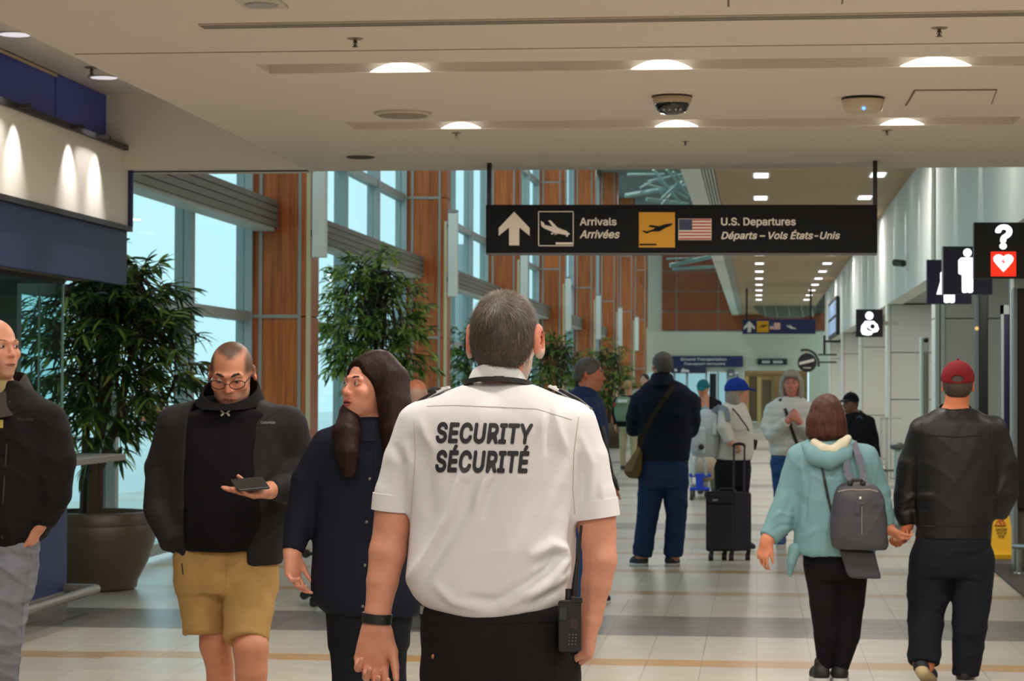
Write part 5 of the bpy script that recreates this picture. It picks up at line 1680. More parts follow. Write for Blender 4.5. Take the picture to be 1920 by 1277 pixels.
GL = [(868, 1270, 0, 72), (866, 1580, 0, 54), (860, 1880, .03, 38)]; GR = [(1004, 1270, 0, 72), (1006, 1580, -.06, 54), (1008, 1850, -.12, 38)]
g.body(None, [GL, GR])
g.core.loft(g.rows([(1120, 796, 1066, 82), (1200, 800, 1070, 86), (1290, 800, 1076, 86)]), k=.03)
g.ear = 1.42
g.head(948, 637, 174, yaw=173, pitch=-2, neck=(938, 735, .012, .92), wide=1.02)
wL = g.P(706, 1172, -.03); g.hand(wL, (-.13, .0, -1), (.30, -1, .05), -1, L=.198, curl=(42, 46, 50, 54), thumb=30, tcurl=22, spread=4)
wR = g.P(1107, 1156, -.01); g.hand(wR, (-.10, .06, -1), (-1, .05, 0), 1, L=.192, curl=(38, 44, 50, 55), thumb=22)
g.finish_body((204, 142, 118), beard=((190, 180, 168), .75, -.028))
gh_m = mat('guard_hair', (72, 61, 51), .6, var=.35, vscale=90, stretch=(1, 1, .22), bump=.5, bscale=260)
gh = g.hair('short', gh_m, grow=.008, h=.005, disp=folds(.0016, 70, 5), nape=-.066)
# short hair strands swirling from the crown
V, Q, G = g.last
rs = np.random.RandomState(8)
c_, Rn_, sc_, W_, _ = g.hd
crown = W_(-.008, .075, .105)
pick = rs.choice(len(V), 15000)
P0 = V[pick] + rs.normal(size=(15000, 3)) * .002
N0 = G[pick]
rad = P0 - crown; rad -= N0 * (rad * N0).sum(1)[:, None]; dl = np.linalg.norm(rad, axis=1)[:, None]; rad /= dl + 1e-6
swirl = np.cross(N0, rad)
flow = rad + swirl * np.clip(1 - dl / .07, 0, 1) * 1.1 + np.array((0, 0, -.7)) * np.clip(dl / .1, 0, 1.2) + rs.normal(size=(15000, 3)) * .22
flow -= N0 * (flow * N0).sum(1)[:, None]; flow /= np.linalg.norm(flow, axis=1)[:, None]
ln = np.where(dl < .09, rs.uniform(.012, .026, (15000, 1)), rs.uniform(.005, .012, (15000, 1)))
sd = np.cross(flow, N0) * .0004
tip = P0 + flow * ln + N0 * ln * .16
T3 = np.stack([P0 + sd + N0 * .0004, P0 - sd + N0 * .0004, tip], 1).reshape(-1, 3)
me = me_from('hair_strands', T3, np.arange(45000).reshape(-1, 3))
col = me.color_attributes.new('Col', 'FLOAT_COLOR', 'POINT')
tone = rs.choice(4, 15000, p=(.36, .34, .2, .10)); pal = np.array([srgb(c) for c in ((46, 38, 31), (72, 60, 49), (100, 86, 70), (132, 116, 97))])
cc = np.repeat(pal[tone], 3, axis=0)
col.data.foreach_set('color', np.concatenate([cc, np.ones((45000, 1))], 1).astype(np.float32).ravel())
hs_ = link_mesh('hair_strands', me, mat('hair_strand', (100, 90, 80), .5, attr=True), gh); hs_['kind'] = 'stuff'
# shirt
FL = [([(764, 1092), (800, 1040), (843, 965), (860, 905), (868, 882)], 9, 0.0124), ([(785, 1098), (822, 1040), (866, 965), (884, 900)], 14, -0.0109),
      ([(890, 955), (903, 915), (926, 880)], 8, 0.0093), ([(908, 965), (922, 920), (940, 885)], 10, -0.0078), ([(868, 884), (877, 898), (884, 884)], 6, 0.0062),
      ([(1000, 1042), (1034, 1022), (1060, 1030), (1062, 1048), (1038, 1076), (1000, 1106), (945, 1134)], 10, 0.0170), ([(1010, 1058), (1040, 1044), (1030, 1068), (990, 1096), (940, 1118)], 10, -0.0109),
      ([(1068, 1072), (1040, 1092), (990, 1122)], 9, 0.0124), ([(1072, 1092), (1046, 1108), (1010, 1124)], 7, -0.0093), ([(1078, 980), (1070, 1020), (1074, 1060)], 10, -0.0093),
      ([(1034, 772), (1030, 810), (1028, 850)], 5, -0.0078), ([(1042, 776), (1050, 815), (1062, 850)], 8, 0.0078), ([(1020, 776), (1014, 812)], 7, 0.0062),
      ([(1075, 850), (1052, 890), (1020, 960), (985, 1050)], 16, 0.0078), ([(1050, 850), (1022, 915), (990, 985)], 16, -0.0078), ([(784, 830), (800, 880), (806, 960), (798, 1040)], 18, -0.0078),
      ([(790, 790), (800, 820), (815, 845)], 8, 0.0062), ([(820, 1100), (850, 1128), (900, 1140)], 9, 0.0093), ([(880, 1122), (930, 1128), (980, 1116)], 9, -0.0078),
      ([(742, 840), (752, 870), (745, 905)], 8, -0.0062), ([(762, 835), (770, 870), (764, 920)], 7, 0.0062), ([(1090, 820), (1110, 870), (1108, 930)], 8, 0.0062), ([(1086, 860), (1094, 900), (1090, 950)], 7, -0.0078), ([(1130, 870), (1126, 910), (1132, 950)], 7, 0.0047)]
g.garment('shirt', SHIRT, GT, [LA, RA], disp=drawn_folds(FL, folds(.0016, 12, 3)), h=.0052, k=.035, n=2.5, rtop=.02)
shirt_part = g.last
SB = bvh_of(shirt_part)
INKB = mat('print_black', (38, 38, 46), .6)
text_on(g, SB, 'SECURITY', 817, 791, 1000, 831, INKB, shear=.18, bold=.035, skew=.016)
text_on(g, SB, 'S\u00c9CURIT\u00c9', 816, 833, 993, 886, INKB, shear=.18, bold=.035, skew=.012)
SEAM = mat('seam_grey', (186, 178, 172), .8)
seam(g, SB, [(800, 762), (850, 760), (930, 763), (1007, 767), (1072, 787)], .0012, SEAM)
seam(g, SB, [(776, 790), (779, 850), (774, 920), (771, 965)], .0012, SEAM)
seam(g, SB, [(1085, 782), (1076, 850), (1074, 920), (1078, 965)], .0012, SEAM)
g.band('sleeve_cuff', SHIRT, ((739.5, 927, 0), (736.5, 958, 0)), 37.5, 0, .005)
g.band('sleeve_cuff', SHIRT, ((1112, 938, 0), (1116.5, 971, 0)), 43, 0, .005)
def ring_z(cx, cyd, a, b, zb, zs, n=44, tilt_front=None):
    zf = 2 * zs - zb if tilt_front is None else tilt_front
    out = []
    for i in range(n):
        t = 6.28318 * i / n
        s_ = math.sin(t)                       # +1 on the camera side
        z = zs + (zb - zs) * s_ if s_ > 0 else zs + (zf - zs) * -s_
        out.append(Vector((cx + a * math.cos(t), cyd - b * s_, z)))
    return out
gk = g.k
def gz(py): return g.P(940, py)[2]
cx = g.P(934, 700)[0]
top = ring_z(cx, GY - .008, 50 * gk, 56 * gk, gz(682), gz(704)); bot = ring_z(cx, GY - .004, 60 * gk, 68 * gk, gz(711), gz(722)); topi = ring_z(cx, GY - .008, 47 * gk, 53 * gk, gz(684), gz(706)); boti = ring_z(cx, GY - .004, 52 * gk, 59 * gk, gz(713), gz(724))
MB().rings([boti, topi, top, bot, boti], caps=False).build('collar', SHIRT, g.root, smooth=True)
MB().rings([ring_z(cx, GY - .004, r * gk, (r + 8) * gk, gz(y), gz(y + 11)) for r, y in ((60, 706), (64.5, 706), (65.5, 715), (60, 715), (60, 706))], caps=False).build('lanyard', mat('lanyard_black', (20, 20, 22), .6), g.root, smooth=True)
MB().hexa(*[[g.P(x, y, d) for x, y in ((925, 705), (945, 705), (945, 715.5), (925, 715.5))] for d in (-.094, -.084)]).build('lanyard_clip', mat('lanyard_clip', (34, 34, 36), .4), g.root)
SLIDE = mat('slide_black', (22, 22, 24), .7)
for pts in (((1030, 727), (1055, 739), (1084, 755), (1110, 776)), ((842, 729), (815, 742), (790, 757), (768, 778))):
    P = [Vector(g.P(x, y - 3, .015)) for x, y in pts]
    mb = MB()
    for a, b in zip(P, P[1:]): mb.flat(a, b, .026, .003, (0, 0, 1))
    mb.build('epaulette', SHIRT, g.root)
    mb = MB(); up = Vector((0, 0, .004))
    mb.flat(P[0].lerp(P[1], .8) + up, P[2] + up, .029, .0035, (0, 0, 1)); mb.flat(P[2] + up, P[2].lerp(P[3], .95) + up, .029, .0035, (0, 0, 1))
    mb.build('epaulette_slide', SLIDE, g.root)
    MB().lathe(P[0].lerp(P[1], .4) + Vector((0, 0, .003)), [(.006, 0), (.006, .003), (.003, .004)], 12).build('button', SHIRT, g.root)
# trousers, belt, wristband, glasses
GTR = cloth('guard_trousers', (21, 19, 21), .8, .05, .2, 400)
g.garment('trousers', GTR, [(1118, 800, 1066, 84), (1150, 791, 1076, 92), (1200, 789, 1079, 98), (1260, 796, 1082, 100), (1330, 800, 1080, 96)], [[(868, 1270, 0, 71), (866, 1580, 0, 60), (860, 1885, .03, 50)], [(1010, 1270, 0, 70), (1006, 1580, -.06, 60), (1008, 1870, -.12, 50)]], disp=folds(.003, 10, 6), h=.0075, k=.04)
GB = bvh_of(g.last)
seam(g, GB, [(795, 1166), (870, 1172), (940, 1170), (1060, 1164)], .0016, GTR, 'waistband_seam')
seam(g, GB, [(800, 1195), (845, 1205), (846, 1277)], .0014, GTR, 'pocket_seam')
seam(g, GB, [(938, 1172), (938, 1277)], .0014, GTR, 'centre_seam')
P = project([(812, 1231)], GB, GY, .0)[0]
MB().ball(P, (.0045, .003, .006), 10, 6).build('pocket_button', mat('button_copper', (176, 120, 90), .35, metal=.6), g.root)
P = project([(793, 1142)], GB, GY, .0)[0]
if P: MB().box(P.x - .006, P.x + .004, P.y - .006, P.y + .02, P.z - .012, P.z + .008).build('belt_clip', STEEL, g.root)
g.band('wristband', mat('band_black', (24, 27, 28), .55), ((707.5, 1150, -.03), (706, 1168, -.03)), 25.5, 0, .004)
wp = g.P(717, 1161, -.063); MB().ball(wp, .0016, 6, 5).build('wristband_stud', STEEL, g.root)
gl = [W_(.082, .012, .012), W_(.078, -.04, .012), W_(.070, -.085, .010)]
MB().tube(gl, .0022, 6).build('glasses_arm', BLACK, g.root)
MB().tube([W_(-.082, .012, .012), W_(-.078, -.04, .012), W_(-.066, -.092, .010), W_(-.035, -.108, .008), W_(0, -.112, .012), W_(.035, -.108, .008), W_(.066, -.092, .010)], .0022, 6).build('glasses_frame', BLACK, g.root)
DKS = mat('shoe_black', (20, 20, 22), .5)
g.shoe(g.P(860, 1890, .03), g.P(852, 1890, .22), DKS, .048); g.shoe(g.P(1008, 1890, -.12), g.P(1018, 1890, .08), DKS, .048)

# ================================================================== man at the left edge
m1 = Fig('person', 8.85, 0, .007)
m1.root['label'] = 'bald person at the left edge in black jacket and grey jeans, hand in pocket'
T = [(712, -42, 34, 24), (738, -88, 72, 38), (772, -125, 110, 54), (850, -138, 118, 62), (950, -136, 108, 64), (1000, -126, 88, 60), (1024, -118, 58, 56)]
A1 = [(88, 790, 0, 36), (108, 862, -.02, 35), (103, 925, -.03, 31), (80, 980, -.05, 23)]; A2 = [(-118, 790, 0, 36), (-150, 900, 0, 32), (-140, 985, -.08, 22)]
L1 = [(8, 1075, 0, 57), (-4, 1200, -.02, 46), (-6, 1300, 0, 38), (-12, 1462, .06, 29)]; L2 = [(-66, 1075, 0, 55), (-80, 1250, .05, 42), (-90, 1462, .12, 29)]
m1.body(T, [A1[:-1], A2[:-1], L1, L2])
m1.core.cone(m1.P(96, 950, -.05), m1.P(72, 986, -.05), .034, .03)
m1.hand(m1.P(76, 980, -.05), (-.45, .12, -.85), (-.8, .1, .6), 1, L=.19, curl=(15, 18, 20, 22))
m1.head(-7, 653, 114, yaw=56, pitch=2, neck=(-8, 728, .02, 1.15), wide=1.05, jaw=1.15)
m1.finish_body((202, 140, 112), beard=((160, 130, 112), .35, -.045), buzz=lambda L: np.clip((L[:, 2] - .02) / .03, 0, 1) * np.clip((L[:, 1] + .03) / .03, 0, 1) * .45, buzzc=(150, 110, 80))
m1.eyes((.15, .0), brow=(150, 112, 86), lips=(164, 100, 84), browt=.003, lipw=.35)
JK = cloth('jacket_black', (19, 18, 20), .8, .08, .2, 120)
m1.garment('jacket', JK, T, [A1, A2], disp=folds(.006, 11, 12), h=.007)
B = bvh_of(m1.last)
c_, Rn_, sc_, W_, _ = m1.hd
k = m1.k
def collar(fig, m, cx_px, a0, a1, back, side, front, bback, bside, bfront, dyc=.02, b=1.1, n=40, name='collar', h=.006):
    cx = fig.P(cx_px, back)[0]; z = lambda py: fig.P(cx_px, py)[2]; k = fig.k
    def rg(a, pb, ps, pf):
        out = []
        for i in range(n):
            t = 6.28318 * i / n; s_ = math.sin(t)
            zz = z(ps) + ((z(pb) - z(ps)) * -s_ if s_ < 0 else (z(pf) - z(ps)) * s_)     # camera side = front
            out.append(Vector((cx + a * k * math.cos(t), fig.Y + dyc - a * k * b * s_, zz)))
        return out
    A = rg(a0, back, side, front); Bt = rg(a1, bback, bside, bfront)
    A2 = rg(a0 - h / k, back, side, front); B2 = rg(a1 - 2 * h / k, bback, bside, bfront)
    return MB().rings([Bt, A, A2, B2, Bt], caps=False).build(name, m, fig.root, smooth=True)
collar(m1, cloth('collar_grey', (62, 56, 54), .85), -2, 48, 74, 696, 704, 738, 744, 756, 784)
m1.garment('undershirt', cloth('tee_olive', (150, 136, 96), .9), [(708, -40, 24, 26), (728, -44, 28, 36, -.01), (748, -40, 14, 40, -.01)], h=.008)
MB().tube([p for p in project([(18, 752), (12, 840), (6, 930), (4, 1010)], B, m1.Y, .0) if p], .003, 6).build('zip', mat('zip_grey', (60, 60, 62), .4), m1.root)
text_on(m1, B, 'Columbia', 33, 783, 62, 789, mat('logo_grey', (62, 60, 62), .6), bold=0)
pp = project([(2, 795)], B, m1.Y, .003)[0]
if pp: MB().box(pp.x - .012, pp.x + .008, pp.y - .003, pp.y + .002, pp.z - .016, pp.z + .016).build('badge', mat('badge_yellow', (190, 172, 90), .5), m1.root)
JEAN = cloth('jeans_grey', (120, 124, 134), .9, .18, .3, 260)
m1.garment('trousers', JEAN, [(992, -108, 78, 52), (1040, -114, 70, 54), (1090, -116, 64, 52), (1120, -112, 55, 50)], [L1, L2], disp=folds(.007, 13, 22, (1, 1, 1.6)), h=.007)
B = bvh_of(m1.last)
seam(m1, B, [(48, 1000), (66, 1012), (78, 1002)], .002, JEAN, 'pocket_seam'); seam(m1, B, [(60, 1030), (44, 1130), (34, 1277)], .0018, JEAN, 'side_seam')
m1.shoe(m1.P(-12, 1475, .06), m1.P(-4, 1475, -.13), DKS); m1.shoe(m1.P(-92, 1475, .12), m1.P(-96, 1475, -.06), DKS)

# ================================================================== man in shorts with a phone
m2 = Fig('person', 8.7, 430, .006)
m2.root['label'] = 'person in tan shorts and dark open jacket looking down at a phone'
T = [(742, 384, 486, 40), (768, 338, 528, 52), (800, 318, 546, 64), (860, 314, 548, 72), (930, 316, 546, 76), (1000, 322, 538, 74), (1030, 330, 532, 70), (1056, 338, 528, 66)]
A1 = [(332, 800, 0, 40), (307, 880, .02, 36), (303, 955, -.02, 33), (328, 1020, -.08, 27)]; A2 = [(538, 800, 0, 40), (556, 870, .03, 37), (552, 915, -.06, 33), (528, 917, -.23, 26), (506, 919, -.30, 20)]
L1 = [(386, 1100, 0, 60), (404, 1210, -.02, 30), (412, 1250, 0, 26), (414, 1300, .02, 27), (412, 1420, .08, 17), (412, 1470, .10, 17)]
L2 = [(474, 1100, 0, 58), (470, 1215, -.16, 33), (471, 1260, -.16, 30), (470, 1310, -.13, 29), (468, 1430, -.08, 19), (468, 1480, -.06, 19)]
m2.body(T[2:], [A1[:-1], A2], [L1[1:], L2[1:]])
m2.core.chain(m2.ch([(392, 1110, .02, 36), (400, 1170, -.01, 29), L1[1]]), .01); m2.core.chain(m2.ch([(464, 1110, .0, 36), (466, 1170, -.10, 30), L2[1]]), .01)
m2.core.loft(m2.rows([(1000, 345, 515, 58), (1060, 340, 518, 60), (1110, 340, 518, 56)]), k=.03)
m2.core.cone(m2.P(516, 918, -.28), m2.P(498, 920, -.33), .030, .028)
m2.hand(m2.P(502, 921, -.32), (-.68, -.70, -.02), (.1, -.40, .9), 1, L=.18, curl=(4, 6, 10, 14), thumb=22, tcurl=30)
m2.head(434, 701, 118, yaw=4, pitch=25, dy=-.05, neck=(434, 772, .04, 1.05), wide=1.06, jaw=1.1)
m2.finish_body((196, 132, 102), beard=((168, 140, 122), .55, -.036), buzz=lambda L: np.clip(np.clip((L[:, 2] - .005 - .5 * np.clip(-L[:, 1] - .03, 0, 1)) / .02, 0, 1) * np.clip((np.abs(L[:, 0]) - .048) / .012, 0, 1) * (L[:, 1] > -.065) + np.exp(-((L[:, 0] - .006) / .022)**2) * np.clip((L[:, 2] - .075) / .012, 0, 1) * .9 + np.clip((L[:, 1] - .03) / .03, 0, 1) + np.clip((L[:, 2] - .086 - .25 * np.clip(-L[:, 1] - .03, 0, 1)) / .014, 0, 1) * .85, 0, 1) * .9 * (L[:, 2] > -.04), buzzc=(58, 44, 34))
m2.eyes((.0, -.45), brow=(50, 36, 28), lips=(150, 92, 76), lipw=.4, browt=.0042, open_eye=.0036)
c_, Rn_, sc_, W_, _ = m2.hd
for sg in (-1, 1):
    pts = [W_(sg * (.034 + .026 * math.cos(a)), -.104 + .012 * abs(math.cos(a)) * (1 if math.cos(a) > 0 else -.2), .002 + .017 * math.sin(a) * (1 if abs(math.sin(a)) < .9 else 1)) for a in [6.28318 * i / 20 for i in range(21)]]
    MB().tube(pts, .0017 * sc_, 6).build('glasses_rim', BLACK, m2.root)
    MB().tube([W_(sg * .060, -.094, .006), W_(sg * .080, -.03, .012), W_(sg * .086, .02, .006)], .0024, 6).build('glasses_arm', BLACK, m2.root)
MB().tube([W_(-.010, -.107, .006), W_(0, -.112, .009), W_(.010, -.107, .006)], .0018, 6).build('glasses_bridge', BLACK, m2.root)
HOOD = cloth('hoodie_black', (14, 13, 15), .9, .06, .3, 200)
m2.garment('hoodie', HOOD, [(758, 390, 480, 48, .0), (766, 376, 494, 60, -.003), (775, 350, 516, 64, -.003), (788, 342, 520, 66), (860, 340, 520, 74, -.01), (940, 340, 522, 80, -.01), (1000, 345, 515, 78, -.01), (1030, 348, 505, 72, -.01)], disp=folds(.005, 9, 31), h=.0065, cuts=[])
HB = bvh_of(m2.last)
LOGO = mat('logo_white', (196, 190, 176), .6)
for sg in (-1, 1):                                # small interlocked emblem below the neck
    cxm = 422.5
    pts = [(cxm + sg * 8.2, 770), (cxm + sg * 4.5, 772.5), (cxm + sg * 3.5, 774.6), (cxm + sg * 4.5, 776.5), (cxm + sg * 8.0, 779.5)]
    W = [p for p in project(pts, HB, m2.Y, .002) if p]
    if len(W) > 2: MB().tube(W, [.0042, .004, .003, .004, .0042][:len(W)], 6).build('emblem', LOGO, m2.root)
W = [p for p in project([(418, 774.6), (427, 774.6)], HB, m2.Y, .002) if p]
if len(W) == 2: MB().tube(W, .0016, 6).build('emblem', LOGO, m2.root)
JK2 = cloth('jacket_charcoal', (33, 32, 33), .75, .10, .25, 110)
cutr = cut_front(m2, [(730, 376, 492), (770, 366, 486), (860, 362, 484), (960, 360, 480), (1010, 361, 476), (1070, 362, 474)], m2.Y - .02)
m2.garment('jacket', JK2, T, [A1, A2], disp=folds(.006, 10, 33), h=.0065, cuts=[cutr])
JB = bvh_of(m2.last)
text_on(m2, JB, 'Columbia', 489, 789.5, 516, 794.5, mat('logo_pale', (150, 148, 144), .6), bold=0)
seam(m2, JB, [(480, 800), (500, 785), (520, 772)], .002, JK2); seam(m2, JB, [(366, 775), (352, 850), (352, 960), (356, 1040)], .003, mat('zip_dark', (70, 70, 72), .4), 'zip')
collar(m2, HOOD, 434, 54, 66, 700, 728, 757, 742, 756, 769, dyc=-.015, name='hood')
MB().tube([Vector(m2.P(341, 1056, -.17)), Vector(m2.P(343, 1078, -.17))], .0028, 6).build('drawcord', BLACK, m2.root)
SHORT = cloth('shorts_tan', (172, 138, 86), .85, .08, .3, 260)
m2.garment('shorts', SHORT, [(1010, 346, 514, 60), (1040, 330, 521, 66), (1085, 332, 520, 68), (1110, 335, 518, 64)], [[(382, 1090, 0, 54), (384, 1135, -.01, 48), (386, 1189, -.02, 42)], [(470, 1090, -.02, 52), (466, 1140, -.08, 47), (462, 1203, -.145, 41)]], disp=folds(.006, 12, 35), h=.0065, k=.02)
SBV = bvh_of(m2.last)
seam(m2, SBV, [(344, 1180), (386, 1182), (424, 1180)], .0016, SHORT, 'hem_seam'); seam(m2, SBV, [(424, 1193), (462, 1196), (500, 1193)], .0016, SHORT, 'hem_seam'); seam(m2, SBV, [(424, 1030), (426, 1080), (424, 1110)], .002, SHORT, 'fly_seam')
m2.shoe(m2.P(412, 1480, .10), m2.P(408, 1480, -.08), DKS); m2.shoe(m2.P(468, 1490, -.06), m2.P(476, 1490, -.25), DKS)

# ================================================================== dark haired woman
m3 = Fig('person', 8.05, 690, .006)
m3.root['label'] = 'person with long dark hair in navy button coat, looking sideways'
T = [(782, 650, 752, 36), (800, 625, 775, 46), (830, 604, 790, 56), (880, 594, 792, 62), (960, 592, 792, 62), (1040, 586, 794, 66), (1100, 584, 796, 70), (1128, 590, 794, 70), (1152, 616, 784, 62)]
A1 = [(614, 838, 0, 33), (578, 905, 0, 33), (560, 970, -.02, 28), (548, 1034, -.06, 21)]; A2 = [(774, 838, 0, 33), (800, 920, .03, 30), (796, 1030, 0, 24)]
L1 = [(662, 1150, 0, 50), (664, 1280, -.05, 40), (668, 1490, .05, 26)]; L2 = [(722, 1150, 0, 46), (722, 1280, .04, 38), (716, 1490, .15, 26)]
m3.body(T, [A1, A2, L1, L2])
m3.core.cone(m3.P(550, 1020, -.06), m3.P(547, 1042, -.07), .032, .027)
m3.hand(m3.P(547, 1036, -.07), (.10, -.10, -1), (.9, -.5, 0), -1, L=.172, curl=(22, 28, 34, 40), thumb=30)
m3.head(690, 726, 120, yaw=-41, pitch=-3, neck=(700, 800, .03, .85), wide=.98, jaw=.92)
m3.finish_body((214, 148, 122))
m3.eyes((-.2, .15), iris=(80, 96, 84), brow=(60, 36, 26), lips=(186, 92, 84), mouth='open', browt=.003)
HR = mat('hair_dark_brown', (38, 23, 20), .5, var=.5, vscale=90, stretch=(1, 1, .06), bump=.6, bscale=160, spec=.12)
def long_hair(A, W, sc, Rn):
    for pts in ([(716, 684, .01, 26), (735, 712, -.01, 32), (739, 760, -.05, 32), (741, 810, -.09, 27), (741, 860, -.12, 20), (739, 892, -.12, 9)], [(730, 704, .06, 27), (744, 760, .05, 28), (748, 830, .0, 22)],
                [(672, 742, .05, 13), (656, 775, -.03, 20), (650, 815, -.12, 26), (650, 850, -.16, 22), (654, 884, -.17, 13)]):
        A.chain(m3.ch(pts), .04)
m3.hair('long', HR, grow=.013, h=.0055, disp=folds(.0013, 60, 41, (1, 1, .08)), front=-.062, nape=-.10, extra=long_hair)
V, Q, G = m3.last
COAT = cloth('coat_navy', (21, 24, 38), .8, .08, .2, 160)
m3.garment('coat', COAT, T, [A1, A2], disp=folds(.005, 9, 43), h=.0065)
B = bvh_of(m3.last)
for x, y in ((693, 898), (687, 979), (684, 1060), (680, 1137), (694, 822)):
    p = project([(x, y)], B, m3.Y, .0)[0]
    if p: MB().ball(p, (.006, .003, .006), 10, 6).build('button', mat('button_pewter', (120, 118, 116), .35, metal=.7), m3.root)
seam(m3, B, [(700, 815), (702, 900), (696, 1000), (692, 1145)], .002, COAT, 'placket_seam')
collar(m3, COAT, 700, 40, 50, 768, 774, 788, 800, 806, 826, dyc=-.005)
m3.garment('trousers', cloth('trousers_navy', (18, 20, 28), .85), [(1130, 622, 772, 54), (1170, 620, 768, 56), (1210, 622, 764, 54)], [L1, L2], disp=folds(.004, 9, 45), h=.0075)
m3.shoe(m3.P(668, 1500, .05), m3.P(664, 1500, -.12), DKS); m3.shoe(m3.P(716, 1500, .15), m3.P(714, 1500, -.02), DKS)
rg = m3.P(537, 1066, -.10)
# ================================================================== people behind the guard
def simple_legs(f, L, R, m, hips, disp=None, name='trousers', h=None):
    f.garment(name, m, hips, [L, R], disp=disp, h=h, k=.02)
NAVYC = cloth('jacket_navy', (20, 28, 45), .8, .08, .2, 120)
JBLUE = cloth('jacket_blue', (36, 54, 92), .75, .08, .2, 120)
JEANB = cloth('jeans_blue', (44, 76, 124), .9, .15, .25, 220)
JNAVY = cloth('jeans_navy', (30, 50, 84), .9, .12, .25, 220)
DARK = cloth('cloth_dark', (21, 21, 26), .85, .06, .2, 150)
GREYH = mat('hair_grey', (80, 76, 72), .6, var=.3, vscale=80, stretch=(1, 1, .25), bump=.4, bscale=200)
SILV = mat('hair_silver', (150, 142, 130), .6, var=.3, vscale=60, stretch=(1, 1, .2), bump=.4, bscale=160)
DKH = mat('hair_dark', (44, 34, 28), .55, var=.3, vscale=80, bump=.4, bscale=200)
RUNS = mat('shoe_dark', (30, 32, 40), .6); SOLEW = mat('sole_white', (190, 192, 190), .6)

# bald man, back of the head between the woman and the guard
b = Fig('person', 14.5, 778, .010); b.root['label'] = 'bald person with grey fringe, seen from behind between the woman and the guard'
T = [(776, 762, 800, 20), (792, 735, 822, 32), (815, 720, 838, 36), (880, 722, 836, 40), (960, 726, 834, 40), (985, 730, 828, 38)]
A1 = [(728, 812, 0, 19), (716, 880, 0, 17), (722, 960, 0, 13)]; A2 = [(830, 812, 0, 19), (842, 880, 0, 17), (838, 960, 0, 13)]
L1 = [(758, 985, 0, 28), (757, 1080, 0, 20), (756, 1172, .04, 13)]; L2 = [(798, 985, 0, 28), (800, 1080, 0, 20), (802, 1172, .04, 13)]
b.body(T, [A1, A2, L1, L2]); b.hand(b.P(722, 955), (0, 0, -1), (1, 0, 0), 1); b.hand(b.P(838, 955), (0, 0, -1), (-1, 0, 0), -1); b.head(781, 743, 64, yaw=172, pitch=2, neck=(781, 785, .0, 1.1), wide=1.06)
b.finish_body((176, 108, 78), buzz=lambda L: np.clip((.055 - L[:, 2]) / .02, 0, 1) * (L[:, 1] > -.02) * (L[:, 2] > -.05) * .6, buzzc=(150, 146, 140))
b.garment('jacket', DARK, T, [A1, A2], disp=folds(.005, 9, 51)); simple_legs(b, L1, L2, DARK, [(975, 728, 830, 36), (1010, 730, 828, 38)])
b.shoe(b.P(756, 1180, .04), b.P(754, 1180, .22), DKS); b.shoe(b.P(802, 1180, .04), b.P(804, 1180, .22), DKS)

# dark haired person just showing over the guard's left shoulder
b = Fig('person', 15.6, 812, .010); b.root['label'] = 'dark haired person barely showing above the left shoulder of the guard'
T = [(792, 798, 830, 18), (806, 776, 850, 30), (830, 766, 862, 34), (900, 768, 860, 36), (975, 772, 856, 34)]
A1 = [(772, 828, 0, 16), (764, 890, 0, 15), (768, 960, -.04, 12)]; A2 = [(856, 828, 0, 16), (864, 890, 0, 15), (860, 960, -.04, 12)]
L1 = [(796, 975, 0, 24), (795, 1060, 0, 18), (794, 1135, .04, 12)]; L2 = [(832, 975, 0, 24), (834, 1060, 0, 18), (836, 1135, .04, 12)]
b.body(T, [A1, A2, L1, L2]); b.head(813, 756, 58, yaw=-20, neck=(813, 800, .02, 1.0)); b.finish_body((184, 116, 84))
b.hair('short', DKH, .010); b.eyes()
b.garment('jacket', DARK, T, [A1, A2]); simple_legs(b, L1, L2, DARK, [(965, 772, 856, 34), (1000, 774, 854, 34)])
b.shoe(b.P(794, 1140, .04), b.P(793, 1140, -.16), DKS); b.shoe(b.P(836, 1140, .04), b.P(837, 1140, -.16), DKS)

# grey haired man in blue jacket facing right
b = Fig('person', 16.4, 1105, .009); b.root['label'] = 'grey haired person in blue jacket turned to the right beside the guard'
T = [(722, 1082, 1112, 18), (738, 1066, 1122, 27), (756, 1056, 1132, 34), (800, 1056, 1140, 38), (860, 1060, 1140, 38), (910, 1064, 1138, 36), (930, 1068, 1136, 36)]
A1 = [(1104, 762, -.14, 19), (1120, 830, -.18, 17), (1140, 905, -.22, 13)]; A2 = [(1098, 762, .14, 18), (1100, 830, .16, 16), (1112, 905, .14, 13)]
L1 = [(1096, 930, -.05, 25), (1092, 1030, -.05, 19), (1086, 1120, -.02, 13)]; L2 = [(1108, 930, .08, 25), (1112, 1030, .1, 19), (1112, 1108, .15, 13)]
b.body(T, [A1, A2, L1, L2]); b.head(1107, 702, 61, yaw=84, pitch=6, neck=(1100, 742, .0, 1.1), wide=1.04)
b.hand(b.P(1142, 910, -.22), (.15, 0, -1), (0, 1, 0), 1)
b.finish_body((182, 112, 82), beard=((150, 120, 100), .3, -.04)); b.hair('short', GREYH, .009, front=-.070, disp=folds(.002, 60, 3)); b.eyes(brow=(90, 80, 70), mouth='smile')
b.garment('jacket', JBLUE, T, [A1, A2], disp=folds(.006, 9, 53)); collar(b, NAVYC, 1096, 15, 20, 712, 714, 726, 734, 738, 744, dyc=0)
simple_legs(b, L1, L2, JEANB, [(915, 1068, 1134, 34), (960, 1070, 1132, 34)], folds(.006, 10, 3))
b.shoe(b.P(1086, 1130, -.02), b.P(1108, 1130, -.02), RUNS, sole=SOLEW); b.shoe(b.P(1112, 1118, .15), b.P(1136, 1118, .15), RUNS, sole=SOLEW)
bs = empty('bag_strap', b.P(1140, 870, -.3), 'loose black strap hanging beside the guard right arm', 'strap')
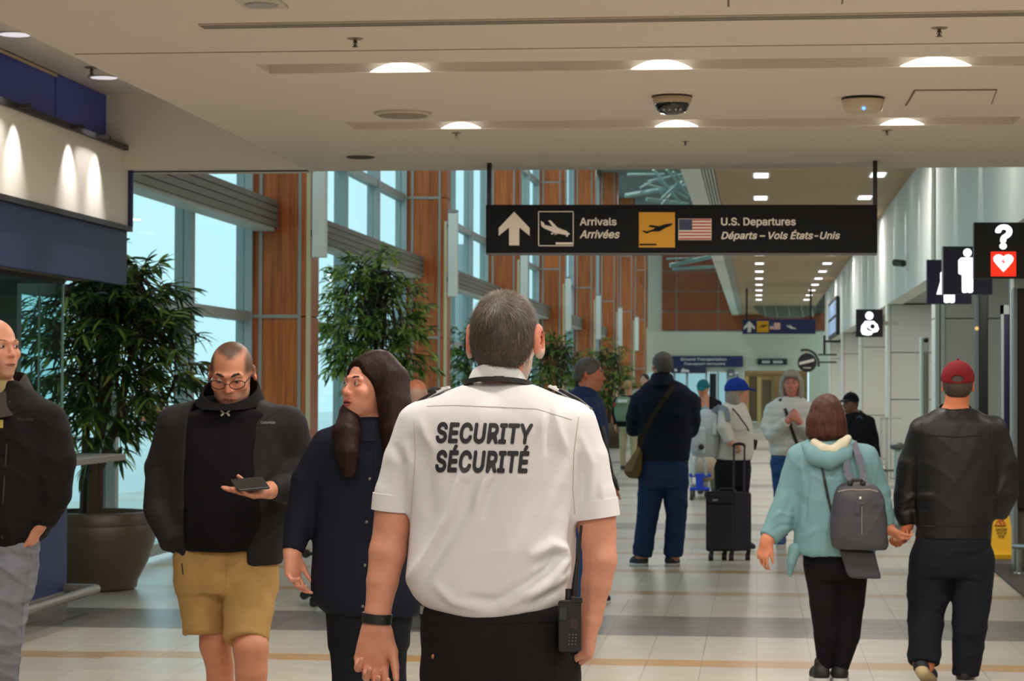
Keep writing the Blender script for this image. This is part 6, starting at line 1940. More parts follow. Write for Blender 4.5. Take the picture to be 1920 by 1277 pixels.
MB().tube([b.P(1128, 800, -.26), b.P(1136, 840, -.28), b.P(1142, 868, -.28), b.P(1147, 890, -.28)], [.022, .02, .018, .016], 8).build('strap', BLACK, bs, smooth=True)
MB().tube([b.P(1146, 886, -.28), b.P(1152, 902, -.28), b.P(1160, 920, -.28)], [.014, .022, .008], 8).build('strap_end', BLACK, bs, smooth=True)

# tall man in navy, seen from behind
b = Fig('person', 20.0, 1242, .010); b.root['label'] = 'tall person in navy jacket and jeans seen from behind with olive shoulder bag'
T = [(712, 1217, 1267, 17), (726, 1202, 1288, 24), (745, 1190, 1302, 30), (775, 1192, 1302, 34), (810, 1198, 1298, 34), (850, 1200, 1294, 34), (866, 1202, 1290, 32)]
A1 = [(1196, 752, 0, 15), (1188, 785, -.02, 15), (1188, 804, .06, 14), (1206, 800, .22, 10)]; A2 = [(1296, 752, 0, 16), (1299, 785, 0, 15), (1297, 806, .08, 13), (1285, 806, .24, 10)]
L1 = [(1222, 905, 0, 25), (1214, 970, -.01, 20), (1204, 1042, .02, 18)]; L2 = [(1266, 905, 0, 25), (1268, 970, .03, 19.5), (1262, 1042, .06, 18)]
b.body(T, [A1, A2, L1, L2]); b.head(1241, 686, 50, yaw=-152, neck=(1240, 722, .0, 1.15), wide=1.05)
b.hand(b.P(1208, 800, .24), (.4, 1, 0), (1, -.2, 0), 1); b.hand(b.P(1283, 806, .26), (-.4, 1, 0), (-1, -.2, 0), -1)
b.finish_body((188, 124, 98)); b.hair('short', GREYH, .010, disp=folds(.002, 60, 5)); b.eyes()
b.garment('jacket', NAVYC, T, [A1, A2], disp=folds(.008, 9, 55), h=.009); collar(b, NAVYC, 1241, 20, 26, 712, 704, 698, 722, 722, 722, dyc=.0, h=.01)
b.garment('trousers', JNAVY, [(858, 1202, 1290, 31), (890, 1198, 1291, 33), (915, 1200, 1289, 32)], [L1, L2], disp=folds(.007, 7, 57, (1, 1, 1.2)), h=.009, k=.02)
b.shoe(b.P(1203, 1050, .02), b.P(1189, 1050, .08), RUNS, .05, SOLEW); b.shoe(b.P(1258, 1050, .06), b.P(1266, 1050, .16), RUNS, .05, SOLEW)
NM = b
# teal cap man behind the luggage cart
b = Fig('person', 33.5, 1325, .013); b.root['label'] = 'person in teal cap and dark jacket looking down behind the luggage cart'
T = [(742, 1313, 1337, 10), (752, 1304, 1346, 14), (768, 1300, 1352, 17), (800, 1302, 1350, 18), (838, 1304, 1348, 18)]
A1 = [(1304, 758, 0, 8), (1298, 790, -.05, 8), (1304, 822, -.25, 6)]; A2 = [(1346, 758, 0, 8), (1352, 790, -.05, 8), (1344, 822, -.25, 6)]
L1 = [(1316, 838, 0, 11), (1315, 880, 0, 9), (1314, 920, .03, 6)]; L2 = [(1338, 838, 0, 11), (1338, 880, 0, 9), (1339, 920, .03, 6)]
b.body(T, [A1, A2, L1, L2]); b.head(1318, 730, 31, yaw=-8, pitch=16, neck=(1322, 752, .03, 1.1)); b.hand(b.P(1305, 824, -.26), (.2, -.5, -1), (1, 0, 0), -1); b.hand(b.P(1343, 824, -.26), (-.2, -.5, -1), (-1, 0, 0), 1)
b.finish_body((204, 140, 112)); b.hair('short', SILV, .006); b.cap(cloth('cap_teal', (30, 104, 112), .85)); b.eyes()
b.garment('jacket', DARK, T, [A1, A2], h=.011, cuts=[cut_front(b, [(742, 1314, 1330), (790, 1316, 1330), (838, 1316, 1330)], b.Y - .03)])
b.garment('shirt', cloth('shirt_pale_blue', (150, 170, 190), .8), [(744, 1312, 1336, 9), (770, 1306, 1344, 14), (838, 1308, 1344, 15)], h=.011)
simple_legs(b, L1, L2, cloth('trousers_beige', (120, 108, 92), .85), [(832, 1304, 1348, 16), (850, 1305, 1347, 16)])
b.shoe(b.P(1314, 925, .03), b.P(1313, 925, -.2), DKS); b.shoe(b.P(1339, 925, .03), b.P(1340, 925, -.2), DKS)
# woman with blue cap and white cardigan
b = Fig('person', 22.0, 1378, .010); b.root['label'] = 'person in blue cap and white cardigan turned right, holding a suitcase handle'
T = [(752, 1362, 1394, 14), (764, 1350, 1400, 22), (780, 1346, 1406, 28), (805, 1348, 1412, 32), (830, 1346, 1413, 33), (852, 1343, 1412, 32), (862, 1345, 1410, 31)]
A1 = [(1362, 774, -.12, 14), (1358, 802, -.17, 13), (1368, 830, -.20, 9)]; A2 = [(1376, 774, .14, 13), (1384, 805, .17, 12), (1398, 822, .14, 9)]
L1 = [(1360, 880, -.04, 21), (1358, 950, -.02, 15), (1352, 1014, .0, 11)]; L2 = [(1388, 880, .06, 20), (1388, 950, .06, 14), (1388, 1010, .1, 11)]
b.body(T, [A1, A2, L1, L2]); b.head(1384, 737, 47, yaw=112, pitch=4, neck=(1378, 768, .0, 1.0), wide=1.0)
b.hand(b.P(1370, 830, -.20), (.9, .15, -.35), (-.2, 0, -1), 1, curl=(50, 55, 60, 60))
b.finish_body((206, 146, 122))
def bob_grey(A, W, sc, Rn):
    A.ell(W(0, .05, -.05), np.array((.085, .07, .085)) * sc, Rn, .02); A.ell(W(0, .03, -.10), np.array((.080, .075, .05)) * sc, Rn, .02)
b.hair('bob', SILV, .014, nape=-.14, extra=bob_grey, disp=folds(.003, 40, 6, (1, 1, .3))); b.cap(cloth('cap_blue', (24, 56, 150), .8), bm=cloth('cap_blue'), grow=.022); b.eyes()
b.garment('cardigan', cloth('cardigan_white', (208, 204, 198), .9, .03, .3, 160), T, [A1, A2], disp=folds(.006, 10, 59), h=.009)
b.garment('trousers', DARK, [(850, 1346, 1408, 30), (890, 1342, 1406, 28), (910, 1343, 1404, 26)], [L1, L2], h=.010)
b.shoe(b.P(1352, 1020, .0), b.P(1374, 1020, .0), DKS); b.shoe(b.P(1388, 1018, .1), b.P(1410, 1018, .1), DKS)
BW = b
# white jacket woman
b = Fig('person', 22.8, 1480, .009); b.root['label'] = 'grey haired smiling person in white puffer jacket and blue jeans'
T = [(744, 1462, 1504, 14), (754, 1446, 1518, 22), (768, 1438, 1528, 28), (800, 1440, 1528, 31), (830, 1442, 1524, 31), (854, 1444, 1520, 29)]
A1 = [(1446, 770, 0, 13), (1440, 800, -.04, 13), (1447, 816, -.10, 12), (1476, 790, -.26, 9)]; A2 = [(1522, 770, 0, 13), (1532, 800, -.04, 13), (1522, 818, -.10, 11), (1500, 792, -.26, 9)]
L1 = [(1464, 870, 0, 19), (1466, 930, 0, 15), (1466, 1004, .03, 11)]; L2 = [(1500, 870, 0, 19), (1500, 930, .04, 14), (1500, 1000, .12, 11)]
b.body(T, [A1, A2, L1, L2]); b.head(1484, 719, 47, yaw=-4, pitch=3, neck=(1484, 754, .02, 1.0), wide=1.02)
b.hand(b.P(1478, 788, -.27), (.7, -.1, .55), (.3, .9, 0), 1, curl=(55, 60, 60, 60)); b.hand(b.P(1498, 790, -.28), (-.6, -.1, .6), (-.3, .9, 0), -1, curl=(50, 55, 60, 60))
b.finish_body((196, 124, 104)); b.eyes(iris=(70, 60, 50), brow=(120, 105, 90), mouth='smile')
def shag(A, W, sc, Rn):
    for gg in (-1, 1):
        A.cone(W(gg * .078, .0, .02), W(gg * .088, -.03, -.10), .030 * sc, .026 * sc, .02); A.cone(W(gg * .088, -.03, -.09), W(gg * .080, -.06, -.15), .026 * sc, .012 * sc, .02)
    A.cone(W(-.05, -.070, .075), W(.05, -.072, .072), .020 * sc, .018 * sc, .02); A.ell(W(0, .05, -.06), np.array((.09, .06, .09)) * sc, Rn, .02)
b.hair('shag', SILV, .016, nape=-.14, extra=shag, disp=folds(.003, 50, 8, (1, 1, .3)), front=-.064)
WJ = cloth('puffer_white', (206, 206, 202), .6, .03, .15, 100)
b.garment('jacket', WJ, T, [A1, A2], disp=lambda V, G: folds(.005, 10, 61)(V, G) + (.007 * np.abs(np.sin(V[:, 2] * 42)) - .004).astype(np.float32), h=.009); collar(b, WJ, 1484, 21, 26, 738, 744, 752, 756, 758, 764, dyc=.01, h=.012)
Bv = bvh_of(b.last)
P = [p for p in project([(1462, 748), (1474, 772), (1486, 810), (1498, 842)], Bv, b.Y, .004) if p]
bg_ = empty('shoulder_bag', b.P(1500, 845, -.2), 'small black shoulder bag on a strap across the white puffer jacket', 'bag')
mb = MB()
for p, q_ in zip(P, P[1:]): mb.flat(p, q_, .016, .004, (0, -1, 0))
mb.build('strap', BLACK, bg_)
p = Vector(b.P(1508, 838, -.24)); MB().box(p.x - .09, p.x + .09, p.y - .05, p.y + .04, p.z - .14, p.z + .04).build('pouch', mat('bag_black', (30, 30, 34), .5), bg_, bevel=.02)
b.garment('trousers', JEANB, [(846, 1446, 1518, 27), (870, 1446, 1518, 28), (890, 1448, 1516, 26)], [L1, L2], disp=folds(.006, 10, 63), h=.010, k=.015)
b.shoe(b.P(1466, 1012, .03), b.P(1462, 1012, -.18), mat('shoe_blue', (40, 70, 110), .6), sole=SOLEW); b.shoe(b.P(1500, 1008, .12), b.P(1502, 1008, -.06), mat('shoe_blue'), sole=SOLEW)
# person with black cap near the columns
b = Fig('person', 26.5, 1605, .011); b.root['label'] = 'person in black cap and dark fleece beside the pale columns'
T = [(772, 1590, 1618, 12), (782, 1582, 1628, 18), (800, 1578, 1636, 22), (830, 1580, 1634, 23), (862, 1582, 1632, 22)]
A1 = [(1582, 792, 0, 10), (1578, 825, 0, 10), (1584, 855, -.08, 7)]; A2 = [(1630, 792, 0, 11), (1638, 825, 0, 10), (1644, 858, -.03, 7)]
L1 = [(1596, 862, 0, 14), (1594, 915, 0, 11), (1592, 966, .03, 8)]; L2 = [(1618, 862, 0, 14), (1620, 915, 0, 11), (1622, 966, .03, 8)]
b.body(T, [A1, A2, L1, L2]); b.head(1594, 757, 37, yaw=-36, pitch=4, neck=(1604, 782, .02, 1.1)); b.hand(b.P(1645, 860, -.03), (.1, -.1, -1), (-1, 0, 0), 1); b.hand(b.P(1585, 857, -.08), (0, -.1, -1), (1, 0, 0), -1)
b.finish_body((122, 84, 64)); b.hair('short', DKH, .006); b.cap(cloth('cap_black', (24, 24, 28), .8)); b.eyes(brow=(30, 24, 20))
FLE = cloth('fleece_black', (26, 26, 31), .9)
b.garment('jacket', FLE, T, [A1, A2], disp=folds(.006, 10, 65), h=.010); collar(b, FLE, 1604, 13, 17, 768, 772, 776, 784, 786, 788, dyc=.0, h=.012)
Bv = bvh_of(b.last)
P = [p for p in project([(1606, 784), (1612, 780), (1616, 785)], Bv, b.Y, .004) if p]
if len(P) == 3: MB().tube(P, .008, 5).build('emblem', mat('emblem_blue', (70, 110, 150), .6), b.root)
simple_legs(b, L1, L2, DARK, [(855, 1582, 1632, 20), (880, 1583, 1631, 20)], h=.012)
b.shoe(b.P(1592, 974, .03), b.P(1588, 974, -.18), DKS); b.shoe(b.P(1622, 974, .03), b.P(1624, 974, -.18), DKS)
# walkers far behind
def far_person(Y, px, top, w, label, coat, legs, hairm, tone, yaw, extra=None):
    b = Fig('person', Y, px, .016); b.root['label'] = label
    k = b.k; H = 1.0 / k
    zt = at(px, top, Y).z; u = zt / 1.70
    pz = lambda z: top + (zt - z * u) / k
    W_px = .21 * u / k * w
    T = [(pz(1.42), px - W_px * .5, px + W_px * .5, .08 / k), (pz(1.36), px - W_px, px + W_px, .11 / k), (pz(1.15), px - W_px, px + W_px, .13 / k), (pz(.82), px - W_px * .95, px + W_px * .95, .13 / k)]
    A1 = [(px - W_px * .95, pz(1.33), 0, .055 / k), (px - W_px * 1.2, pz(1.1), 0, .05 / k), (px - W_px * 1.1, pz(.86), -.06, .038 / k)]; A2 = [(2 * px - x, y, d, r) for x, y, d, r in A1]
    L1 = [(px - .09 / k, pz(.8), 0, .09 / k), (px - .10 / k, pz(.45), 0, .062 / k), (px - .10 / k, pz(.08), .05, .045 / k)]; L2 = [(2 * px - x, y, -d, r) for x, y, d, r in L1]
    b.body(T, [A1, A2, L1, L2]); b.head(px, pz(1.585), .225 * u / k, yaw=yaw, neck=(px, pz(1.40), .02, 1.05))
    for A in (A1, A2): b.hand(b.P(A[2][0], A[2][1], -.06), (0, 0, -1), (1 if A is A1 else -1, 0, 0), 1 if A is A1 else -1, L=.18 * u)
    b.finish_body(tone); b.hair('short', hairm, .012); b.eyes()
    b.garment('jacket', coat, T, [A1, A2], h=.014); simple_legs(b, L1, L2, legs, [(pz(.78), px - W_px * .92, px + W_px * .92, .12 / k), (pz(.88), px - W_px * .9, px + W_px * .9, .12 / k)], h=.014)
    for L in (L1, L2):
        a = b.P(L[2][0], L[2][1], L[2][2]); f = np.array(Matrix.Rotation(math.radians(yaw), 3, 'Z') @ Vector((0, -1, 0)))
        b.shoe(a, a + f * .17, RUNS)
    return b
KH = cloth('trousers_khaki', (168, 160, 128), .85)
kp = far_person(42.5, 1178, 713, 1.05, 'light haired person in khaki trousers with green backpack seen from behind', DARK, KH, mat('hair_fair', (150, 120, 80), .6), (200, 140, 110), 165)
far_person(47, 1208, 701, 1.0, 'dark haired person far off beside the tall person in navy', cloth('coat_cream', (190, 186, 176), .8), DARK, DKH, (210, 170, 150), -30)
# ================================================================== woman in the teal coat
b = Fig('person', 12.3, 1560, .0075); b.root['label'] = 'person in teal hooded coat and black leggings walking away, bare hand out to the left'
TEAL = cloth('coat_teal', (116, 154, 160), .75, .05, .2, 120)
T = [(822, 1520, 1592, 30), (836, 1498, 1614, 40), (856, 1484, 1634, 50), (890, 1486, 1642, 56), (940, 1492, 1640, 58), (990, 1490, 1640, 58), (1030, 1487, 1641, 58), (1040, 1490, 1638, 56)]
A1 = [(1506, 862, 0, 30), (1484, 925, .01, 28), (1462, 978, -.03, 25), (1440, 1010, -.08, 18)]; A2 = [(1618, 862, 0, 30), (1642, 925, 0, 27), (1654, 966, .0, 22), (1663, 988, -.01, 16)]
L1 = [(1546, 1060, 0, 38), (1546, 1130, -.02, 27), (1550, 1190, .0, 24), (1547, 1252, .02, 13)]; L2 = [(1590, 1060, 0, 38), (1592, 1130, .02, 28), (1588, 1190, .03, 24), (1577, 1256, .02, 13)]
b.body(T, [A1, A2, L1, L2]); b.head(1551, 784, 76, yaw=168, pitch=4, neck=(1554, 835, .0, .95))
b.core.cone(b.P(1448, 1000, -.07), b.P(1434, 1020, -.09), .031, .026)
b.hand(b.P(1438, 1014, -.08), (-.28, -.1, -1), (.5, .85, 0), 1, L=.172, curl=(25, 30, 35, 40), thumb=28)
b.core.cone(b.P(1660, 982, -.01), b.P(1670, 996, -.01), .03, .026)
b.hand(b.P(1666, 991, -.01), (.75, .05, -.65), (.5, .3, .8), 1, L=.165, curl=(40, 45, 50, 52), thumb=25)
b.finish_body((214, 138, 104))
AUB = mat('hair_auburn', (70, 36, 24), .55, var=.6, vscale=90, stretch=(1, 1, .1), bump=.9, bscale=200, spec=.3)
def bob(A, W, sc, Rn):
    A.ell(W(0, .03, -.03), np.array((.116, .106, .105)) * sc, Rn, .02); A.ell(W(0, .025, -.085), np.array((.118, .108, .062)) * sc, Rn, .02)
    A.cone(W(-.07, .0, -.10), W(-.125, -.01, -.13), .03 * sc, .01 * sc, .02)
b.hair('bob', AUB, .020, h=.006, nape=-.15, extra=bob, disp=folds(.0055, 45, 71, (1, 1, .2)))
FT = [([(1500, 880), (1485, 930), (1462, 985)], 5, -.008), ([(1490, 968), (1462, 962), (1448, 975)], 4, .008), ([(1492, 985), (1466, 985), (1446, 996)], 4, -.008), ([(1516, 870), (1514, 920), (1508, 980)], 4, -.010), ([(1500, 1010), (1540, 990), (1552, 940)], 7, .008), ([(1530, 1020), (1545, 970), (1560, 900)], 8, -.008), ([(1628, 870), (1640, 920), (1652, 960)], 5, .008)]
b.garment('coat', TEAL, T, [A1, A2], disp=drawn_folds(FT, folds(.007, 11, 73)), h=.007, cuts=[])
TB = bvh_of(b.last)
flap = Sdf(.007); flap.chain([(b.P(1490, 1030, -.08), .034), (b.P(1484, 1055, -.09), .024), (b.P(1481, 1078, -.08), .012)], .02); b.part('coat_flap', flap, TEAL)
# hood lying on the back, with cream lining
hd = Sdf(.007)
hd.chain([(b.P(1514, 838, -.05), .036), (b.P(1530, 856, -.15), .050), (b.P(1556, 862, -.17), .052), (b.P(1580, 852, -.15), .048), (b.P(1594, 836, -.05), .036)], .02)
b.part('hood', hd, TEAL)
ln_ = Sdf(.006)
ln_.chain([(b.P(1527, 830, -.10), .022), (b.P(1544, 843, -.16), .030), (b.P(1562, 846, -.17), .030), (b.P(1580, 833, -.15), .030), (b.P(1590, 822, -.08), .020)], .02)
b.part('hood_lining', ln_, cloth('lining_cream', (206, 200, 176), .9))
LEG = cloth('leggings_black', (14, 13, 16), .85, .05, .15, 300)
b.garment('leggings', LEG, [(1025, 1502, 1622, 44), (1060, 1508, 1622, 46), (1085, 1512, 1618, 42)], [L1, L2], h=.0075, k=.02, disp=folds(.003, 10, 2))
RS = mat('runner_black', (26, 26, 30), .6)
b.shoe(b.P(1540, 1266, .02), b.P(1530, 1266, .12), RS, .042, SOLEW); b.shoe(b.P(1575, 1268, .03), b.P(1573, 1268, .16), RS, .042, SOLEW)
TW = b
# ================================================================== man with the red cap
b = Fig('person', 12.35, 1790, .0075); b.root['label'] = 'person in red cap, black leather jacket and dark trousers walking away'
LEA = mat('leather_black', (20, 19, 20), .5, spec=.35, var=.1, vscale=10, bump=.12, bscale=150)
T = [(764, 1758, 1824, 27), (778, 1738, 1846, 38), (796, 1718, 1868, 48), (830, 1714, 1876, 54), (890, 1714, 1876, 58), (950, 1717, 1868, 58), (985, 1720, 1860, 56), (1008, 1716, 1858, 54)]
A1 = [(1732, 808, 0, 27), (1712, 870, .03, 28), (1700, 925, .05, 24), (1697, 958, .04, 20), (1702, 984, .03, 15)]; A2 = [(1860, 808, 0, 28), (1880, 870, .0, 28), (1884, 925, -.02, 25), (1866, 962, .03, 22)]
L1 = [(1748, 1050, 0, 43), (1742, 1110, .03, 40), (1736, 1150, .02, 33), (1732, 1245, -.10, 28)]; L2 = [(1822, 1050, 0, 41), (1822, 1120, .0, 36), (1818, 1180, -.02, 30), (1810, 1266, .0, 25)]
b.body(T, [A1, A2[:-1], L1, L2]); b.ear = 1.1; b.head(1796, 722, 78, yaw=174, pitch=0, neck=(1790, 775, .0, 1.12), wide=1.02)
b.core.cone(b.P(1701, 972, .03), b.P(1699, 992, .03), .03, .028)
b.hand(b.P(1700, 985, .03), (-.25, .1, -1), (-.8, .4, 0), 1, L=.18, curl=(40, 45, 50, 50), thumb=22)
b.finish_body((204, 122, 82))
b.hair('short', mat('hair_brown_grey', (62, 50, 42), .6, var=.3, vscale=80, stretch=(1, 1, .25), bump=.4, bscale=200), .008, h=.006, nape=-.072)
b.cap(cloth('cap_red', (118, 26, 36), .85, .05, .2, 150), grow=.016, back_hole=True); b.eyes()
FR = [([(1745, 930), (1712, 930), (1690, 945)], 5, .012), ([(1735, 955), (1705, 955), (1686, 962)], 4, -.010), ([(1716, 830), (1712, 880), (1706, 920)], 7, -.008), ([(1884, 900), (1870, 930), (1850, 950)], 6, .010), ([(1890, 930), (1872, 950)], 5, -.01)]
b.garment('jacket', LEA, T, [A1, A2], disp=drawn_folds(FR, folds(.005, 9, 75)), h=.007)
RB2 = bvh_of(b.last)
seam(b, RB2, [(1736, 816), (1790, 820), (1850, 816)], .003, LEA, 'yoke_seam'); seam(b, RB2, [(1728, 792), (1724, 850), (1722, 920)], .003, LEA); seam(b, RB2, [(1858, 796), (1862, 850), (1860, 920)], .003, LEA)
seam(b, RB2, [(1718, 987), (1790, 988), (1860, 984)], .003, LEA, 'hem_seam')
collar(b, LEA, 1790, 31, 37, 755, 764, 770, 774, 778, 782, dyc=.0, h=.008)
TRO = cloth('trousers_charcoal', (24, 26, 35), .85, .06, .2, 250)
b.garment('trousers', TRO, [(1000, 1718, 1856, 52), (1030, 1712, 1856, 54), (1060, 1712, 1858, 52), (1080, 1714, 1856, 46)], [L1, L2], disp=folds(.009, 10, 77, (1, 1, 1.5)), h=.0075, k=.02)
b.shoe(b.P(1810, 1274, .0), b.P(1812, 1274, .18), RS, .046, SOLEW)
# the trailing left foot stands on its toes, cream sole towards us
toe = np.array(b.P(1742, 1268, .06)); heel = np.array(b.P(1728, 1250, -.13))
toe[2] = .035; 
A = Sdf(.006); A.cone(heel, toe, .040, .046, .02); A.cone(heel, b.P(1732, 1236, -.11), .040, .036, .02); b.part('shoe', A, RS)
A = Sdf(.005); dn = np.array((0, -.62, -.55)); dn /= np.linalg.norm(dn)
A.cone(heel + dn * .030, toe + np.array((.0, -.01, -.022)), .036, .042, .01); b.part('shoe_sole', A, mat('sole_cream', (196, 176, 136), .6))
RC = b
# ------------------------------------------------------------------ carried things and luggage
PLAST = mat('radio_black', (26, 28, 29), .5, bump=.1, bscale=300)
rd = empty('two_way_radio', g.P(1068, 1172, -.13), 'black two-way radio with long antenna on the right hip of the guard', 'radio')
def gq(px, py, d): return Vector(g.P(px, py, d))
A = [gq(x, y, -.145) for x, y in rrect(1047, 1125, 1090, 1223, 7)]
Bk = [gq(x, y, -.095) for x, y in rrect(1046, 1125, 1089, 1223, 7)]
MB().hexa(A, Bk).build('case', PLAST, rd, bevel=.003)
MB().hexa([gq(x, y, -.148) for x, y in ((1070, 1118), (1092, 1120), (1092, 1131), (1070, 1130))], [gq(x, y, -.10) for x, y in ((1070, 1118), (1092, 1120), (1092, 1131), (1070, 1130))]).build('top_cap', PLAST, rd, bevel=.002)
MB().hexa([gq(x, y, -.149) for x, y in rrect(1049, 1138, 1063, 1163, 5)], [gq(x, y, -.144) for x, y in rrect(1049, 1138, 1063, 1163, 5)]).build('talk_button', mat('radio_grey', (46, 50, 52), .5), rd)
MB().hexa([gq(x, y, -.147) for x, y in ((1070, 1158), (1085, 1160), (1083, 1180), (1069, 1178))], [gq(x, y, -.144) for x, y in ((1070, 1158), (1085, 1160), (1083, 1180), (1069, 1178))]).build('display', mat('radio_display', (58, 46, 52), .3), rd)
MB().tube([gq(1076, 1122, -.12), gq(1078, 1095, -.12), gq(1083, 1050, -.115), gq(1090, 985, -.11)], [.009, .0075, .005, .0035], 10).build('antenna', BLACK, rd, smooth=True)
MB().bar(gq(1066, 1126, -.12), gq(1066, 1104, -.12), .0085, .0075, 12).build('knob', PLAST, rd, smooth=True)
for i in range(4):
    for j in range(3):
        MB().ball(gq(1068 + j * 6 - i * .4, 1190 + i * 6, -.146), .0014, 6, 4).build('speaker_hole', mat('hole_pale', (140, 130, 116), .5), rd)
MB().box(*[v for pr in zip(gq(1048, 1150, -.1), gq(1062, 1215, -.055)) for v in sorted(pr)]).build('belt_clip', PLAST, rd)
# phone
ph = empty('smartphone', m2.P(470, 915, -.42), 'dark smartphone held out by the person in tan shorts', 'phone')
c = Vector(m2.P(470, 919, -.40)) + Vector((0, -.008, .022))
R = Matrix.Rotation(math.radians(40), 3, 'Z') @ Matrix.Rotation(math.radians(30), 3, 'X') @ Matrix.Rotation(math.radians(-4), 3, 'Y')
def pbox(sx, sy, sz, oz=0): return [[c + R @ Vector((x * sx, y * sy, z + oz)) for x, y in ((-1, -1), (1, -1), (1, 1), (-1, 1))] for z in (-sz, sz)]
mb = MB(); mb.hexa(*pbox(.064, .038, .005)); mb.build('case', mat('phone_case', (34, 42, 40), .4), ph, bevel=.004)
mb = MB(); mb.hexa(*pbox(.059, .034, .0006, .0058)); mb.build('screen', mat('phone_screen', (24, 28, 30), .08, coat=.5), ph)
mb = MB(); mb.hexa(*[[p + R @ Vector((-.04, .018, -.006)) for p in q_] for q_ in pbox(.012, .014, .001)]); mb.build('camera_bump', BLACK, ph)
# big suitcase lying on its side behind the dark haired woman
Ys = 15.9
def sq(px, py, d=0): return at(px, py, Ys + d)
s1 = empty('suitcase', at(685, 1140, Ys), 'large black suitcase on its side with wheels, behind the dark haired person', 'suitcase')
zf = sq(600, 1140).z
A = [sq(x, y) for x, y in rrect(584, 1034, 792, 1128, 12)]
for p in A: p.z -= 0
MB().hexa(A, [p + Vector((0, .34, 0)) for p in A]).build('shell', mat('case_black', (28, 30, 32), .5, bump=.1, bscale=60), s1, bevel=.02)
for px in (640, 690, 740):
    A = [sq(x, y, -.012) for x, y in rrect(px - 8, 1040, px + 8, 1122, 4)]
    MB().hexa(A, [p + Vector((0, .02, 0)) for p in A]).build('rib', mat('case_black'), s1)
for px, py in ((574, 1038), (571, 1116)):
    for d in (.05, .29):
        p = sq(px, py, d)
        MB().bar(p + Vector((.0, -.02, 0)), p + Vector((0, .02, 0)), .03, n=16).build('wheel', mat('wheel_black', (20, 20, 22), .6), s1)
        MB().bar(p + Vector((.0, 0, 0)), sq(588, py, d), .014, n=8).build('caster', BLACK, s1)
for px, d in ((588, .05), (780, .05), (588, .29), (780, .29)):
    p = sq(px, 1131, d); p.z = .026
    MB().bar(p + Vector((0, -.02, 0)), p + Vector((0, .02, 0)), .026, n=14).build('side_wheel', mat('wheel_black'), s1)
    MB().bar(p, p + Vector((0, 0, sq(px, 1124).z - .026 + .02)), .01, n=8).build('caster', BLACK, s1)
# upright black suitcase of the woman in the blue cap
Yu = 20.7
def uq(px, py, d=0): return at(px, py, Yu + d)
s2 = empty('suitcase', at(1366, 1046, Yu), 'upright black soft suitcase with extended handle beside the blue capped person', 'suitcase')
CB = mat('case_fabric', (26, 28, 34), .8, var=.08, vscale=10, bump=.2, bscale=200)
A = [uq(x, y) for x, y in rrect(1323, 921, 1378, 1034, 5)]; B2 = [uq(x, y, .10) for x, y in rrect(1352, 923, 1409, 1032, 5)]
MB().hexa(A, B2).build('body', CB, s2, bevel=.01)
A = [uq(x, y, -.02) for x, y in rrect(1325, 948, 1374, 1030, 5)]; MB().hexa(A, [uq(x, y, .02) for x, y in rrect(1328, 948, 1378, 1030, 5)]).build('front_pocket', CB, s2, bevel=.008)
A = [uq(x, y, -.012) for x, y in rrect(1326, 926, 1372, 944, 4)]; MB().hexa(A, [uq(x, y, .02) for x, y in rrect(1329, 926, 1376, 944, 4)]).build('top_pocket', CB, s2, bevel=.006)
MB().poly([(1336, 936), (1346, 936), (1346, 939.5), (1336, 939.5)], Yu - .018).build('badge', mat('badge_silver', (130, 134, 140), .4, metal=.5), s2)
for a_, b_ in (((1375.5, 924), (1376, 836)), ((1395.5, 926), (1396, 836))):
    MB().bar(uq(*a_, .06), uq(*b_, .06), .009, n=8).build('handle_tube', mat('tube_dark', (60, 62, 66), .4, metal=.5), s2)
MB().tube([uq(1374, 838, .06), uq(1377, 833.5, .06), uq(1386, 832, .06), uq(1394, 833.5, .06), uq(1397, 838, .06)], .014, 8).build('grip', BLACK, s2, smooth=True)
MB().tube([uq(1346, 922, .04), uq(1352, 917, .04), uq(1372, 917, .04), uq(1380, 922, .04)], .012, 8).build('carry_handle', CB, s2, smooth=True)
for px, py, d in ((1333, 1040, 0.0), (1371, 1041, 0.02), (1358, 1040, .1), (1402, 1041, .12)):
    p = uq(px, py, d); p.z = .032
    MB().bar(p + Vector((-.022, 0, 0)), p + Vector((.022, 0, 0)), .032, n=16).build('wheel', mat('wheel_black'), s2)
    MB().bar(p, uq(px + 2, 1030, d), .02, n=8).build('caster', BLACK, s2)
# light grey backpack on the blue capped woman
def soft(fig, name, m, ops, label, cat, h=.010, disp=None):
    r = empty(name, fig.root.location, label, cat)
    return r
r = empty('backpack', BW.P(1322, 812, -.1), 'large light grey backpack worn by the blue capped person', 'backpack')
GP = cloth('pack_grey', (192, 202, 208), .8, .06, .3, 100)
S_ = Sdf(.010); S_.loft(BW.rows([(768, 1316, 1348, 16, -.02), (780, 1304, 1350, 24, -.02), (810, 1298, 1350, 28, -.02), (840, 1296, 1348, 28, -.02), (856, 1300, 1346, 24, -.02)]), n=3.2)
V, Q, G = S_.mesh(folds(.006, 12, 81)); link_mesh('body', me_from('pack', V, Q), GP, r, True)
S_ = Sdf(.010); S_.loft(BW.rows([(800, 1296, 1324, 18, -.12), (825, 1293, 1324, 20, -.12), (850, 1296, 1322, 18, -.12)]), n=3.2)
V, Q, G = S_.mesh(folds(.004, 14, 82)); link_mesh('pocket', me_from('pack', V, Q), GP, r, True)
MB().flat(BW.P(1340, 790, -.16), BW.P(1340, 815, -.17), .02, .006, (0, -1, 0)).build('side_pocket_trim', mat('pack_white', (210, 214, 216), .7), r)
mb = MB(); P = [BW.P(*q_) for q_ in ((1336, 772, -.10), (1350, 762, -.14), (1362, 768, -.20), (1366, 790, -.22))]
for a_, b_ in zip(P, P[1:]): mb.flat(a_, b_, .024, .006, (0, -1, .3))
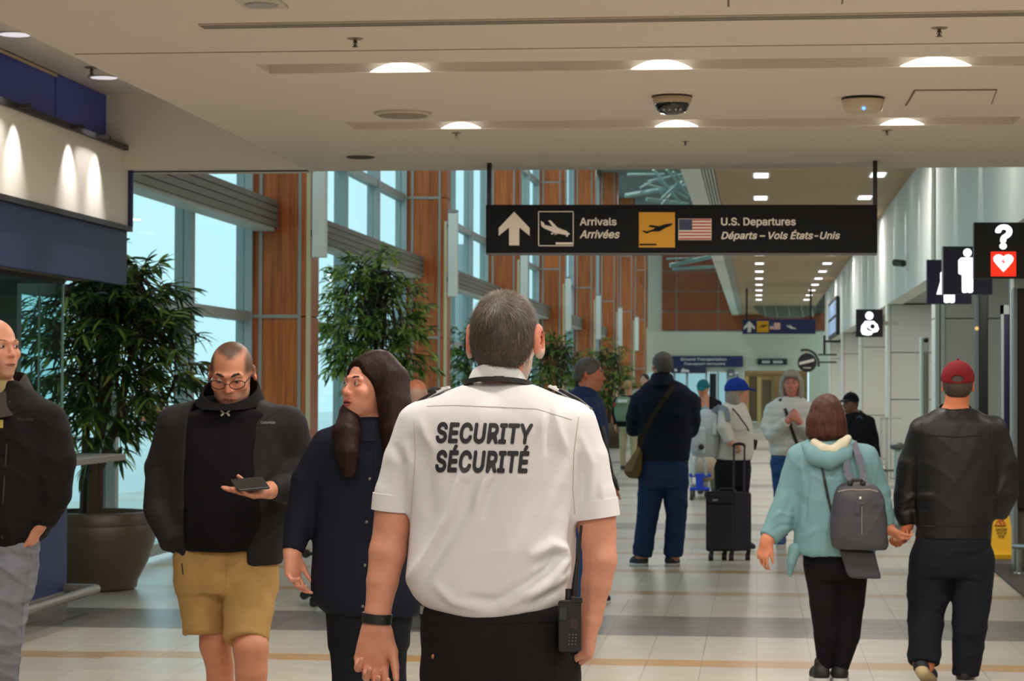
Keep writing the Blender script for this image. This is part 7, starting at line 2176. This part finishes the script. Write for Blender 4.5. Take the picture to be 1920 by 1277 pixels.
mb.build('strap', mat('pack_strap', (130, 140, 146), .8), r)
MB().ball(BW.P(1315, 838, -.22), .028, 10, 8).build('buckle', BLACK, r)
r = empty('handbag', BW.P(1416, 833, .05), 'small black handbag at the right side of the blue capped person', 'bag')
A = [at(x, y, 22.0) for x, y in ((1409, 822), (1421, 826), (1418, 842), (1410, 847))]; MB().hexa(A, [p + Vector((0, .12, 0)) for p in A]).build('pouch', mat('bag_black', (30, 30, 34), .5), r, bevel=.01)
MB().tube([at(1412, 822, 22.05), at(1400, 800, 21.8), at(1384, 778, 21.75), at(1374, 766, 21.86)], .007, 6).build('strap', BLACK, r)
# luggage cart with blue chassis
Yc = 31.6
def cq(px, py, d=0): return at(px, py, Yc + d)
r = empty('luggage_cart', at(1312, 930, Yc), 'airport luggage cart with blue chassis in front of the teal capped person', 'cart')
CBL = mat('cart_blue', (22, 62, 190), .45); CST = mat('cart_steel', (176, 182, 182), .35, metal=.4)
MB().tube([cq(1300, 892), cq(1304, 862), cq(1308, 856), cq(1316, 856), cq(1320, 862), cq(1324, 892)], .022, 8).build('front_loop', CST, r, smooth=True)
A = [cq(x, y) for x, y in ((1292, 888), (1333, 888), (1333, 895), (1292, 895))]; MB().hexa(A, [p + Vector((0, .12, 0)) for p in A]).build('crossbar', CBL, r, bevel=.01)
A = [cq(x, y) for x, y in ((1304, 893), (1319, 893), (1318, 916), (1305, 916))]; MB().hexa(A, [p + Vector((0, .08, 0)) for p in A]).build('spine', CBL, r, bevel=.01)
A = [cq(x, y) for x, y in ((1293, 914), (1331, 914), (1331, 920), (1293, 920))]; MB().hexa(A, [p + Vector((0, .1, 0)) for p in A]).build('axle_bar', CBL, r, bevel=.01)
for px, d in ((1297, .05), (1327, .05), (1300, .9), (1324, .9)):
    p = cq(px, 924, d); p.z = .07
    MB().bar(p + Vector((-.025, 0, 0)), p + Vector((.025, 0, 0)), .07, n=16).build('wheel', mat('wheel_grey', (70, 70, 70), .6), r)
    MB().bar(p, p + Vector((0, 0, .12)), .018, n=8).build('fork', CST, r)
a_, b_ = cq(1294, 905, .1), cq(1330, 912, 1.0)
MB().box(a_.x, b_.x, Yc + .08, Yc + 1.0, .18, .21).build('deck', CST, r)
for px in (1296, 1328): MB().tube([cq(px, 905, .95), cq(px, 850, 1.05), cq(px, 836, 1.2)], .02, 8).build('back_post', CST, r, smooth=True)
MB().bar(cq(1294, 837, 1.2), cq(1330, 837, 1.2), .022, n=8).build('push_bar', CBL, r)
r2 = empty('travel_bag', at(1330, 900, Yc + .5), 'beige round travel bag on the luggage cart', 'bag')
S_ = Sdf(.014); p = cq(1322, 898, .45); p.z = .43
S_.ell(p, (.17, .26, .20), k=.02); V, Q, G = S_.mesh(folds(.008, 12, 84)); link_mesh('body', me_from('bag', V, Q), cloth('bag_beige', (170, 156, 134), .85), r2, True)
MB().tube([p + Vector((-.08, -.05, .18)), p + Vector((-.04, -.05, .26)), p + Vector((.04, -.05, .26)), p + Vector((.08, -.05, .18))], .012, 6).build('handle', DKS, r2)
# olive shoulder bag of the tall man
r = empty('messenger_bag', NM.P(1188, 872, -.12), 'olive green messenger bag hanging at the left hip of the tall person', 'bag')
OL = cloth('bag_olive', (98, 88, 56), .8, .1, .3, 160)
def nq(x, y, d): return Vector(NM.P(x, y, d))
A = [nq(x, y, -.14) for x, y in ((1197, 838), (1204, 846), (1202, 884), (1194, 898), (1178, 896), (1169, 886), (1172, 872))]
MB().hexa(A, [nq(x, y, -.03) for x, y in ((1200, 838), (1208, 846), (1206, 884), (1198, 898), (1182, 896), (1174, 886), (1176, 872))]).build('body', OL, r, bevel=.015)
A = [nq(x, y, -.16) for x, y in ((1196, 836), (1201, 842), (1184, 884), (1170, 886), (1172, 874))]
MB().hexa(A, [nq(x, y, -.14) for x, y in ((1198, 836), (1203, 842), (1186, 884), (1172, 886), (1174, 874))]).build('flap', cloth('bag_olive_light', (128, 116, 86), .8), r, bevel=.008)
NB = bvh_of([x for x in [None]][0]) if False else None
P = [nq(1198, 840, -.11), nq(1206, 815, -.18), nq(1224, 780, -.20), nq(1248, 745, -.19), nq(1266, 722, -.13)]
mb = MB()
for a_, b_ in zip(P, P[1:]): mb.flat(a_, b_, .02, .004, (0, -1, 0))
mb.build('strap', cloth('strap_dark_olive', (52, 46, 34)), r)
# green backpack of the khaki person
r = empty('backpack', kp.P(1166, 770, -.2), 'green backpack on the person in khaki trousers', 'backpack')
S_ = Sdf(.015); S_.loft(kp.rows([(744, 1158, 1180, 9, -.16), (755, 1153, 1186, 13, -.16), (775, 1152, 1186, 14, -.16), (790, 1156, 1184, 12, -.16)]), n=3); V, Q, G = S_.mesh()
link_mesh('body', me_from('pack', V, Q), cloth('pack_green', (112, 136, 112), .8), r, True)
MB().box(*[v for pr in zip(kp.P(1151, 755, -.3), kp.P(1154, 762, -.2)) for v in sorted(pr)]).build('tag', mat('tag_red', (190, 50, 50), .6), r)
MB().flat(kp.P(1158, 752, -.31), kp.P(1176, 752, -.31), .03, .01, (0, -1, 0)).build('trim', mat('pack_white'), r)
# grey leather backpack and pouch of the teal coat woman
r = empty('backpack', TW.P(1608, 960, -.2), 'grey leather backpack with zips hanging on the teal coat', 'backpack')
GL_ = mat('leather_grey', (62, 62, 70), .5, var=.1, vscale=8, bump=.15, bscale=120)
dY = -.215
S_ = Sdf(.007); S_.loft(TW.rows([(904, 1584, 1634, 12, dY), (914, 1570, 1648, 20, dY), (935, 1562, 1656, 26, dY), (970, 1557, 1662, 28, dY), (1005, 1556, 1664, 26, dY), (1022, 1558, 1664, 22, dY), (1030, 1564, 1660, 18, dY)]), n=2.8, rtop=.02)
V, Q, G = S_.mesh(folds(.006, 12, 86)); link_mesh('body', me_from('pack', V, Q), GL_, r, True)
PB = bvh_of((V, Q, G))
def onp(pts, off=.003): return [p for p in project(pts, PB, TW.Y - .2, off) if p]
ZIP = mat('zip_silver', (170, 164, 156), .35, metal=.7)
MB().tube(onp([(1572, 922), (1580, 920), (1595, 918), (1612, 919), (1630, 918), (1646, 922)]), .004, 6).build('zip', ZIP, r)
MB().tube(onp([(1616, 950), (1616, 965), (1616, 985), (1616, 1002)]), .003, 6).build('zip', ZIP, r)
P = onp([(1606, 926), (1620, 926), (1622, 945), (1607, 945)], .006)
if len(P) == 4: MB().hexa(P, [p + Vector((0, .012, 0)) for p in P]).build('tab', GL_, r)
P = onp([(1609, 944), (1606, 962)], .008)
if len(P) == 2: MB().flat(P[0], P[1], .010, .003, (0, -1, 0)).build('zip_pull', GL_, r)
P = onp([(1613, 934)], .010)
if P: MB().ball(P[0], .009, 10, 8).build('stud', mat('stud_silver', (220, 218, 210), .2, metal=.8), r)
STR = mat('strap_grey', (96, 98, 112), .75)
for pts in (((1600, 908, -.24), (1587, 885, -.20), (1588, 855, -.17), (1592, 832, -.11), (1596, 826, -.03)), ((1618, 908, -.24), (1618, 885, -.20), (1610, 855, -.17), (1602, 834, -.11), (1600, 828, -.03))):
    mb = MB(); P = [Vector(TW.P(*q_)) for q_ in pts]
    for a_, b_ in zip(P, P[1:]): mb.flat(a_, b_, .017, .004, (0, -1, .2))
    mb.build('strap', STR, r)
MB().tube([TW.P(1592, 908, -.25), TW.P(1600, 900, -.27), TW.P(1614, 900, -.27), TW.P(1620, 908, -.25)], .010, 8).build('grab_loop', mat('loop_black', (30, 30, 34), .6), r)
for px in (1594, 1618): MB().ball(TW.P(px, 906, -.26), .016, 8, 6).build('knot', mat('loop_black'), r)
r = empty('pouch_bag', TW.P(1614, 1060, -.18), 'flat dark grey pouch hanging below the grey leather backpack', 'bag')
A = [Vector(TW.P(x, y, -.20)) for x, y in ((1574, 1030), (1640, 1034), (1653, 1086), (1596, 1085), (1588, 1078))]
MB().hexa(A, [p + Vector((0, .05, 0)) for p in A]).build('body', mat('pouch_grey', (54, 56, 64), .6, bump=.2, bscale=60), r, bevel=.012)
P = [p for p in project([(1540, 870), (1546, 900), (1553, 935), (1559, 960)], TB, TW.Y, .004) if p]
mb = MB()
for a_, b_ in zip(P, P[1:]): mb.flat(a_, b_, .007, .003, (0, -1, 0))
mb.flat(P[-1], TW.P(1580, 1032, -.19), .007, .003, (0, -1, 0)); mb.build('strap', BLACK, r)
